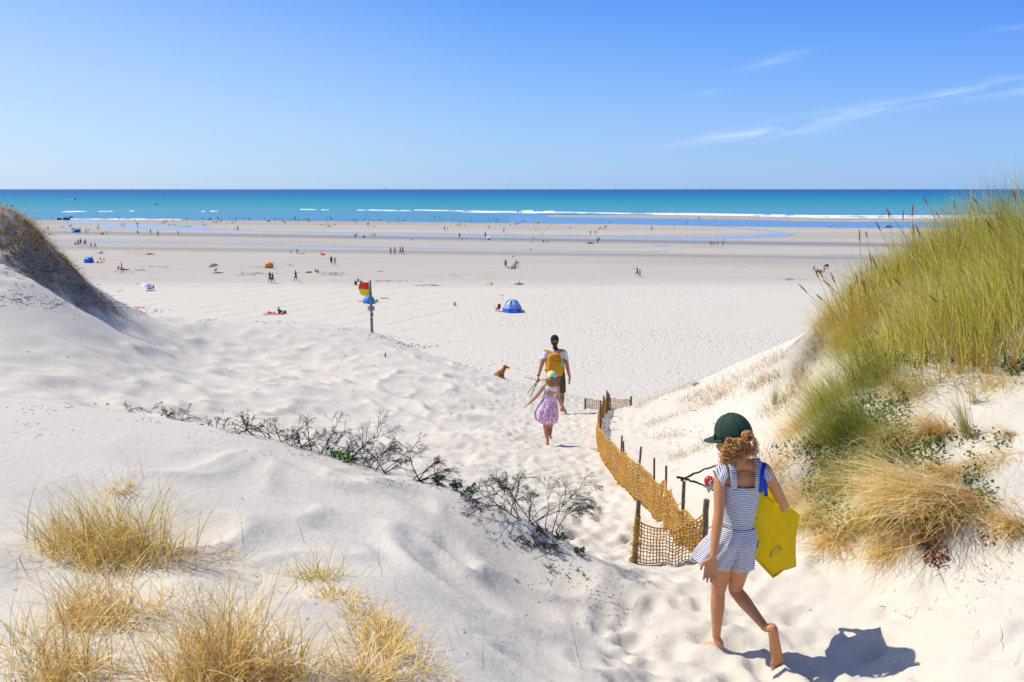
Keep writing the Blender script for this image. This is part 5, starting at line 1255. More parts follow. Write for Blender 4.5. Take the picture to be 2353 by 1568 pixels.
pp(1, [(550, 473, 20, 'st', 'k', 'k'), (565, 474, 14, 'be', 'k', 'k'), (1240, 470, 28, 'st', 'n', 'n'), (1255, 471, 26, 'wk', 'k', 's'), (1408, 490, 32, 'wk', 's', 'k'), (1495, 466, 20, 'st', 's', 'n'), (1440, 543, 48, 'ak', 'k', 's'), (1263, 538, 22, 'st', 's', 'n'), (1280, 540, 38, 'st', 's', 'k'), (1299, 540, 34, 'wk', 's', 'k'),
 (1036, 545, 38, 'st', 's', 'd'), (1026, 578, 42, 'st', 's', 'k'), (730, 562, 38, 'st', 'n', 'v'), (751, 560, 40, 'st', 'd', 'd'), (505, 590, 46, 'wk', 'b', 'k'), (903, 618, 50, 'ak', 's', 'd'), (815, 605, 42, 'st', 'd', 'd'), (841, 606, 48, 'wk', 'd', 'd'), (1117, 626, 40, 'st', 's', 'k'), (1575, 615, 50, 'st', 'e', 'k'),
 (1440, 608, 28, 'si', 's', 'k'), (923, 581, 15, 'si', 's', 'k'), (937, 582, 14, 'si', 's', 'd'), (520, 632, 22, 'le', 'w', 'k'), (655, 555, 12, 'ly', 's', 'k'), (1065, 626, 26, 'si', 's', 'r'), (1080, 627, 24, 'si', 's', 'k'),
 (797, 738, 42, 'wk', 'p', 'p', 80, 'child in pink carrying a pink ring, leftmost of the walking group'), (823, 748, 68, 'wk', 'k', 'k', 80, 'adult in black with a pale blue bag in the walking group'), (847, 740, 70, 'wk', 'n', 'k', 60, 'tall walker in dark clothes, one arm out, in the walking group'),
 (885, 745, 58, 'wk', 'k', 'k', 100, 'walker in black behind the red-shirted walker'), (900, 742, 68, 'wk', 'r', 'r', 100, 'walker in a red shirt and red shorts in the walking group'), (956, 772, 62, 'wk', 'n', 'b', 90, 'walker in navy carrying a blue bag beside the man in the pale shirt'), (998, 772, 70, 'wk', 'w', 'k', 90, 'walker in a pale shirt carrying bags, rightmost of the walking group'),
 (1060, 820, 26, 'le', 'k', 'p', 90, 'reclining bather in black and pink on a dark towel'), (1058, 903, 30, 'be', 'r', 'r', 90, 'child in red bending over the yellow beach toy'), (1089, 914, 44, 'st', 'k', 'k', -90, 'small figure in black with a white cap facing the yellow beach toy'),
 (960, 910, 56, 'ch', 'd', 'd', 90, 'adult in dark brown seated right of the blue beach shelter'), (905, 900, 40, 'si', 'k', 'k', 90, 'dark seated figure half hidden by the blue beach shelter'), (1240, 998, 46, 'ch', 'r', 'm', 60, 'bather in purple seated left of the closed parasol'), (1272, 998, 46, 'ch', 'r', 'r', 60, 'bather in red seated under the closed parasol'), (1305, 998, 28, 'ly', 's', 'k', 90, 'dark figure lying right of the closed parasol'),
 (1566, 1206, 60, 'ch', 't', 'k', 60, 'person in teal seated under the white parasol'), (1602, 1204, 58, 'ch', 'r', 'b', 80, 'person in red with blue shorts seated right of the white parasol'), (1655 - 90, 829, 20, 'ly', 's', 'r', 90, 'sunbather lying on a dark red towel on the open sand')])
pp(2, [(178, 468, 28, 'ak', 'k', 'k'), (242, 490, 28, 'wk', 's', 'k'), (387, 465, 28, 'st', 'k', 'k'), (552, 468, 32, 'st', 's', 'n'), (620, 474, 32, 'st', 'k', 'k'), (631, 474, 32, 'wk', 's', 'k'), (642, 474, 28, 'st', 'n', 'k'), (705, 463, 30, 'st', 'k', 'k'), (716, 463, 28, 'wk', 's', 'k'), (713, 495, 30, 'st', 's', 'k'), (743, 497, 36, 'st', 'n', 'n'), (897, 468, 34, 'st', 'b', 's'), (987, 468, 28, 'wk', 'k', 's'),
 (1037, 472, 32, 'st', 'k', 'k'), (1196, 470, 30, 'wk', 's', 'k'), (1302, 472, 30, 'st', 'k', 'k'), (1325, 471, 26, 'st', 's', 'k'), (1365, 469, 20, 'st', 's', 'k'), (1392, 495, 38, 'st', 'k', 's'), (1470, 472, 28, 'st', 's', 'n'), (1516, 470, 44, 'ak', 'e', 'k'), (1549, 486, 34, 'st', 'k', 'k'), (1612, 475, 26, 'st', 's', 'k'), (1647, 477, 42, 'wk', 'n', 'k'), (1665, 490, 48, 'st', 's', 'd'), (1676, 488, 22, 'wk', 's', 'd'),
 (130, 505, 20, 'si', 's', 'k'), (157, 506, 20, 'si', 's', 'k'), (155, 484, 24, 'ch', 'd', 'k'), (180, 486, 18, 'le', 's', 'k'), (665, 497, 18, 'si', 's', 'k'), (682, 498, 16, 'si', 'w', 'k'), (698, 498, 18, 'si', 's', 'k'), (865, 498, 18, 'le', 's', 'k'), (900, 498, 18, 'st', 's', 'k'), (545, 491, 10, 'ly', 's', 'k'), (200, 524, 10, 'ly', 's', 'k'), (252, 524, 12, 'ly', 's', 'k'), (572, 519, 12, 'ly', 's', 'k'), (1412, 494, 12, 'ly', 'k', 'k'), (1790, 518, 12, 'ly', 's', 'k'),
 (890, 582, 34, 'wk', 's', 'v'), (921, 585, 54, 'wk', 'k', 'k'), (86, 642, 60, 'wk', 'n', 'k'), (297, 630, 46, 'wk', 'r', 'k'), (1541, 820, 52, 'st', 's', 'd', 0, 'lone figure standing beside the dug sand hole on the middle beach'), (1478, 818, 24, 'be', 'v', 'd', 90, 'child crouching at the dug sand hole left of the standing figure'),
 (1258, 1130, 122, 'wk', 'k', 'k', 60, 'walker in a black dress, left one of the couple in black'), (1286, 1132, 114, 'wk', 'n', 'k', 70, 'walker in dark shirt and shorts, right one of the couple in black'), (1528, 1115, 118, 'wk', 'n', 'n', 75, 'single walker in navy passing the pale surfboard'), (1732, 1010, 36, 'si', 's', 'k', -60, 'bather sitting by the green beach bag with raised elbow'), (1756, 1022, 42, 'si', 's', 'o', 40, 'bather in orange shorts sitting right of the green beach bag'),
 (1284, 968, 58, 'ch', 'w', 'k', 100, 'person in a white shirt sitting in the mouth of the orange tent'), (690, 1012, 44, 'ch', 'd', 'n', 60, 'person reclining in the shade of the grey parasol'), (1352, 1450, 76, 'si', 's', 'd', -30, 'bare-backed sunbather with grey hair sitting on the red towel'), (1262, 1446, 30, 'ly', 'w', 'r', 100, 'sunbather in red lying on the orange towel')])
pp(3, [(275, 472, 30, 'st', 's', 'k'), (316, 455, 22, 'sw', 's', 's'), (328, 455, 20, 'sw', 'k', 's'), (556, 474, 30, 'st', 'n', 'n'), (574, 474, 28, 'st', 's', 'k'), (586, 474, 26, 'st', 'k', 'k'), (667, 468, 26, 'st', 's', 'k'), (677, 468, 26, 'st', 'k', 'k'), (717, 472, 26, 'ak', 's', 'k'), (769, 476, 26, 'wk', 's', 'k'), (827, 475, 28, 'st', 'k', 'k'), (841, 475, 28, 'st', 's', 'm'), (1025, 476, 28, 'st', 's', 'r'), (1074, 477, 26, 'st', 'k', 'k'), (1088, 478, 14, 'st', 's', 'k'), (1100, 474, 28, 'st', 's', 'k'), (705, 522, 34, 'st', 's', 'd'), (718, 522, 38, 'wk', 's', 'n'),
 (358, 525, 26, 'st', 'k', 's'), (371, 523, 26, 'wk', 's', 'k'), (290, 492, 12, 'si', 't', 's'), (275, 531, 20, 'si', 'v', 's'), (300, 531, 18, 'si', 's', 'k'), (316, 531, 12, 'ly', 's', 'k'), (932, 501, 18, 'be', 's', 'k'), (1047, 502, 10, 'ly', 's', 'n'), (590, 642, 40, 'st', 's', 'k'), (573, 642, 32, 'ch', 't', 'k'), (753, 635, 34, 'st', 's', 'k'), (780, 635, 34, 'be', 's', 'k'),
 (948, 828, 78, 'wk', 's', 'm', -60, 'walker in a swimsuit, leftmost of the four strolling abreast'), (993, 828, 80, 'wk', 's', 'k', -60, 'walker in red and black trunks, second of the four strolling abreast'), (1050, 825, 80, 'wk', 's', 'r', 60, 'walker in a red bikini, third of the four strolling abreast'), (1077, 824, 84, 'wk', 's', 'k', 60, 'tallest walker in black trunks, rightmost of the four strolling abreast'),
 (330, 937, 96, 'wk', 'k', 'k', 20, 'walker all in black beside the walker in the pale dress'), (368, 938, 86, 'wk', 'v', 'v', 40, 'walker in a pale patterned dress beside the walker in black'), (583, 1147, 52, 'si', 'k', 'd', 10, 'dark seated person, left one of the three behind the flag'), (638, 1135, 46, 'si', 's', 'k', -10, 'bare-shouldered person seated right, touching the top of the flag'), (609, 1112, 38, 'si', 'n', 'n', 180, 'person in a blue-grey top at the back of the three behind the flag'),
 (1513, 578, 50, 'wk', 'd', 'k'), (1545, 578, 44, 'st', 's', 'v'), (1668, 652, 54, 'st', 'k', 'k', 0, 'figure in black standing over the pink bucket on the wet flats'), (1693, 661, 18, 'le', 's', 'k'), (1673, 521, 36, 'st', 'v', 'v'), (1636, 522, 12, 'si', 's', 'k'), (1657, 522, 18, 'si', 's', 'k'), (1722, 523, 14, 'le', 's', 'k'), (1790, 484, 28, 'wk', 's', 'k'),
 (640, 446, 14, 'sw', 'k', 's'), (897, 440, 14, 'sw', 'k', 's'), (1406, 433, 18, 'sw', 'k', 's'), (1450, 443, 16, 'sw', 'k', 's'), (1467, 443, 16, 'sw', 's', 's'), (1487, 443, 12, 'sw', 's', 's'), (1504, 452, 20, 'sw', 's', 's'), (1595, 451, 18, 'sw', 's', 's'), (1438, 357, 12, 'sw', 'k', 's'), (1616, 360, 14, 'sw', 'k', 's'), (1700, 352, 8, 'sw', 's', 's'), (365, 362, 12, 'sw', 'k', 's'), (275, 360, 14, 'sw', 'e', 's'), (195, 353, 8, 'sw', 's', 's'), (893, 349, 6, 'sw', 's', 's'), (908, 349, 6, 'sw', 's', 's'), (920, 348, 6, 'sw', 's', 's'), (675, 408, 6, 'sw', 's', 's'), (697, 408, 6, 'sw', 's', 's')])
pp(4, [(369, 648, 60, 'st', 'm', 'd', 0, 'pair partner in mauve standing by the near bank of the upper stream'), (409, 557, 40, 'st', 's', 'n'), (404, 462, 26, 'wk', 'w', 's'), (415, 487, 30, 'wk', 's', 'k'), (494, 486, 46, 'st', 'k', 'k'), (449, 463, 16, 'sw', 's', 's'), (471, 460, 14, 'sw', 's', 's'), (525, 543, 30, 'st', 's', 'v'), (563, 597, 54, 'wk', 's', 'r'), (630, 528, 26, 'st', 's', 'k'), (692, 527, 40, 'st', 's', 'k'), (771, 487, 30, 'st', 's', 'k'), (749, 487, 16, 'si', 's', 'k'), (703, 386, 20, 'sw', 'k', 's'), (428, 360, 10, 'sw', 'k', 's'), (449, 362, 10, 'sw', 's', 's'), (920, 372, 12, 'sw', 's', 's'),
 (715, 498, 12, 'ly', 's', 'p'), (898, 570, 14, 'le', 's', 'k'), (1260, 549, 18, 'si', 's', 'd'), (1570, 558, 22, 'si', 's', 'k'), (1552, 558, 12, 'si', 's', 'k'), (1595, 559, 18, 'si', 's', 'r'), (1618, 559, 34, 'be', 'k', 'k'), (1467, 620, 46, 'st', 's', 'r'), (1514, 612, 40, 'st', 's', 'd'), (1535, 612, 42, 'wk', 'w', 's'), (978, 696, 28, 'si', 's', 'k'), (1024, 696, 28, 'si', 'w', 'k'), (1541, 708, 55, 'be', 's', 'm'), (1468, 710, 22, 'ly', 's', 'k'), (1667, 498, 18, 'st', 's', 'k'), (1685, 498, 10, 'st', 's', 'k'),
 (582, 968, 90, 'st', 'r', 'k', 20, 'person in a red shirt standing left of the tilted parasol'), (687, 962, 90, 'st', 'w', 'n', -60, 'person with blue shorts standing right of the tilted parasol'), (713, 962, 66, 'be', 'v', 'y', 90, 'child in yellow bending beside the green cool box'), (735, 1143, 42, 'le', 'v', 'n', -90, 'person in a white hat reclining on one elbow'), (712, 1144, 28, 'ly', 's', 'r', 90, 'bather in red lying next to the person in the white hat'), (510, 1425, 84, 'ch', 'r', 'd', 50, 'person sitting in the red folding chair beside the blue dome tent')])
pp(5, [(438, 465, 36, 'st', 'w', 'k', 0, 'dog walker in a white shirt on the wet flats'), (638, 436, 14, 'si', 'v', 'k'), (731, 418, 20, 'st', 's', 'd'), (748, 418, 26, 'st', 's', 'k'), (848, 374, 22, 'st', 's', 'd'), (841, 374, 16, 'wk', 's', 'd'), (947, 607, 42, 'wk', 'd', 'k'), (968, 598, 34, 'st', 'g', 'k'), (998, 602, 54, 'wk', 'w', 'g'), (1052, 604, 56, 'st', 'w', 'p', 180, 'beachgoer in pink shorts at the right end of the group of four on the flats'), (2015, 454, 22, 'st', 's', 'd'), (2040, 467, 12, 'le', 's', 'r'),
 (318, 866, 78, 'wk', 's', 'k', 40, 'child in black trunks carrying a net pole on the shoulder'), (340, 875, 64, 'wk', 'r', 'r', 40, 'child in a red swimsuit walking beside the child with the net'), (1830, 832, 72, 'wk', 'w', 'm', 60, 'person in a white hat carrying a bundle left of the red bag'), (1914, 836, 68, 'be', 'k', 'v', -90, 'person in black leaning over the red bag'), (499, 322, 14, 'sw', 'k', 's')])
SPOT = []
for k, (z, X_, Y_, hpx, pose, top, bot, yaw, lab) in enumerate(PEOPLE):
    px, py = zp(z, X_, Y_); b = PB(px, py, 0.0); b.z = gz(b.x, b.y)
    SPOT.append((px, py, b, hpx * Z[z][1] * b.y / F))
def zone(b, pose, py):
    if pose == 'sw': return 'in the sea'
    if b.y > 325: return 'at the waterline'
    if b.y > 268: return 'on the far flats'
    if b.y > 196: return 'between the streams'
    return 'on the dry beach'
PN = dict(st='standing', ak='standing elbow out', wk='walking', si='sitting', le='reclining', ch='sitting upright', ly='lying flat', be='bending down', sw='wading')
def desc(k):
    z, X_, Y_, hpx, pose, top, bot, yaw, lab = PEOPLE[k]
    who = 'child' if (pose in ('st', 'wk', 'ak') and SPOT[k][3] < 1.25) else 'figure'
    cl = ('in %s top' % CN[top]) if top != 's' else ('in %s trunks' % CN[bot] if bot != 's' else 'bare-shouldered')
    return '%s %s %s %s' % (who, cl, PN[pose], zone(SPOT[k][2], pose, SPOT[k][1]))
classes = {}
for k, p in enumerate(PEOPLE):
    if p[8] is None: classes.setdefault(desc(k), []).append(k)
ORD = lambda n: '%d%s' % (n, 'th' if 10 <= n % 100 <= 20 else {1: 'st', 2: 'nd', 3: 'rd'}.get(n % 10, 'th'))
LAB = {}
for d, ks in classes.items():
    ks.sort(key=lambda q: SPOT[q][0])
    for i, q in enumerate(ks): LAB[q] = 'tiny ' + d + ('' if len(ks) == 1 else (', leftmost such' if i == 0 else ', rightmost such' if i == len(ks) - 1 else ', %s such from left' % ORD(i + 1)))
RP = random.Random(21)
def part_copy(name, me, parent, mat):
    o = bpy.data.objects.new(name, me); C.objects.link(o); o.parent = parent; o.material_slots[0].link = 'OBJECT'; o.material_slots[0].material = mat; return o
HAIRM = [flat((.03, .02, .012)), flat((.10, .06, .03)), flat((.25, .17, .09))]
for k, (z, X_, Y_, hpx, pose, top, bot, yaw, lab) in enumerate(PEOPLE):
    px, py, b, h = SPOT[k]; parts, H = POSE[pose]; s = h / H
    if pose in ('si', 'le', 'ly', 'be', 'ch'): s = min(1.25, max(.55, s))
    elif pose == 'sw': s = min(1.3, max(.45, s)); 
    else: s = min(1.15, max(.5, s))
    zn = zone(b, pose, py)
    r = empty('person', b, lab or LAB[k], 'person', dict(zip(('in the sea', 'at the waterline', 'on the far flats', 'between the streams', 'on the dry beach'), ('bathers in the sea', 'people at the waterline', 'people on the far flats', 'people between the tidal streams', 'people on the dry beach')))[zn], math.radians(yaw if yaw is not None else (90 if pose == 'ly' else RP.choice([0, 40, 80, 120, 180, -60, -90]))))
    r.scale = (s, s, s)
    if pose == 'sw': r.location.z = .03
    hair_m = flat((.30, .29, .28)) if (lab and ('grey hair' in lab)) else flat((.75, .75, .75)) if (lab and ('white hat' in lab or 'white cap' in lab)) else HAIRM[RP.randrange(3) if RP.random() < .3 else 0]
    part_copy('body', parts['body'], r, SKD if RP.random() < .8 else SKD2); part_copy('hair', parts['hair'], r, hair_m)
    if top != 's': part_copy('shirt', parts['shirt'], r, flat(COLS[top]))
    if bot != 's' and pose != 'sw': part_copy('shorts', parts['shorts'], r, flat(COLS[bot]))

def ground_at(z, X_, Y_):
    px, py = zp(z, X_, Y_); b = PB(px, py, 0.0); b.z = gz(b.x, b.y); return b, b.y / F * Z[z][1]
# --- yellow buoys lying on the sand
BUOY = simple('yellow_buoy', (.76, .56, .01), .4, .5, .12, 3)
def buoy(b, d, lab, tilt):
    r = empty('buoy', b, lab, 'buoy', 'yellow marker buoys lying on the beach', tilt * 2)
    me = fused('float', [[((0, 0, .5), .46), ((.30, 0, .42), .30)], [((.5, 0, .36), .10), ((.72, 0, .33), .08)]], [], .04, BUOY, 2); o = obj('float', me, r); o.scale = (d, d, d)
    V, Fc = [], []; tube(V, Fc, [(.68 * d, 0, .34 * d), (.9 * d, .1 * d, .05), (1.3 * d, .2 * d, .02), (1.9 * d, -.2 * d, .02)], .025, 5); obj('mooring_rope', mesh_np('mooring_rope', V, Fc, flat((.12, .10, .07))), r); return r
labs = ['largest yellow buoy, nearest one, lying left of the blue dome tent', 'yellow buoy on the dry sand above the nearest buoy and the dome tent', 'yellow buoy just above the people with the tilted parasol', 'yellow buoy sitting in the lower tidal stream', 'yellow buoy just above the lower tidal stream, below another buoy', 'yellow buoy below the upper tidal stream', 'yellow buoy at the upper tidal stream', 'small yellow buoy, third from the sea in the slanting row', 'tiny yellow buoy, second from the sea in the slanting row', 'tiny yellow buoy, nearest the sea in the slanting row', "big yellow buoy at the water's edge in mid view", "yellow buoy among standing people at the left waterline"]
for (z, X_, Y_, dia), lb in zip(((4, 48, 1365, 38), (4, 432, 1146, 28), (4, 654, 854, 22), (4, 843, 775, 20), (4, 848, 695, 17), (4, 867, 658, 16), (4, 958, 608, 14), (4, 1010, 567, 13), (4, 1028, 544, 11), (4, 1056, 516, 9), (4, 913, 499, 26), (3, 582, 490, 19)), labs):
    b, k = ground_at(z, X_, Y_); buoy(b, dia * k * 1.15, lb, X_)
# --- parasols
def parasol(b, w, h, mat, lab, tilt=(0, 0), folded=False, yaw=0.0, stripes_=None):
    r = empty('parasol', b, lab, 'parasol', None, yaw); T = Matrix.Rotation(tilt[0], 3, 'Y') @ Matrix.Rotation(tilt[1], 3, 'X'); top = T @ Vector((0, 0, h))
    V, Fc = [], []; tube(V, Fc, [(0, 0, -.1), tuple(top)], .025, 6); obj('pole', mesh_np('pole', V, Fc, flat((.6, .6, .6))), r)
    V, Fc = [], []; n = 8; V.append(tuple(top + T @ Vector((0, 0, .03))))
    rw = w / 2 if not folded else .10; dz = .52 * w / 2 if not folded else h * .62
    for q, (rf, zf) in enumerate(((.5, .28), (1, 1))):
        for i in range(n * 2):
            a = math.pi * i / n; sc_l = 1 if i % 2 == 0 else .93; V.append(tuple(top + T @ Vector((rw * rf * math.cos(a) * sc_l, rw * rf * math.sin(a) * sc_l, -dz * zf + (0 if i % 2 == 0 else .04)))))
    for i in range(16): Fc += [(0, 1 + i, 1 + (i + 1) % 16), (1 + i, 17 + i, 17 + (i + 1) % 16, 1 + (i + 1) % 16)]
    obj('canopy', mesh_np('canopy', V, Fc, mat, smooth=False), r); return r
b, k = ground_at(1, 1538, 1208); parasol(b, 110 * k, 80 * k, simple('pale_canvas', (.70, .74, .85), .8, .2, .1, 2), 'white and pale blue striped parasol over the two seated people', (.12, .2))
b, k = ground_at(2, 682, 1020); parasol(b, 112 * k, 98 * k, simple('grey_canvas', (.16, .16, .18), .8, .2, .2, 1.5), 'grey parasol tilted over a reclining person', (-.22, -.12))
b, k = ground_at(1, 1274, 990); parasol(b, 20 * k, 88 * k, flat(COLS['k']), 'closed black parasol standing between the two seated bathers', (.0, 0), True)
b, k = ground_at(4, 632, 975); r = parasol(b + Vector((.3, 0, .1)), 86 * k, .85, simple('mint_canvas', (.42, .52, .48), .8, .2, .25, 2), 'pale green patterned parasol laid tilted on the sand between standing people', (-.15, 1.05), False, .3)
b, k = ground_at(4, 408, 662); parasol(b, 56 * k, 26 * k, flat(COLS['w']), 'low white parasol over red gear on the middle flats', (0, .1))
# --- tents
def dome(b, w, h, lab):
    r = empty('dome_tent', b, lab, 'tent', None, math.radians(12)); n = 6; R_ = w / 2
    prof = [(0, 1.0, 0), (.34, .93, 1), (.66, .70, 2), (.93, .30, 3), (1.0, .05, 3)]
    mats = [simple('tent_blue', (.012, .16, .62), .55, .4, .12, 3, .3, 6), simple('tent_lavender', (.30, .35, .72), .6, .3, .06, 3), simple('tent_pale_blue', (.30, .55, .85), .55, .4, .25, 3, .4, 5)]
    names = ['base_panels', 'window_band', 'crown']
    for k_ in range(3):
        V, Fc = [], []; a_, b_2 = prof[k_], prof[k_ + 1]; seg = [(a_, b_2)] if k_ < 2 else [(prof[2], prof[3]), (prof[3], prof[4])]
        for (z0, r0, _), (z1, r1, _) in seg:
            for i in range(n):
                t0 = 2 * math.pi * i / n; t1 = 2 * math.pi * (i + 1) / n; g = len(V); m_ = 6
                for j in range(m_ + 1):
                    q = j / m_
                    for zz, rr2 in ((z0, r0), (z1, r1)):
                        x = (math.cos(t0) * (1 - q) + math.cos(t1) * q) * R_ * rr2; y = (math.sin(t0) * (1 - q) + math.sin(t1) * q) * R_ * rr2
                        bulge = 1 + .05 * math.sin(math.pi * q); V.append((x * bulge, y * bulge, zz * h))
                for j in range(m_): Fc.append((g + 2 * j, g + 2 * j + 2, g + 2 * j + 3, g + 2 * j + 1))
        obj(names[k_], mesh_np(names[k_], V, Fc, mats[k_], smooth=False), r)
    V, Fc = [], []
    for i in range(n):
        t = 2 * math.pi * i / n; tube(V, Fc, [(math.cos(t) * R_ * p_[1] * 1.005, math.sin(t) * R_ * p_[1] * 1.005, p_[0] * h) for p_ in prof], .022, 5)
    obj('frame_poles', mesh_np('frame_poles', V, Fc, flat((.02, .06, .25))), r)
    V, Fc = [], []
    for i in range(n):
        t = 2 * math.pi * (i + .0) / n; p0 = Vector((math.cos(t) * R_ * .66, math.sin(t) * R_ * .66, h * .72)); p1 = Vector((math.cos(t) * R_ * .34, math.sin(t) * R_ * .34, h * .93)); tube(V, Fc, [p0, p1], .07, 5)
    obj('vent_flaps', mesh_np('vent_flaps', V, Fc, flat((.01, .13, .55))), r)
    # unreadable pale script on the front panel
    V, Fc = [], []; pts = []; a = math.radians(-90 - 12 + 30 - 12)
    rm = Matrix.Rotation(math.radians(-12), 3, 'Z')
    for i in range(46):
        t = i / 45; pts.append(rm @ Vector((-.08 + .50 * t, -R_ * .885 - .03, h * .19 + .055 * math.sin(t * 38) * (1.2 - .7 * math.sin(math.pi * t)) )))
    tube(V, Fc, pts, .010, 4); obj('lettering', mesh_np('lettering', V, Fc, flat((.55, .65, .85))), r)
b, k = ground_at(4, 650, 1430); dome(b, 212 * k, 132 * k, 'large blue dome tent with lavender window band and pale script beside the red chair')
def shell(b, w, d, h, mat, lab, yaw, name='beach_shelter', trim=None):
    """pop-up shelter: a quarter shell with an open mouth, floor and rim"""
    r = empty(name, b, lab, 'tent', None, yaw); V, Fc = [], []; nu, nv = 18, 9
    for j in range(nv + 1):
        ph = math.pi / 2 * j / nv
        for i in range(nu + 1):
            th = math.pi * i / nu; x = -w / 2 * math.cos(th) * math.cos(ph * .98); z = h * math.sin(th) ** .8 * math.cos(ph * .85) if 0 < i < nu else 0; y = d * math.sin(ph) * (.4 + .6 * math.sin(th)) + .08 * math.sin(th) * -1
            V.append((x, y, max(0, z)))
    n = nu + 1; Fc = [(j * n + i, j * n + i + 1, (j + 1) * n + i + 1, (j + 1) * n + i) for j in range(nv) for i in range(nu)]
    o = obj('canopy', mesh_np('canopy', V, Fc, mat), r); s_ = o.modifiers.new('s', 'SOLIDIFY'); s_.thickness = .01
    V, Fc = [], []; tube(V, Fc, [(-w / 2 * math.cos(math.pi * i / 20), -.1 * math.sin(math.pi * i / 20), h * math.sin(math.pi * i / 20) ** .8) for i in range(21)], .022, 5); tube(V, Fc, [(-w * .24 * math.cos(math.pi * i / 20) - .05, .5 * d, h * .82 * math.sin(math.pi * i / 20) ** .8 + .02) for i in range(21)], .018, 5)
    obj('hoop', mesh_np('hoop', V, Fc, trim or flat((.02, .05, .2))), r)
    V, Fc = [], []; box_vf(V, Fc, (0, -.12, .015), (w * .96, d * .9, .02)); obj('floor', mesh_np('floor', V, Fc, trim or flat((.02, .05, .2)), smooth=False), r); return r
BT = simple('azure_nylon', (.015, .24, .80), .5, .4, .2, 2, .4, 4); BT2 = simple('royal_nylon', (.01, .13, .68), .5, .4, .2, 2, .4, 4); OT = simple('orange_nylon', (.85, .25, .015), .5, .4, .12, 2, .3, 4)
b, k = ground_at(3, 722, 1338); shell(b, 132 * k, 78 * k * .9, 78 * k, BT, 'bright blue pop-up beach shelter right behind the flag pole', math.radians(170))
b, k = ground_at(1, 932, 922); shell(b, 92 * k, 1.0, 58 * k, BT2, 'blue pop-up beach shelter with seated adults beside the dune on the left', math.radians(200))
b, k = ground_at(1, 795, 606); shell(b, 62 * k, 1.2, 36 * k, BT, 'small bright blue shelter on the far flats at left with people behind', math.radians(190))
b, k = ground_at(1, 829, 603); shell(b, 26 * k, .8, 30 * k, BT, 'narrow bright blue shelter half hidden by two standing people', math.radians(150))
b, k = ground_at(1, 770, 578); shell(b, 50 * k, 1.2, 16 * k, BT2, 'low royal blue shelter behind the small bright blue one', math.radians(170))
b, k = ground_at(2, 1243, 969); shell(b, 92 * k, 1.1, 64 * k, OT, 'orange pop-up tent with a person in white at its mouth', math.radians(235), 'beach_shelter', flat((.05, .04, .05)))
# --- folding chair
b, k = ground_at(4, 503, 1424); r = empty('folding_chair', b + Vector((-.08, -.02, 0)), 'red folding camping chair left of the blue dome tent', 'chair', None, math.radians(50))
RC = simple('red_canvas', (.52, .012, .03), .75, .2, .1, 5)
for nm, c_, s_, rx in (('backrest', (0, -.30, .68), (.54, .03, .52), -.2), ('seat', (0, -.04, .36), (.50, .46, .03), .05)):
    V, Fc = [], []; box_vf(V, Fc, c_, s_, Matrix.Rotation(rx, 3, 'X')); obj(nm, mesh_np(nm, V, Fc, RC, smooth=False), r)
for lx in (-.25, .25):
    for a_, b_2 in (((lx, .2, 0), (lx, -.28, .6)), ((lx, -.28, 0), (lx, .2, .58))): V, Fc = [], []; tube(V, Fc, [a_, b_2], .014, 6); obj('leg', mesh_np('leg', V, Fc, flat((.55, .55, .56))), r)
    V, Fc = [], []; tube(V, Fc, [(lx, -.28, .6), (lx, .2, .6)], .02, 6); obj('armrest', mesh_np('armrest', V, Fc, flat((.03, .03, .03))), r)
# --- towels, bags, boards
def towel(z, X_, Y_, wz, mat, lab, dep=.9, yaw=0.0, name='towel', cat='towel'):
    b, k = ground_at(z, X_, Y_); w = wz * k; V, Fc = [], []; nu, nv = 16, 8
    for s in (0, 1):
        for j in range(nv + 1):
            for i in range(nu + 1): x = (i / nu - .5) * w; y = (j / nv - .5) * dep; V.append((x, y, .03 - .022 * s + .012 * math.sin(9 * x + 3 * y) * math.sin(5 * y)))
    n = nu + 1; m_ = n * (nv + 1); Fc = [(j * n + i, j * n + i + 1, (j + 1) * n + i + 1, (j + 1) * n + i) for j in range(nv) for i in range(nu)]; Fc += [tuple(q + m_ for q in f)[::-1] for f in Fc]
    o = obj(name, mesh_np(name, V, Fc, mat), None, b); o.rotation_euler = (0, 0, yaw); return tag(o, lab, cat)
towel(2, 1240, 1456, 110, flat((.80, .16, .03)), 'orange towel under the sunbather lying flat', 1.0, .25); towel(2, 1350, 1456, 110, flat((.72, .02, .08)), 'red towel under the bare-backed sunbather', 1.0, .1)
towel(1, 1472, 1386, 90, flat((.75, .16, .14)), 'pale red towel spread at the foot of the left dune', 1.2, .1); towel(1, 1530, 1390, 44, flat((.72, .62, .60)), 'white towel beside the pale red one at the foot of the left dune', 1.2, .1)
towel(1, 1564, 833, 120, flat((.20, .02, .03)), 'dark red towel under a lone sunbather', 1.0); towel(1, 1060, 824, 80, flat((.10, .03, .06)), 'dark towel under the bather in black and pink', 1.0)
towel(3, 640, 1318, 52, flat((.62, .14, .40)), 'pink towel left of the shelter behind the flag', 1.0); towel(3, 610, 1148, 90, flat((.75, .30, .12)), 'orange towel under the three people behind the flag', 1.2); towel(3, 760, 1142, 40, flat((.55, .66, .85)), 'pale blue towel just right of the flag top', 1.0)
towel(1, 545, 632, 90, flat((.18, .04, .04)), 'dark red towel on the far flats beside the dune crest', 1.2); towel(1, 955, 617, 80, flat((.55, .54, .52)), 'pale mat spread on the far flats at left', 2.0); towel(4, 470, 668, 100, flat((.25, .50, .62)), 'pale blue mat right of the low white parasol', 1.6)
towel(4, 718, 1146, 66, flat((.70, .66, .66)), 'white and red towel under the two reclining bathers', 1.0); towel(4, 1470, 713, 100, flat((.16, .15, .13)), 'dark mat on the middle flats at right', 1.6)
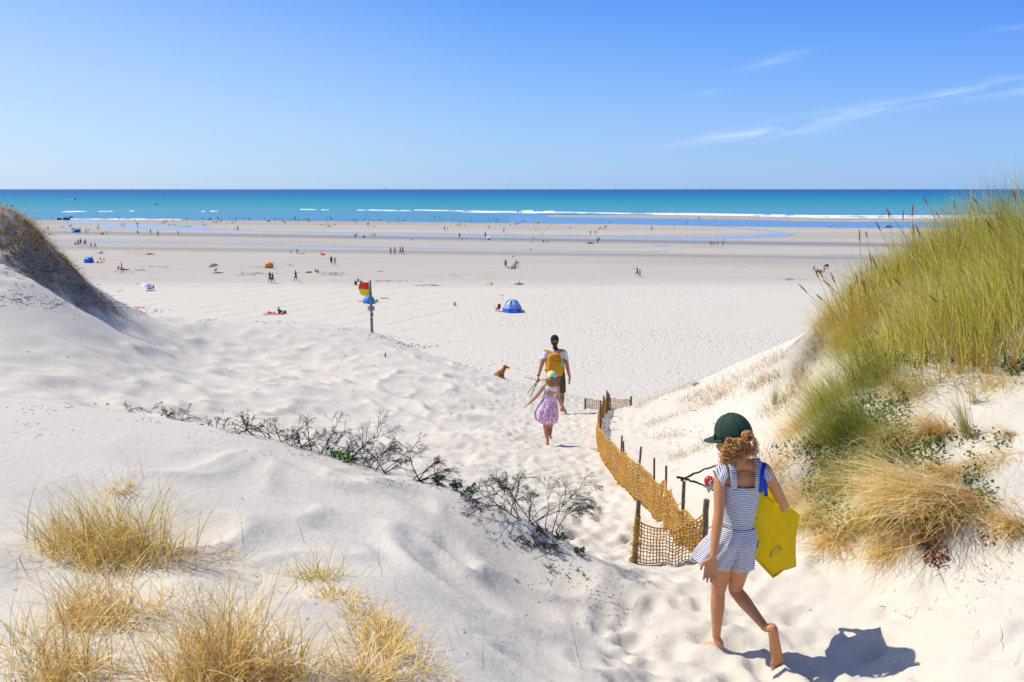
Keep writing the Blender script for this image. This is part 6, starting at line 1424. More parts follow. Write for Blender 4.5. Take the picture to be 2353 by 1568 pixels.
def bag(z, X_, Y_, wz, hz, rgb, lab, name='beach_bag', cat='bag'):
    b, k = ground_at(z, X_, Y_); w, h = wz * k, hz * k; r = empty(name, b, lab, cat); V, Fc = [], []; box_vf(V, Fc, (0, 0, h * .46), (w, w * .5 + .1, h * .88)); o = obj('bag_body', mesh_np('bag_body', V, Fc, flat(rgb)), r); bevel(o, min(w, h) * .22, 3)
    V, Fc = [], []; tube(V, Fc, [(-w * .25, 0, h * .85), (-w * .2, 0, h * 1.02), (w * .2, 0, h * 1.02), (w * .25, 0, h * .85)], .02, 5); obj('handle', mesh_np('handle', V, Fc, flat((.03, .03, .03))), r); return r
bag(2, 1410, 1450, 36, 34, (.10, .22, .03), 'green and black rucksack at the end of the red towel'); bag(2, 1668, 1020, 40, 18, (.02, .35, .22), 'green and teal bag left of two sitting bathers'); bag(2, 1638, 1021, 22, 12, (.30, .35, .02), 'small yellow-green bag beside the teal one')
bag(3, 802, 1326, 32, 30, (.35, .60, .40), 'green and white striped bag right of the shelter behind the flag'); bag(4, 758, 1440, 42, 30, (.18, .17, .17), 'black and grey holdall at the right foot of the dome tent'); bag(4, 684, 970, 18, 20, (.02, .20, .06), 'dark green cool box beside the child in yellow', 'cool_box', 'cool box'); bag(4, 609, 968, 20, 16, (.80, .50, .02), 'yellow bucket under the tilted parasol', 'bucket', 'bucket')
bag(5, 1857, 838, 26, 22, (.05, .30, .25), 'green bag left of the red bag on the right-hand beach'); bag(5, 1885, 842, 32, 26, (.75, .06, .06), 'bright red bag between the two people on the right-hand beach'); bag(1, 1022, 924, 20, 18, (.80, .10, .04), 'red bag left of the yellow beach toy'); bag(3, 668, 645, 26, 20, (.02, .30, .33), 'teal bag alone on the flats left of the centre', 'beach_bag')
bag(1, 786, 735, 18, 20, (.85, .05, .35), 'pink ring bag carried at the left of the walking group'); bag(1, 1058, 626, 18, 10, (.75, .04, .04), 'red bag left of two sitting bathers on the far flats'); bag(4, 405, 668, 34, 16, (.65, .02, .05), 'red gear under the low white parasol'); bag(3, 1740, 657, 14, 8, (.80, .10, .25), 'small pink bucket on the wet flats', 'bucket', 'bucket'); bag(2, 1240, 480, 36, 14, (.45, .15, .35), "pink and purple inflatable at the water's edge", 'inflatable', 'inflatable')
b, k = ground_at(2, 1535, 1023); V, Fc = [], []; add_ell(V, Fc, (0, 0, .05), (50 * k, .28, .045)); o = obj('surfboard', mesh_np('surfboard', V, Fc, simple('board_white', (.50, .66, .85), .4, .5, .25, 2)), None, b); tag(o, 'white and pale blue surfboard lying behind the single walker in navy', 'surfboard')
b, k = ground_at(5, 295, 800); V, Fc = [], []; add_ell(V, Fc, (0, 0, .06), (12 * k, .5, .05)); o = obj('bodyboard', mesh_np('bodyboard', V, Fc, flat((.30, .32, .28))), None, b); tag(o, 'flat grey-green board left of the child with the net', 'bodyboard')
b, k = ground_at(3, 772, 534); V, Fc = [], []; add_ell(V, Fc, (0, 0, .15), (14 * k, .4, .15)); o = obj('paddle_board', mesh_np('paddle_board', V, Fc, flat((.75, .50, .05))), None, b); tag(o, 'small yellow board on the far flats below the waterline walkers', 'board')
# inflatable red flamingo
b, k = ground_at(2, 1808, 832); r = empty('inflatable_bird', b, 'red inflatable swimming ring with a tall bird neck on the middle beach', 'inflatable', None, .4); RI = simple('red_vinyl', (.72, .012, .015), .35, .5, .05)
V, Fc = [], []; a_ = 22 * k; tube(V, Fc, [(a_ * .8 * math.cos(t), a_ * .8 * math.sin(t), a_ * .32) for t in np.linspace(0, 6.283, 24)], a_ * .32, 10); obj('ring', mesh_np('ring', V, Fc, RI), r)
V, Fc = [], []; tube(V, Fc, [(-a_ * .8, 0, a_ * .3), (-a_ * 1.05, 0, a_ * .9), (-a_ * .75, 0, a_ * 1.5), (-a_ * .5, 0, a_ * 1.75), (-a_ * .2, 0, a_ * 1.6)], [a_ * .25, a_ * .2, a_ * .16, a_ * .2, a_ * .08], 8); obj('neck', mesh_np('neck', V, Fc, RI), r)
# yellow toy, kayak, dogs, net pole
b, k = ground_at(1, 1060, 924); r = empty('beach_toy', b, 'bright yellow toy excavator in front of the child in red', 'toy'); V, Fc = [], []; w = 28 * k; box_vf(V, Fc, (0, 0, w * .25), (w, w * .5, w * .5)); o = obj('toy_body', mesh_np('toy_body', V, Fc, flat((.80, .68, .02))), r); bevel(o, w * .1)
V, Fc = [], []; tube(V, Fc, [(0, 0, w * .5), (-w * .1, 0, w * 1.3), (w * .2, 0, w * 1.1)], w * .1, 6); obj('toy_arm', mesh_np('toy_arm', V, Fc, flat((.80, .68, .02))), r)
PB_ = simple('black_paint', (.015, .016, .018), .4, .5, .1, 3)
b, k = ground_at(1, 697, 480); r = empty('utility_vehicle', b, "black open beach utility vehicle at the water's edge on the left", 'vehicle'); u_ = 62 * k
TY = flat((.012, .012, .012), .9)
V, Fc = [], []; box_vf(V, Fc, (0, 0, u_ * .22), (u_ * .92, 1.5, u_ * .16)); box_vf(V, Fc, (u_ * .30, 0, u_ * .32), (u_ * .30, 1.4, u_ * .08)); o = obj('chassis', mesh_np('chassis', V, Fc, PB_), r); bevel(o, .06)
V, Fc = [], []; box_vf(V, Fc, (-u_ * .34, 0, u_ * .33), (u_ * .26, 1.4, u_ * .09)); obj('cargo_bed', mesh_np('cargo_bed', V, Fc, PB_), r)
V, Fc = [], []
for sy in (-.65, .65): tube(V, Fc, [(-u_ * .2, sy, u_ * .3), (-u_ * .16, sy, u_ * .55), (u_ * .08, sy, u_ * .55), (u_ * .2, sy, u_ * .35)], .05, 5)
tube(V, Fc, [(-u_ * .16, -.65, u_ * .55), (-u_ * .16, .65, u_ * .55)], .05, 5); tube(V, Fc, [(u_ * .08, -.65, u_ * .55), (u_ * .08, .65, u_ * .55)], .05, 5); obj('roll_cage', mesh_np('roll_cage', V, Fc, PB_), r)
V, Fc = [], []; box_vf(V, Fc, (-u_ * .04, 0, u_ * .565), (u_ * .26, 1.35, .05)); box_vf(V, Fc, (-u_ * .07, 0, u_ * .36), (u_ * .10, 1.2, u_ * .16)); obj('roof_and_seat', mesh_np('roof_and_seat', V, Fc, PB_), r)
for sx in (-.33, .35):
    for sy in (-.75, .75): V, Fc = [], []; tube(V, Fc, [(u_ * sx, sy - .12, u_ * .12), (u_ * sx, sy + .12, u_ * .12)], u_ * .12, 16); obj('wheel', mesh_np('wheel', V, Fc, TY), r)
b, k = ground_at(1, 622, 476); r = empty('boat_trailer', b, 'low brown trailer left of the black beach vehicle', 'trailer'); w = 46 * k
V, Fc = [], []; box_vf(V, Fc, (0, 0, .75), (w * .85, 1.2, .22)); tube(V, Fc, [(w * .4, 0, .7), (w * .75, 0, .6)], .05, 5); obj('trailer_bed', mesh_np('trailer_bed', V, Fc, flat((.22, .10, .07))), r)
for sx in (-.25, .28): V, Fc = [], []; tube(V, Fc, [(w * sx, -.6, .36), (w * sx, .6, .36)], .36, 14); obj('wheel', mesh_np('wheel', V, Fc, TY), r)
b, k = ground_at(1, 745, 455); b.z = .05; r = empty('jet_ski', b, 'dark and green jet ski afloat just beyond the beach vehicle', 'jet ski'); w = 40 * k
o = obj('hull', fused('hull', [[((-w * .42, 0, .25), .30), ((w * .30, 0, .30), .32), ((w * .48, 0, .42), .14)]], [], .06, flat((.03, .08, .04)), 2), r); V, Fc = [], []; tube(V, Fc, [(-w * .25, 0, .5), (-w * .22, 0, 1.25)], .10, 6); obj('mast', mesh_np('mast', V, Fc, flat((.25, .55, .05))), r)
b, k = ground_at(1, 785, 270); b.z = .05; r = empty('motor_boat', b, 'tiny dark motor boat far out on the sea trailing a white wake at the left', 'boat'); w = 16 * k
obj('hull', fused('hull', [[((-w * .4, 0, .5), .7), ((w * .3, 0, .6), .7), ((w * .5, 0, .9), .3)]], [], .15, flat((.03, .05, .06)), 1), r); V, Fc = [], []; box_vf(V, Fc, (0, 0, 1.6), (w * .3, 1, 1)); obj('cabin', mesh_np('cabin', V, Fc, flat((.05, .05, .05))), r)
b, k = ground_at(1, 740, 268); V = [(-45 * k, -1.2, .05), (42 * k, -1.2, .05), (42 * k, 1.2, .06), (-45 * k, 2.4, .06)]; o = obj('boat_wake', mesh_np('boat_wake', [(x, y * 3, .06) for x, y, z_ in V], [(0, 1, 2, 3)], foam_m), None, (b.x, b.y, 0)); tag(o, 'white wake behind the tiny motor boat', 'wake', kind='stuff')
b, k = ground_at(1, 125, 341); b.z = .05; r = empty('rowing_boat', b, 'tiny dark boat on the sea above the left dune crest', 'boat'); obj('hull', fused('hull', [[((-1.6, 0, .3), .4), ((1.2, 0, .35), .4), ((1.9, 0, .5), .15)]], [], .1, flat((.03, .04, .05)), 1), r)
for (X_, lab) in ((1633, 'tiny dark kayak on the sea, farther of two at centre-left'),): 
    b, k = ground_at(1, X_, 311); b.z = .05; r = empty('kayak', b, lab, 'kayak'); obj('hull', fused('hull', [[((-2, 0, .2), .2), ((0, 0, .25), .4), ((2, 0, .3), .15)]], [], .08, flat((.03, .04, .05)), 1), r)
def far_dog(z, X_, Y_, hz, lab):
    b, k = ground_at(z, X_, Y_); s = hz * k / .6; r = empty('dog', b, lab, 'dog'); ch = [[((-.25, 0, .42), .12), ((.22, 0, .44), .13)], [((.25, 0, .5), .08), ((.42, 0, .60), .09), ((.55, 0, .56), .05)], [((-.3, 0, .48), .03), ((-.5, 0, .55), .02)]]
    for sx in (-.22, .2):
        for sy in (-.07, .07): ch.append([((sx, sy, .35), .06), ((sx + .02, sy, .18), .035), ((sx, sy, .03), .035)])
    o = obj('body', fused('body', ch, [], .03, flat((.02, .018, .016)), 1), r); o.scale = (s, s, s)
far_dog(5, 447, 470, 12, 'small black dog beside the walker in the white shirt'); far_dog(5, 1967, 461, 12, 'small black dog on the flats far right near a standing figure'); far_dog(3, 1240 - 1240 + 1172, 680, 14, 'small dark dog alone on the flats right of centre')
b, k = ground_at(5, 323, 866); s = k * 78 / 1.7; tubes = [([Vector((0, 0, 0)), Vector((45 * k, .2, -.15))], .03)]; o = tubes_obj('net_pole', tubes, flat((.35, .22, .10)), None, 6, b + Vector((0, 0, 58 * k))); tag(o, 'long thin net pole over the shoulder of a child', 'pole')
b, k = ground_at(5, 1862, 0) if False else (PB(2041, 526.5), 0); r = empty('beached_dinghy', b, 'small white dinghy on the wet sand just left of the marram grass', 'boat', None, .3)
obj('hull', fused('hull', [[((-1.9, 0, .45), .40), ((1.4, 0, .48), .42), ((2.3, 0, .7), .15)]], [], .08, flat((.62, .60, .48)), 2), r); V, Fc = [], []; box_vf(V, Fc, (-.2, 0, .9), (2.2, .7, .25)); obj('thwart', mesh_np('thwart', V, Fc, flat((.25, .25, .25))), r)
b = PB(1141, 432.6 + 3.0); b2 = Vector((b.x / b.y * 9000, 9000, 0)); b2.x = PB(886, 450).x / PB(886, 450).y * 9000; r = empty('sailing_boat', b2, 'tiny white sail on the horizon left of centre', 'sailing boat'); V = [(-8, 0, 2), (10, 0, 2), (0, 0, 34), (0, 1.5, 2)]; obj('sail', mesh_np('sail', V, [(0, 1, 2), (0, 3, 2), (3, 1, 2)], flat((.8, .8, .8)), smooth=False), r); V, Fc = [], []; box_vf(V, Fc, (0, 0, 1), (22, 4, 2)); obj('hull', mesh_np('hull', V, Fc, flat((.7, .7, .7))), r)
# seaweed and dug sand patches: low uneven lumps
V, Fc = [], []; R = random.Random(31)
for z, X_, Y_, w_2, h_2, n in ((1, 1400, 818, 200, 22, 40), (1, 1480, 998, 160, 16, 60), (1, 1300, 1018, 200, 14, 60), (1, 1640, 960, 300, 14, 70), (2, 1080, 1030, 340, 30, 150), (2, 1130, 960, 120, 8, 40), (2, 1470, 945, 60, 12, 14), (3, 340, 1030, 240, 30, 130), (3, 845, 1003, 80, 6, 20), (3, 880, 1286, 90, 8, 30), (3, 1350, 1150, 300, 8, 70), (3, 950, 1105, 400, 10, 90), (3, 30, 816, 80, 8, 25), (2, 1590, 816, 100, 6, 25), (4, 540, 1255, 40, 3, 8), (4, 640, 1165, 30, 3, 8), (4, 30, 1040, 40, 4, 8), (5, 1215, 790, 70, 6, 12), (5, 1620, 897, 180, 12, 50), (4, 700, 540, 140, 4, 20), (3, 760, 500, 300, 6, 20)):
    for q in range(int(n * .6)):
        b, k = ground_at(z, X_ + R.gauss(0, .27) * w_2, Y_ + R.gauss(0, .38) * h_2); rr_ = (.05 + .30 * R.random() ** 2.2); add_ell(V, Fc, (b.x, b.y, b.z - .01), (rr_ * 1.6, rr_ * .7, .03 + .04 * R.random()), None, 6)
o = obj('seaweed', mesh_np('seaweed', V, Fc, simple('dark_seaweed', (.24, .21, .16), .9, .1, .4, 1))); tag(o, 'dark scraps of seaweed and dug sand strewn across the beach', 'seaweed', kind='stuff')

# ================================================================== vegetation
m = NT('grass_blade'); at = m.n('ShaderNodeAttribute'); at.attribute_name = 'Col'
sh = m.pbsdf(at.outputs['Color'], .55, .35); t = m.n('ShaderNodeBsdfTranslucent'); m.l(at.outputs['Color'], t.inputs[0]); mx = m.n('ShaderNodeMixShader'); mx.inputs[0].default_value = .18; m.l(sh, mx.inputs[1]); m.l(t.outputs[0], mx.inputs[2]); GRASS = m.done(mx.outputs[0])
def blades(base, az, lean, length, droop, width, col, K=6, rs=None, curlz=0.0):
    """arrays of N; returns verts, faces, colours of N tapered curved ribbons"""
    N = len(base); s = np.linspace(0, 1, K + 1)[None]; th = lean[:, None] + droop[:, None] * s ** 1.4
    ds = (length / K)[:, None]; azz = az[:, None] + (curlz[:, None] * s if not np.isscalar(curlz) else 0 * s)
    dx = np.sin(th) * np.cos(azz); dy = np.sin(th) * np.sin(azz); dz = np.cos(th)
    cum = lambda a: np.concatenate([np.zeros((N, 1)), np.cumsum((a[:, 1:] + a[:, :-1]) / 2 * ds, 1)], 1)
    X = base[:, :1] + cum(dx); Y = base[:, 1:2] + cum(dy); Z_ = base[:, 2:3] + cum(dz)
    sa = az + math.pi / 2 + rs.uniform(-1.0, 1.0, N); w = (width[:, None] * (1 - s ** 1.6 * .9)) / 2
    sx = np.cos(sa)[:, None] * w; sy = np.sin(sa)[:, None] * w
    Lf = np.stack([X - sx, Y - sy, Z_], -1); Rt = np.stack([X + sx, Y + sy, Z_], -1)
    V = np.stack([Lf, Rt], 2).reshape(-1, 3); n = (K + 1) * 2; b = (np.arange(N) * n)[:, None]; k = np.arange(K)[None] * 2
    Fc = np.stack([b + k, b + k + 1, b + k + 3, b + k + 2], -1).reshape(-1, 4)
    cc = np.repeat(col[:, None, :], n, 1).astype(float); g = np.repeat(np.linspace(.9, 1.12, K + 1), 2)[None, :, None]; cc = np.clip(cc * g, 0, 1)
    cc = np.concatenate([cc, np.ones((N, n, 1))], -1).reshape(-1, 4)
    return V, Fc, cc
STRAW = np.array([(.88, .62, .15), (.92, .72, .28), (.74, .45, .08), (.95, .82, .48), (.55, .31, .07)]); GRN = np.array([(.32, .38, .06), (.24, .32, .08), (.46, .47, .07), (.15, .23, .08)]); MIXY = np.array([(.74, .60, .08), (.56, .52, .06), (.88, .69, .14), (.38, .41, .06)])
def pick(rs, pal, N, jit=.18):
    c = pal[rs.randint(0, len(pal), N)] * rs.uniform(1 - jit, 1 + jit, (N, 1)); return c * rs.uniform(.95, 1.05, (N, 3))
G1 = 'dry grass tussocks on the near left dune'
def tussock(lab, centre, N, rad, ln, seed, pal, mean_az=None, az_sp=3.2, lean=(.05, .75), droop=(.2, 1.4), w=.0035, name='grass_tussock', cat='grass tussock', group=None, stems=0, asp=1.0):
    if group == G1: N = int(N * .66); rad *= 1.25; w = .0038; droop = (droop[0] + .25, droop[1] + .75)
    if group == 'grass tussocks on the right-hand dune slope' and w > .004: az_sp *= 1.5; w = .005
    rs = np.random.RandomState(seed); r_ = rad * np.sqrt(rs.rand(N)) * (.4 + .6 * rs.rand(N)); a_ = rs.rand(N) * 6.283
    bx = centre.x + r_ * np.cos(a_) * asp; by = centre.y + r_ * np.sin(a_); bz = gzv(bx, by) - .012
    az = a_ + rs.randn(N) * .6 if mean_az is None else mean_az + rs.randn(N) * az_sp
    L1 = ln * (.25 + .95 * rs.rand(N) ** 1.1); Lm = rs.uniform(*lean, N); wild = rs.rand(N) < (.50 if group == G1 else .22); az = np.where(wild, rs.rand(N) * 6.283, az); Lm = np.where(wild, Lm + rs.rand(N) * .7, Lm)
    far_ = rs.rand(N) < .15; bx = np.where(far_, bx + rs.uniform(-1, 1, N) * rad * .7, bx); by = np.where(far_, by + rs.uniform(-1, 1, N) * rad * .7, by); bz = gzv(bx, by) - .012
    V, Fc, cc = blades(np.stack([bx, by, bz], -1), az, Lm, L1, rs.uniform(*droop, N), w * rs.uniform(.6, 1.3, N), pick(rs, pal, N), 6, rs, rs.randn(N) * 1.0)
    V = V - np.array([[centre.x, centre.y, centre.z]])
    o = obj(name, mesh_np(name, V, Fc, GRASS, col=cc), None, centre); tag(o, lab, cat, group); return o
G1 = 'dry grass tussocks on the near left dune'
def GT(px, py, lab, N, rad, ln, seed, pal=STRAW, **k): return tussock(lab, G(px, py), N, rad, ln, seed, pal, group=k.pop('group', G1), **k)
SG = np.concatenate([STRAW, STRAW, MIXY]); GG = np.concatenate([STRAW, GRN])
GT(255, 1275, 'largest dense golden tussock at the far left, spiky tips against pale sand', 1500, .20, .46, 1, SG, mean_az=2.3, az_sp=.9, lean=(.0, .65), droop=(.1, 1.2), asp=1.5)
GT(345, 1285, 'looser straw tussock joined to the right of the largest golden one', 620, .20, .36, 2, STRAW, lean=(.2, 1.0), asp=1.3)
GT(160, 1255, 'pale thin tussock left of the largest golden one', 300, .14, .30, 3, STRAW, mean_az=2.9, az_sp=.7)
GT(275, 1125, 'small tangled dry tussock above the largest golden one', 300, .07, .17, 4, STRAW, lean=(.2, 1.5), droop=(.5, 2.6))
GT(225, 1425, 'rounded golden tussock below the largest one at the left', 800, .15, .34, 5, STRAW, mean_az=2.2, az_sp=1.2)
GT(310, 1415, 'thin arching straws right of the rounded golden tussock', 260, .16, .30, 6, STRAW, lean=(.4, 1.3))
GT(150, 1560, 'golden tussock at the lower left edge of the view', 640, .14, .30, 7, STRAW, mean_az=1.9, az_sp=1.2)
GT(60, 1500, 'sparse wispy tussock at the far lower left edge', 150, .14, .32, 8, STRAW)
GT(520, 1566, 'big yellow tussock rising from the bottom edge left of centre', 1500, .15, .40, 9, STRAW, mean_az=2.0, az_sp=1.0, lean=(.0, .6), droop=(.1, .9))
GT(640, 1567, 'yellow straws leaning right beside the big bottom tussock', 520, .14, .30, 10, STRAW, mean_az=1.1, az_sp=.9)
GT(410, 1560, 'thin yellow straws left of the big bottom tussock', 260, .12, .28, 11, STRAW)
GT(735, 1330, 'green-tipped tussock at the head of the slanting grass row', 420, .12, .22, 12, GG, lean=(.1, 1.2))
GT(775, 1378, 'matted golden clump second down the slanting grass row', 520, .12, .17, 13, STRAW, lean=(.4, 1.5), droop=(.2, 1.8))
GT(840, 1430, 'matted golden clump third down the slanting grass row', 520, .11, .18, 14, STRAW, lean=(.3, 1.4))
GT(880, 1490, 'tall straw tussock fourth down the slanting grass row', 620, .12, .24, 15, STRAW, lean=(.1, 1.0))
GT(850, 1560, 'straw tussock at the bottom end of the slanting grass row', 560, .13, .25, 16, STRAW, lean=(.1, .9))
GT(960, 1560, 'sparse curved stems right of the slanting grass row', 150, .14, .26, 17, STRAW, lean=(.1, 1.0))
GT(640, 1330, 'low sprawling straws left of the green-tipped tussock', 140, .14, .22, 18, STRAW, lean=(.7, 1.5))
GT(510, 1290, 'scattered golden straws between the left tussocks', 230, .12, .22, 19, STRAW, lean=(.5, 1.5))
GT(450, 1400, 'thin scattered straws on bare sand below centre-left', 200, .26, .24, 20, STRAW, lean=(.6, 1.5))
# lone green stems
def stems(pts, seed):
    rs = np.random.RandomState(seed); b = [G(a, c) for a, c in pts]; N = len(b); base = np.array([[p.x, p.y, p.z - .01] for p in b])
    return blades(base, rs.uniform(1.5, 4, N), rs.uniform(0, .4, N), rs.uniform(.12, .26, N), rs.uniform(-.1, .6, N), np.full(N, .003), pick(rs, np.concatenate([GRN, STRAW[:2]]), N), 6, rs)
V, Fc, cc = stems([(220, 1130), (300, 1090), (330, 1100), (425, 1180), (470, 1230), (540, 1200), (545, 1205), (560, 1260), (655, 1240), (700, 1250), (870, 1300), (880, 1330), (1095, 1170), (1000, 1420), (1060, 1480), (1040, 1500), (1110, 1540), (1310, 1530), (1330, 1515), (390, 1130), (370, 1150), (130, 1190), (60, 1240), (40, 1330), (600, 1220), (760, 1270), (910, 1360)], 3)
o = obj('grass_stems', mesh_np('grass_stems', V, Fc, GRASS, col=cc)); tag(o, 'single thin stems scattered over the near left dune', 'grass', kind='stuff')

rs = np.random.RandomState(23); b_ = [G(a, c) for a, c in ((2040, 1360), (2110, 1395), (2095, 1430), (2150, 1385), (2250, 1455), (2300, 1480), (2320, 1405), (2210, 1340), (2290, 1330), (1495, 1345), (1480, 1390), (2160, 1330), (2240, 1400), (1700, 1260), (1120, 1290), (1330, 1530), (1180, 1470), (2330, 1300), (2335, 1540), (2020, 1400))]
N = len(b_) * 2; base = np.array([[p.x + rs.randn() * .01, p.y + rs.randn() * .01, p.z + .002] for p in b_ for _ in (0, 1)])
V, Fc, cc = blades(base, rs.rand(N) * 6.28, rs.uniform(1.15, 1.5, N), rs.uniform(.06, .22, N), rs.uniform(-.1, .35, N), np.full(N, .004), pick(rs, STRAW, N), 6, rs, rs.randn(N) * .8)
o = obj('fallen_stalks', mesh_np('fallen_stalks', V, Fc, GRASS, col=cc)); tag(o, 'bleached fallen stalks lying on the bare foreground sand', 'grass', kind='stuff')

# marram grass covering the right-hand dune
rs = np.random.RandomState(77)
def region(N, seed):
    rs = np.random.RandomState(seed); out_ = []
    while len(out_) < N:
        y = rs.uniform(6.7, 11.8, 4000); x = rs.uniform(2.9, 10.5, 4000)
        xl = np.interp(y, [6.7, 7.5, 9.0, 10.0, 11.8], [3.60, 3.58, 3.88, 4.15, 4.85]) + .18 * rs.randn(4000)
        dn = np.interp(x - xl, [0, .5, 2], [.35, .9, 1.0]) * np.interp(y, [6.7, 7.3, 11.8], [.25, .9, .8]) * (.35 + .9 * fbm(x * 1.2, y * 1.2, 2))
        ok = (x > xl) & (x < .72 * y + 2.0) & (rs.rand(4000) < dn); out_ += list(zip(x[ok], y[ok]))
    return np.array(out_[:N])
Nb = 27000; xy = region(Nb, 5); z = gzv(xy[:, 0], xy[:, 1]) - .02
cl = fbm(xy[:, 0] * 1.6, xy[:, 1] * 1.6, 2); g_ = fbm(xy[:, 0] * .8 + 9, xy[:, 1] * .8, 2)
az = math.pi + rs.randn(Nb) * .62 + (cl - .5) * 2.0; lean = np.abs(rs.normal(.36, .26, Nb)); ln = (.36 + .60 * rs.rand(Nb)) * np.interp(g_, [.3, .7], [.72, 1.22]) * np.interp(xy[:, 0] * 9.5 / xy[:, 1], [3.6, 4.3, 5.0, 5.9], [.62, .74, .98, 1.28])
Bv = rs.uniform(.5, 1.5, (Nb, 1))
pal = Bv * np.where((rs.rand(Nb) < .12 + .55 * (xy[:, 0] - 3.6) / 6 + .5 * (cl - .45))[:, None], pick(rs, np.concatenate([GRN, MIXY]), Nb), pick(rs, np.concatenate([MIXY, MIXY, STRAW[:4]]), Nb))
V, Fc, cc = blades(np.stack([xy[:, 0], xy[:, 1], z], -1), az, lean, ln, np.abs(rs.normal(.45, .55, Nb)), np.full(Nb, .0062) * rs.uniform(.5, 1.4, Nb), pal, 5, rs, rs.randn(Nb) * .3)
o = obj('marram_grass', mesh_np('marram_grass', V, Fc, GRASS, col=cc)); tag(o, 'tall green and yellow marram grass covering the right-hand dune', 'grass', kind='stuff')
# flower spikes
SPM = simple('seed_spike', (.40, .24, .055), .9, .1, .3, 90, .8, 300)
xs_ = region(80, 9); V, Fc = [], []
edge_ = [G(1950, 790), G(1925, 800), G(1990, 790), G(2020, 780), G(2060, 800), G(1960, 810), G(2010, 820)]
sl = [(p.x, p.y) for p in edge_ for _ in (0, 1)] + [tuple(a) for a in xs_]
R = random.Random(14)
for x, y in sl:
    z0 = gz(x, y); a = math.pi + R.gauss(0, .5); le = abs(R.gauss(.30, .18)); H = .62 + .30 * R.random(); p = Vector((x, y, z0)); pts = [p.copy()]
    for k in range(9):
        th = le * (.6 + .9 * k / 9); p = p + Vector((math.sin(th) * math.cos(a), math.sin(th) * math.sin(a), math.cos(th))) * H / 9; pts.append(p.copy())
    tube(V, Fc, pts, .0022, 4); hp = pts[-1]; d = (pts[-1] - pts[-2]).normalized(); hl2 = .11 + .07 * R.random()
    tube(V, Fc, [hp, hp + d * hl2 * .25, hp + d * hl2 * .6, hp + d * hl2 * .9, hp + d * hl2], [.003, .0085, .0085, .005, .001], 6)
o = obj('marram_seed_heads', mesh_np('marram_seed_heads', V, Fc, SPM)); tag(o, 'brown seed spikes standing above the marram grass', 'seed heads', kind='stuff')
G2 = 'grass tussocks on the right-hand dune slope'
def RTs(px, py, lab, N, rad, ln, seed, pal, **k): return GT(px, py, lab, N, rad, ln, seed, pal, group=G2, **k)
RTs(1962, 1010, 'fine green tussock fanning to the left below the tall marram grass', 2300, .26, .66, 41, np.concatenate([GRN, GRN, MIXY]), mean_az=2.75, az_sp=.42, lean=(.25, 1.05), droop=(.1, .8), w=.0036)
RTs(1900, 930, 'green and yellow tussock between the tall marram and the bare slope edge', 900, .24, .50, 42, MIXY, mean_az=2.7, az_sp=.5, lean=(.2, 1.0))
RTs(2000, 880, 'dense yellow-green tussock at the left foot of the tall marram', 1200, .30, .62, 43, np.concatenate([MIXY, GRN]), mean_az=2.7, az_sp=.7, lean=(.1, .8))
RTs(2210, 1165, 'long bleached straw tussock sweeping left over the lower bank', 1500, .16, .78, 44, np.concatenate([STRAW, STRAW[3:4], STRAW[3:4]]), mean_az=3.25, az_sp=.22, lean=(.95, 1.4), droop=(.1, .75), w=.0042)
RTs(2120, 1130, 'bleached straw tussock spilling down left beside the yellow bag', 1700, .20, .64, 45, np.concatenate([STRAW, STRAW[3:4], STRAW[3:4]]), mean_az=3.35, az_sp=.25, lean=(.95, 1.45), droop=(.1, .9), w=.0042)
RTs(2030, 1180, 'straw tussock drooping at the foot of the bank behind the bag', 1100, .18, .42, 46, np.concatenate([STRAW, MIXY]), mean_az=3.5, az_sp=.4, lean=(.8, 1.5), droop=(.2, .9))
RTs(2155, 1000, 'golden tussock bent left on top of the middle bank', 900, .14, .46, 47, STRAW, mean_az=3.2, az_sp=.45, lean=(.5, 1.4), droop=(.2, 1.2))
RTs(2225, 1005, 'upright straw stems leaning right of the golden middle tussock', 160, .05, .50, 48, np.concatenate([STRAW, GRN]), mean_az=2.4, az_sp=.3, lean=(.1, .6), droop=(0, .4))
RTs(2240, 930, 'thin stem bunch leaning left on the bare upper bank', 60, .03, .42, 49, np.concatenate([STRAW, GRN]), mean_az=2.6, az_sp=.2, lean=(.2, .6), droop=(0, .3))
RTs(2330, 1000, 'low orange straw bunch at the right edge', 120, .06, .34, 50, STRAW, mean_az=3.1, az_sp=.4, lean=(.9, 1.4))
RTs(2340, 1215, 'golden tussock cut by the right edge of the view', 480, .10, .34, 51, STRAW, mean_az=3.4, az_sp=.4, lean=(.6, 1.4))
RTs(2290, 1060, 'pale dead straws hanging over the eroded right bank', 360, .20, .36, 52, STRAW, mean_az=3.9, az_sp=.7, lean=(.9, 1.6))
RTs(1815, 1060, 'sparse dry tussock on the sand just left of the green tussock', 260, .22, .30, 53, STRAW, mean_az=3.0, az_sp=.7, lean=(.6, 1.4))
RTs(1780, 930, 'upright green sprig alone on the pale slope', 60, .03, .42, 54, GRN, lean=(.02, .35), droop=(0, .3))
RTs(1845, 1140, 'dry straws beside the right elbow of the striped girl', 420, .2, .30, 55, STRAW, mean_az=3.2, az_sp=.6, lean=(.7, 1.5))
RTs(1870, 810, 'brown hanging tussock on the eroded lip of the slope', 420, .26, .40, 56, np.array([(.30, .20, .09), (.42, .28, .12), (.22, .14, .07)]), mean_az=3.9, az_sp=.7, lean=(.8, 2.0))
RTs(1905, 745, 'yellow tussock hanging on the upper left lip of the marram bank', 700, .25, .46, 57, np.concatenate([STRAW, MIXY]), mean_az=3.0, az_sp=.6, lean=(.3, 1.3))
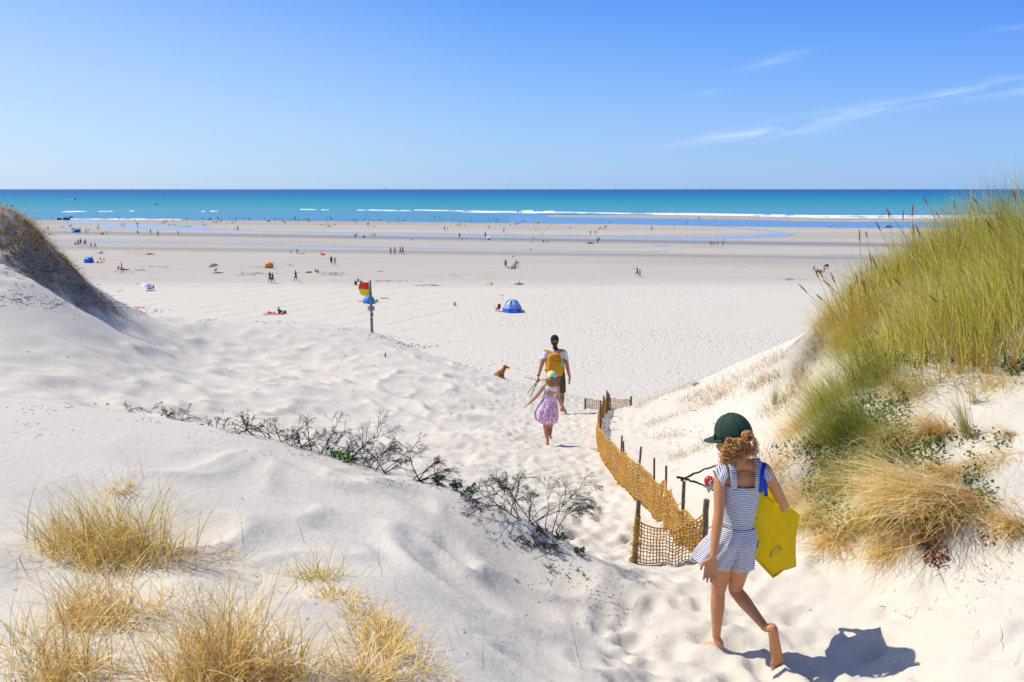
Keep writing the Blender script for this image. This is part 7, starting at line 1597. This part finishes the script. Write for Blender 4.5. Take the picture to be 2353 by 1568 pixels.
for k, (px, py) in enumerate(((2205, 862), (2262, 862), (2240, 846), (2325, 850))): RTs(px, py, ('orange stem base', 'tall orange stem base', 'short orange stem base', 'rightmost orange stem base')[k] + ' poking from bare sand under the tall marram', 70, .035, .34, 60 + k, STRAW[[0, 2, 2, 4]], lean=(.0, .3), droop=(0, .3))
RTs(1880, 1190, 'dry straw tangle low on the bank just right of the bag', 900, .20, .34, 81, np.concatenate([STRAW, STRAW, MIXY]), mean_az=3.3, az_sp=.5, lean=(.7, 1.5))
RTs(1950, 1110, 'mixed straw and green tangle in the middle of the leafy bank', 900, .22, .36, 82, np.concatenate([STRAW, MIXY, GRN]), mean_az=3.2, az_sp=.6, lean=(.6, 1.5))
RTs(1890, 1010, 'green and straw tussock left of the fine green one', 900, .24, .40, 83, np.concatenate([MIXY, GRN, STRAW]), mean_az=2.9, az_sp=.5, lean=(.4, 1.3))
RTs(2050, 1070, 'straw tangle between the fine green tussock and the middle bank', 900, .20, .34, 84, np.concatenate([STRAW, MIXY]), mean_az=3.2, az_sp=.7, lean=(.5, 1.5))
RTs(2180, 1090, 'matted pale straw under the golden middle tussock', 900, .18, .34, 85, STRAW, mean_az=3.4, az_sp=.5, lean=(.8, 1.5))
RTs(2150, 1210, 'dark straw fringe hanging at the base of the big straw sweep', 500, .14, .26, 86, STRAW[[0, 2, 4]], mean_az=3.6, az_sp=.5, lean=(.9, 1.6))
RTs(1955, 790, 'yellow marram clump on the left shoulder of the bank', 1100, .30, .58, 87, np.concatenate([STRAW[:3], MIXY]), mean_az=2.9, az_sp=.8, lean=(.1, .9))
RTs(1990, 730, 'yellow marram clump at the upper left edge of the tall grass', 900, .35, .62, 88, np.concatenate([STRAW[:3], MIXY]), mean_az=2.9, az_sp=.8, lean=(.1, .9))
RTs(2090, 900, 'yellow straw fringe hanging from the tall marram onto bare sand', 700, .26, .36, 91, np.concatenate([STRAW, MIXY]), mean_az=3.3, az_sp=.8, lean=(.4, 1.4))
RTs(2300, 880, 'straw fringe under the marram near the right edge', 420, .28, .34, 92, np.concatenate([STRAW, MIXY]), mean_az=3.3, az_sp=.8, lean=(.4, 1.4))
RTs(1840, 980, 'dry straw tussock trailing down the slope left of the green tussocks', 620, .24, .36, 93, STRAW, mean_az=3.3, az_sp=.6, lean=(.7, 1.5))
RTs(2060, 1020, 'green and straw clump above the big straw sweep', 800, .18, .40, 94, np.concatenate([STRAW, GRN, MIXY]), mean_az=3.2, az_sp=.6, lean=(.4, 1.4))
RTs(1930, 1240, 'orange straw fringe at the foot of the bank right of the bag', 800, .18, .30, 95, STRAW[[0, 2, 3, 4]], mean_az=3.4, az_sp=.7, lean=(.8, 1.55))
RTs(2060, 1250, 'drooping straw fringe at the foot of the big straw sweep', 800, .18, .30, 96, STRAW, mean_az=3.6, az_sp=.6, lean=(.8, 1.55))
RTs(2270, 1170, 'pale scattered straws on the eroded sand at the right', 300, .20, .28, 97, STRAW, mean_az=3.6, az_sp=.9, lean=(.9, 1.6))
# wiry dry grass runners on the pale slope right of the fence
rs = np.random.RandomState(91); Bp = []
for pts, n, sp_ in (([(1480, 985), (1560, 955), (1640, 925), (1700, 880)], 260, 5), ([(1560, 930), (1640, 895), (1740, 850), (1800, 820)], 520, 9), ([(1460, 940), (1530, 905), (1600, 885)], 240, 4), ([(1540, 1060), (1620, 1030), (1690, 1000)], 160, 6), ([(1500, 1010), (1570, 1000)], 70, 5), ([(1760, 960), (1830, 900), (1850, 850)], 420, 10), ([(1600, 930), (1690, 905)], 150, 9), ([(1760, 1040), (1800, 1150)], 200, 18), ([(1720, 900), (1790, 860)], 300, 9)):
    pts = np.array(pts, float); t = np.linspace(0, 1, len(pts))
    for q in rs.rand(int(n * 1.9)): a = np.interp(q, t, pts[:, 0]) + rs.randn() * sp_ * 1.3; c = np.interp(q, t, pts[:, 1]) + rs.randn() * sp_ * .6; g = G(a, c, 4, 30, 300); Bp.append((g.x, g.y, g.z - .005))
Bp = np.array(Bp); N = len(Bp)
V, Fc, cc = blades(Bp, rs.uniform(-.4, 4.2, N), rs.uniform(.5, 1.55, N), rs.uniform(.05, .24, N), rs.uniform(-.2, .8, N), np.full(N, .0045), pick(rs, np.array([(.42, .25, .09), (.55, .38, .16), (.35, .20, .08), (.50, .34, .12)]), N), 4, rs)
o = obj('dry_grass_runners', mesh_np('dry_grass_runners', V, Fc, GRASS, col=cc)); tag(o, 'wiry dry grass runners trailing over the pale right slope', 'grass', kind='stuff')
# grass on the left bank
G3 = 'dry tussocks on the left bank'
BR = np.array([(.42, .27, .09), (.55, .38, .14), (.30, .19, .07), (.62, .46, .20)])
def LB(px, py, lab, N, rad, ln, seed, **k): return GT(px, py, lab, N, rad, ln, seed, k.pop('pal', BR), group=G3, w=.014, **k)
LB(35, 515, 'golden dry tussock on the very top of the left bank', 1100, .75, .50, 70, lean=(.4, 1.7), asp=1.2); LB(75, 530, 'brown tussock spilling over the crest of the left bank', 700, .55, .45, 71, mean_az=-.3, az_sp=.8, lean=(.7, 1.9)); LB(5, 555, 'straggling tussock at the left edge under the bank crest', 500, .5, .5, 72, lean=(.6, 1.9))
LB(130, 580, 'brown hanging tussock upper right on the left bank', 480, .4, .40, 73, mean_az=-.4, az_sp=.7, lean=(.7, 2.0)); LB(165, 615, 'small brown tussock lower on the right edge of the left bank', 320, .32, .34, 74, mean_az=-.5, az_sp=.7, lean=(.7, 2.0)); LB(225, 655, 'long drooping straws on the lower lip of the left bank', 420, .5, .36, 75, mean_az=-.6, az_sp=.6, lean=(.8, 1.9)); LB(260, 680, 'straw fringe at the toe of the left bank', 260, .4, .26, 76, mean_az=-.6, az_sp=.7, lean=(.8, 1.8)); LB(70, 640, 'scraps of dead grass on the shaded face of the left bank', 260, .9, .3, 77, lean=(.9, 2.0)); LB(350, 722, 'thin brown tussock on the last rise before the open beach', 200, .6, .16, 78, lean=(.8, 1.6), pal=BR * .7)
LB(255, 700, 'low dead grass just under the toe of the left bank', 220, .6, .16, 79, lean=(.9, 1.6)); LB(150, 712, 'flat straw scrap on the pale sand under the left bank', 60, .3, .14, 80, lean=(1.2, 1.6))

m = NT('leaf'); at = m.n('ShaderNodeAttribute'); at.attribute_name = 'Col'; LEAFM = m.done(m.pbsdf(at.outputs['Color'], .7, .12))
# creeping leafy ground cover and yellow leaves
def leaves(spec, seed, pals, name, lab):
    rs = np.random.RandomState(seed); V, Fc, cc = [], [], []
    for (cx, cy, rx, ry, n, hmax, size, pi) in spec:
        for q in range(n):
            a = rs.rand() * 6.283; r_ = math.sqrt(rs.rand()) ; g = G(cx + rx * r_ * math.cos(a), cy + ry * r_ * math.sin(a), 3.5, 30, 260)
            c = Vector((g.x, g.y, g.z + .01 + hmax * rs.rand() ** 1.5)); nrm_ = Vector((rs.randn() * .7, rs.randn() * .7 - .5, 1)).normalized(); u, w = _ring_frame(nrm_); s = size * rs.uniform(.6, 1.3); b = len(V)
            for i in range(6): t = math.pi * i / 3; k = (1, .92, .75, .35, .75, .92)[i]; V.append(tuple(c + u * s * k * math.cos(t) + w * s * .85 * math.sin(t) + nrm_ * s * .25 * abs(math.sin(t))))
            V.append(tuple(c)); Fc += [(b + 6, b + i, b + (i + 1) % 6) for i in range(6)]; pl = pals[pi]; col = pl[rs.randint(len(pl))]; f = rs.uniform(.7, 1.3); cc += [(col[0] * f, col[1] * f, col[2] * f, 1)] * 7
    o = obj(name, mesh_np(name, V, Fc, LEAFM, col=cc)); return tag(o, lab, 'ground cover', kind='stuff')
LG = [(.035, .095, .030), (.05, .13, .035), (.025, .065, .025), (.08, .16, .035), (.13, .18, .03)]; LY = [(.62, .50, .02), (.55, .42, .03)]; LR = [(.30, .09, .04), (.22, .06, .04), (.35, .16, .07)]
leaves([(2020, 820, 60, 45, 520, .10, .018, 0), (1990, 960, 45, 40, 300, .08, .017, 0), (1930, 1050, 80, 45, 620, .09, .016, 0), (1990, 1090, 110, 55, 1300, .11, .015, 0), (2100, 1060, 70, 60, 700, .10, .015, 0), (1900, 1130, 60, 60, 400, .08, .014, 0), (2060, 960, 30, 60, 260, .08, .015, 0), (1830, 1040, 60, 25, 120, .05, .013, 0), (2235, 1100, 30, 55, 100, .07, .014, 0), (2260, 1160, 28, 40, 70, .05, .013, 0), (2210, 1010, 40, 25, 60, .05, .014, 0), (1920, 1215, 70, 40, 260, .07, .014, 0), (2100, 1200, 90, 35, 180, .05, .014, 0), (2330, 850, 30, 18, 120, .05, .016, 0), (2100, 835, 60, 12, 160, .05, .015, 0), (2290, 1030, 40, 30, 40, .04, .014, 0), (2225, 835, 60, 12, 110, .05, .015, 0),
        (2012, 790, 35, 35, 46, .16, .020, 1), (1960, 1100, 80, 50, 26, .12, .015, 1), (2080, 1090, 60, 30, 16, .12, .015, 1), (2245, 1090, 12, 8, 6, .08, .018, 1),
        (2215, 1165, 30, 30, 110, .04, .011, 2), (2130, 1250, 30, 40, 190, .04, .012, 2), (2150, 1290, 30, 25, 120, .03, .012, 2), (1950, 1100, 90, 50, 120, .06, .012, 2), (1860, 1075, 30, 20, 60, .08, .012, 2), (2000, 1220, 90, 30, 130, .05, .012, 2), (2270, 1230, 30, 40, 60, .03, .012, 2)], 17, (LG, LY, LR), 'creeping_plant', 'dark green creeping leaves with yellow and red ones under the grasses')
leaves([(775, 1047, 24, 8, 60, .04, .016, 0), (800, 1058, 22, 7, 50, .04, .016, 0)], 18, ([(.07, .20, .02), (.10, .24, .03)], LY, LR), 'creeping_plant', 'bright green leafy sprawl under the dead bushes on the ridge')
def sprout(px, py, n, h, lab, seed):
    g = G(px, py); rs = np.random.RandomState(seed); root = empty('leafy_plant', g, lab, 'plant', 'leafy green plants along the ridge'); V, Fc = [], []; LV, LF, cc = [], [], []
    for k in range(n):
        a = rs.rand() * 6.283; tip = Vector((math.cos(a) * .05 * rs.rand() + rs.randn() * .02, math.sin(a) * .04, h * (.5 + .6 * rs.rand()))); tube(V, Fc, [(0, 0, -.01), tuple(tip * .5 + Vector((.006, 0, 0))), tuple(tip)], .0016, 4)
        for q in range(5):
            c = tip * (.55 + .5 * rs.rand()) + Vector((rs.randn() * .012, rs.randn() * .012, 0)); nr = Vector((rs.randn() * .7, -.6 + rs.randn() * .5, 1)).normalized(); u, w = _ring_frame(nr); s = .015 * rs.uniform(.7, 1.3); b = len(LV)
            for i in range(6): t = math.pi * i / 3; kk = (1, .92, .75, .35, .75, .92)[i]; LV.append(tuple(c + u * s * kk * math.cos(t) + w * s * .85 * math.sin(t) + nr * s * .25 * abs(math.sin(t))))
            LV.append(tuple(c)); LF += [(b + 6, b + i, b + (i + 1) % 6) for i in range(6)]; f = rs.uniform(.7, 1.3); cc += [(.045 * f, .115 * f, .035 * f, 1)] * 7
    obj('stem', mesh_np('stem', V, Fc, flat((.12, .10, .04))), root); obj('leaves', mesh_np('leaves', LV, LF, GRASS, col=cc), root)
for k, (px, py, n, h, lb) in enumerate(((1005, 1112, 10, .07, 'leafy green plant where the ridge of dead bushes ends'), (1048, 1128, 9, .07, 'leafy green plant between two others on the ridge end'), (1080, 1146, 9, .08, 'leafy green plant at the lower right of the ridge group'), (1290, 1242, 6, .05, 'tiny green plant in the twigs below the big dead bush'), (1330, 1275, 5, .04, 'tiny green plant on the edge above the path'))): sprout(px, py, n, h, lb, 40 + k)

# dead bushes along the ridge
TW = simple('charred_twigs', (.030, .027, .025), .85, .2, .3, 40)
def bush(px, py, hpx, lab, seed, lean=(0, 0), n0=3, depth=4, spread=.6, thick=.0052, wide=1.0):
    g = G(px, py); H = hpx * g.y / F * .95; R = random.Random(seed); V, Fc = [], []
    def grow(p, d, ln, r, lv):
        pts = [p.copy()]; q = p.copy(); dd = d.copy(); ns = 5
        for k in range(ns):
            dd = (dd + Vector((R.gauss(.02, .13), R.gauss(0, .13), R.gauss(-.045, .10)))).normalized(); q = q + dd * ln / ns; pts.append(q.copy())
            if lv > 0 and k >= 1 and R.random() < .62:
                sd = (dd + Vector((R.gauss(0, spread), R.gauss(0, spread * .8), R.gauss(.1, spread * .7)))).normalized(); grow(q, sd, ln * R.uniform(.38, .68), r * .62, lv - 1)
            elif R.random() < .3: tube(V, Fc, [q, q + Vector((R.gauss(0, 1), R.gauss(0, 1), R.gauss(0, 1))).normalized() * .018], r * .35, 3)
        tube(V, Fc, pts, [max(.0009, r * (1 - .65 * i / ns)) for i in range(ns + 1)], 4)
        if lv > 0:
            for _ in range(2): grow(q, (dd + Vector((R.gauss(0, spread * .7), R.gauss(0, spread * .6), R.gauss(.05, .3)))).normalized(), ln * R.uniform(.35, .6), r * .5, lv - 1)
    for k in range(n0):
        d = Vector((lean[0] * 1.3 + R.gauss(0, .9 * wide), lean[1] + R.gauss(0, .45), 1)).normalized(); grow(Vector((R.gauss(0, .04 * wide), R.gauss(0, .03), -.02)), d, H * R.uniform(.45, .85), thick * R.uniform(.7, 1.2), depth)
    o = obj('dead_bush', mesh_np('dead_bush', V, Fc, TW), None, g); return tag(o, lab, 'dead bush', 'dead bushes along the near ridge')
for a in ((240, 932, 14, 'flat scrap of dry twigs at the left start of the ridge', 1, (.4, 0), 2, 2), (292, 940, 26, 'small dead twig bush, first upright one from the left on the ridge', 2, (.6, 0), 3, 2), (345, 950, 36, 'dead bush leaning right, left group on the ridge', 3, (.1, 0), 3, 3), (368, 958, 34, 'dense low dead bush in the left group on the ridge', 4, (.5, 0), 5, 3), (420, 966, 34, 'wide low dead bush right of the left group', 5, (.9, 0), 4, 3),
          (470, 978, 28, 'small spiky dead bush before the tall bare stick', 6, (.3, 0), 3, 2), (500, 985, 34, 'slim dead twig just left of the tall bare stick', 7, (0, 0), 1, 2), (528, 992, 52, 'tall bare stick bush with side branches', 8, (.0, 0), 2, 2), (545, 995, 56, 'dead bush of slanting branches right of the tall bare stick', 9, (.8, 0), 4, 2), (612, 1005, 88, 'tall dead bush with a broken head sweeping left', 10, (-.35, 0), 3, 3), (640, 1015, 66, 'dead bush right under the tall broken one', 11, (.3, 0), 4, 3),
          (690, 1030, 60, 'dense dark dead bush in the middle of the ridge', 12, (.6, 0), 7, 3), (740, 1045, 82, 'large dead bush reaching up right of the dense middle one', 13, (.5, 0), 6, 3), (790, 1058, 88, 'large dead bush above the bright green sprawl', 14, (.5, 0), 5, 3), (835, 1070, 100, 'tallest dead bush on the ridge with two upright limbs', 15, (.1, 0), 3, 3), (868, 1082, 84, 'dead bush leaning left in the right group of the ridge', 16, (-.3, 0), 3, 3),
          (880, 1088, 108, 'big arching dead bush of the right group', 17, (.8, 0), 4, 3), (945, 1105, 98, 'widest dead bush with long arching limbs to the right', 18, (.7, 0), 5, 3), (985, 1112, 50, 'low dead bush at the right end of the long ridge row', 19, (.5, 0), 3, 2),
          (1150, 1165, 26, 'small dead twig left of the big detached bush', 20, (.2, 0), 2, 2)):
    bush(*a[:4], a[4], a[5], a[6], a[7])
bush(1215, 1205, 150, 'big detached dead bush with a wide fan of fine twigs above the path', 33, (-.1, 0), 6, 4, .55, .0055, .75)
bush(1255, 1222, 110, 'second half of the detached dead bush bending right over the path', 34, (.7, 0), 4, 3, .6, .005, .8)
bush(1270, 1242, 34, 'low dark dead bush under the big detached one', 35, (.2, 0), 5, 3, .9, .004); bush(1235, 1265, 40, 'black twig heap sliding down the near side of the ridge', 36, (.6, 0), 5, 3, 1.0, .004); bush(1200, 1240, 22, 'small black twig heap left of the low dark bush', 37, (.3, 0), 4, 2, 1.0, .004)
bush(1345, 1325, 22, 'tiny black twigs on the ridge edge above the path bend', 38, (.3, 0), 3, 2, 1.0, .004); bush(1450, 1442, 12, 'lone black twig lying where the ridge meets the path', 39, (1.5, 0), 2, 2, .8, .004); bush(1255, 1310, 20, 'black twig scrap on the bare sand below the ridge', 40, (.8, 0), 3, 2, 1.0, .0035)

# small litter: twigs, leaf scraps, shell bits
rs = np.random.RandomState(55); V, Fc = [], []
def litter(spec, V, Fc, zdark):
    for (cx, cy, rx, ry, n, ln) in spec:
        for q in range(int(n * .8)):
            g = G(cx + rx * rs.randn() * .6, cy + ry * rs.randn() * .6, 2, 60, 400); l_ = ln * rs.uniform(.12, 1.1) ** 1.3 * g.y / 6; a = rs.rand() * 6.283; d = Vector((math.cos(a), math.sin(a), rs.uniform(-.1, .35))).normalized()
            b = g + d * l_; mid_ = (g + b) / 2 + Vector((0, 0, .004)); tube(V, Fc, [g, mid_ + Vector((rs.randn(), rs.randn(), 0)) * l_ * .1, b], .0011 * max(1, g.y / 6) * rs.uniform(.5, 1.8), 4)
            if rs.rand() < .35: e = (d + Vector((rs.randn(), rs.randn(), .3)) * .6).normalized(); tube(V, Fc, [mid_, mid_ + e * l_ * .5], .0008 * max(1, g.y / 6), 3)
litter([(110, 630, 70, 22, 170, .07), (190, 668, 40, 12, 90, .06), (30, 600, 40, 30, 120, .07), (140, 700, 90, 10, 120, .06), (40, 690, 50, 12, 60, .06), (250, 705, 40, 8, 60, .05), (120, 940, 120, 12, 40, .05), (60, 990, 60, 30, 26, .035), (180, 980, 80, 30, 14, .03), (330, 968, 60, 8, 30, .03), (500, 1000, 100, 8, 40, .03), (680, 1045, 80, 12, 60, .03), (900, 1110, 80, 14, 50, .03), (1130, 1180, 60, 20, 70, .035), (1200, 1250, 60, 30, 110, .035), (1290, 1300, 50, 40, 110, .03), (1370, 1370, 50, 40, 110, .02), (1250, 1350, 60, 30, 40, .03), (1420, 1410, 30, 30, 60, .014), (1150, 1400, 150, 100, 22, .03), (600, 1150, 300, 60, 10, .03), (1500, 1430, 60, 60, 18, .02), (1650, 1420, 100, 60, 14, .015), (2000, 1430, 150, 90, 16, .04), (2250, 1330, 100, 60, 80, .05),
        (200, 800, 200, 60, 20, .03), (500, 830, 300, 60, 24, .025), (900, 900, 200, 80, 20, .025), (1180, 890, 60, 6, 40, .02), (1280, 915, 50, 8, 60, .02), (940, 795, 60, 8, 90, .03), (880, 778, 50, 6, 60, .03), (760, 758, 80, 4, 40, .03), (620, 742, 60, 3, 40, .03), (470, 738, 40, 2, 30, .03), (1050, 840, 30, 6, 30, .02), (330, 720, 60, 12, 60, .03), (200, 700, 100, 16, 70, .03), (90, 690, 80, 30, 60, .05), (1220, 1000, 120, 60, 24, .02), (1450, 1220, 60, 100, 18, .02), (1600, 1000, 100, 40, 60, .04), (1640, 930, 80, 30, 50, .04), (2250, 1180, 80, 60, 60, .05), (2280, 900, 70, 30, 60, .05), (2150, 900, 60, 30, 40, .04), (150, 1380, 150, 150, 30, .02), (600, 1400, 150, 120, 40, .03)], V, Fc, 0)
o = obj('sand_litter', mesh_np('sand_litter', V, Fc, simple('litter', (.085, .065, .045), .9, .1, .4, 5))); tag(o, 'scattered twigs and bits of dry stalk on the sand', 'litter', kind='stuff')
g = G(885, 822); o = obj('green_bottle', fused('green_bottle', [[((0, 0, .04), .05), ((.03, 0, .17), .05), ((.045, 0, .24), .02), ((.05, 0, .30), .018)]], [], .01, flat((.02, .16, .04)), 1), None, g); o.scale = (.5, .5, .5); tag(o, 'small dark green bottle standing on the rippled dune below the flagpole', 'bottle')
g = G(1597, 887); o = obj('stone', fused('stone', [], [((0, 0, .06), (.16, .10, .07)), ((.08, 0, .09), (.09, .08, .07))], .02, simple('grey_stone', (.38, .33, .24), .9, .1, .3, 12, .8, 30), 2), None, g); o.scale = (.4, .4, .4); tag(o, 'small brown and white stone on the slope edge right of the far fence', 'stone')
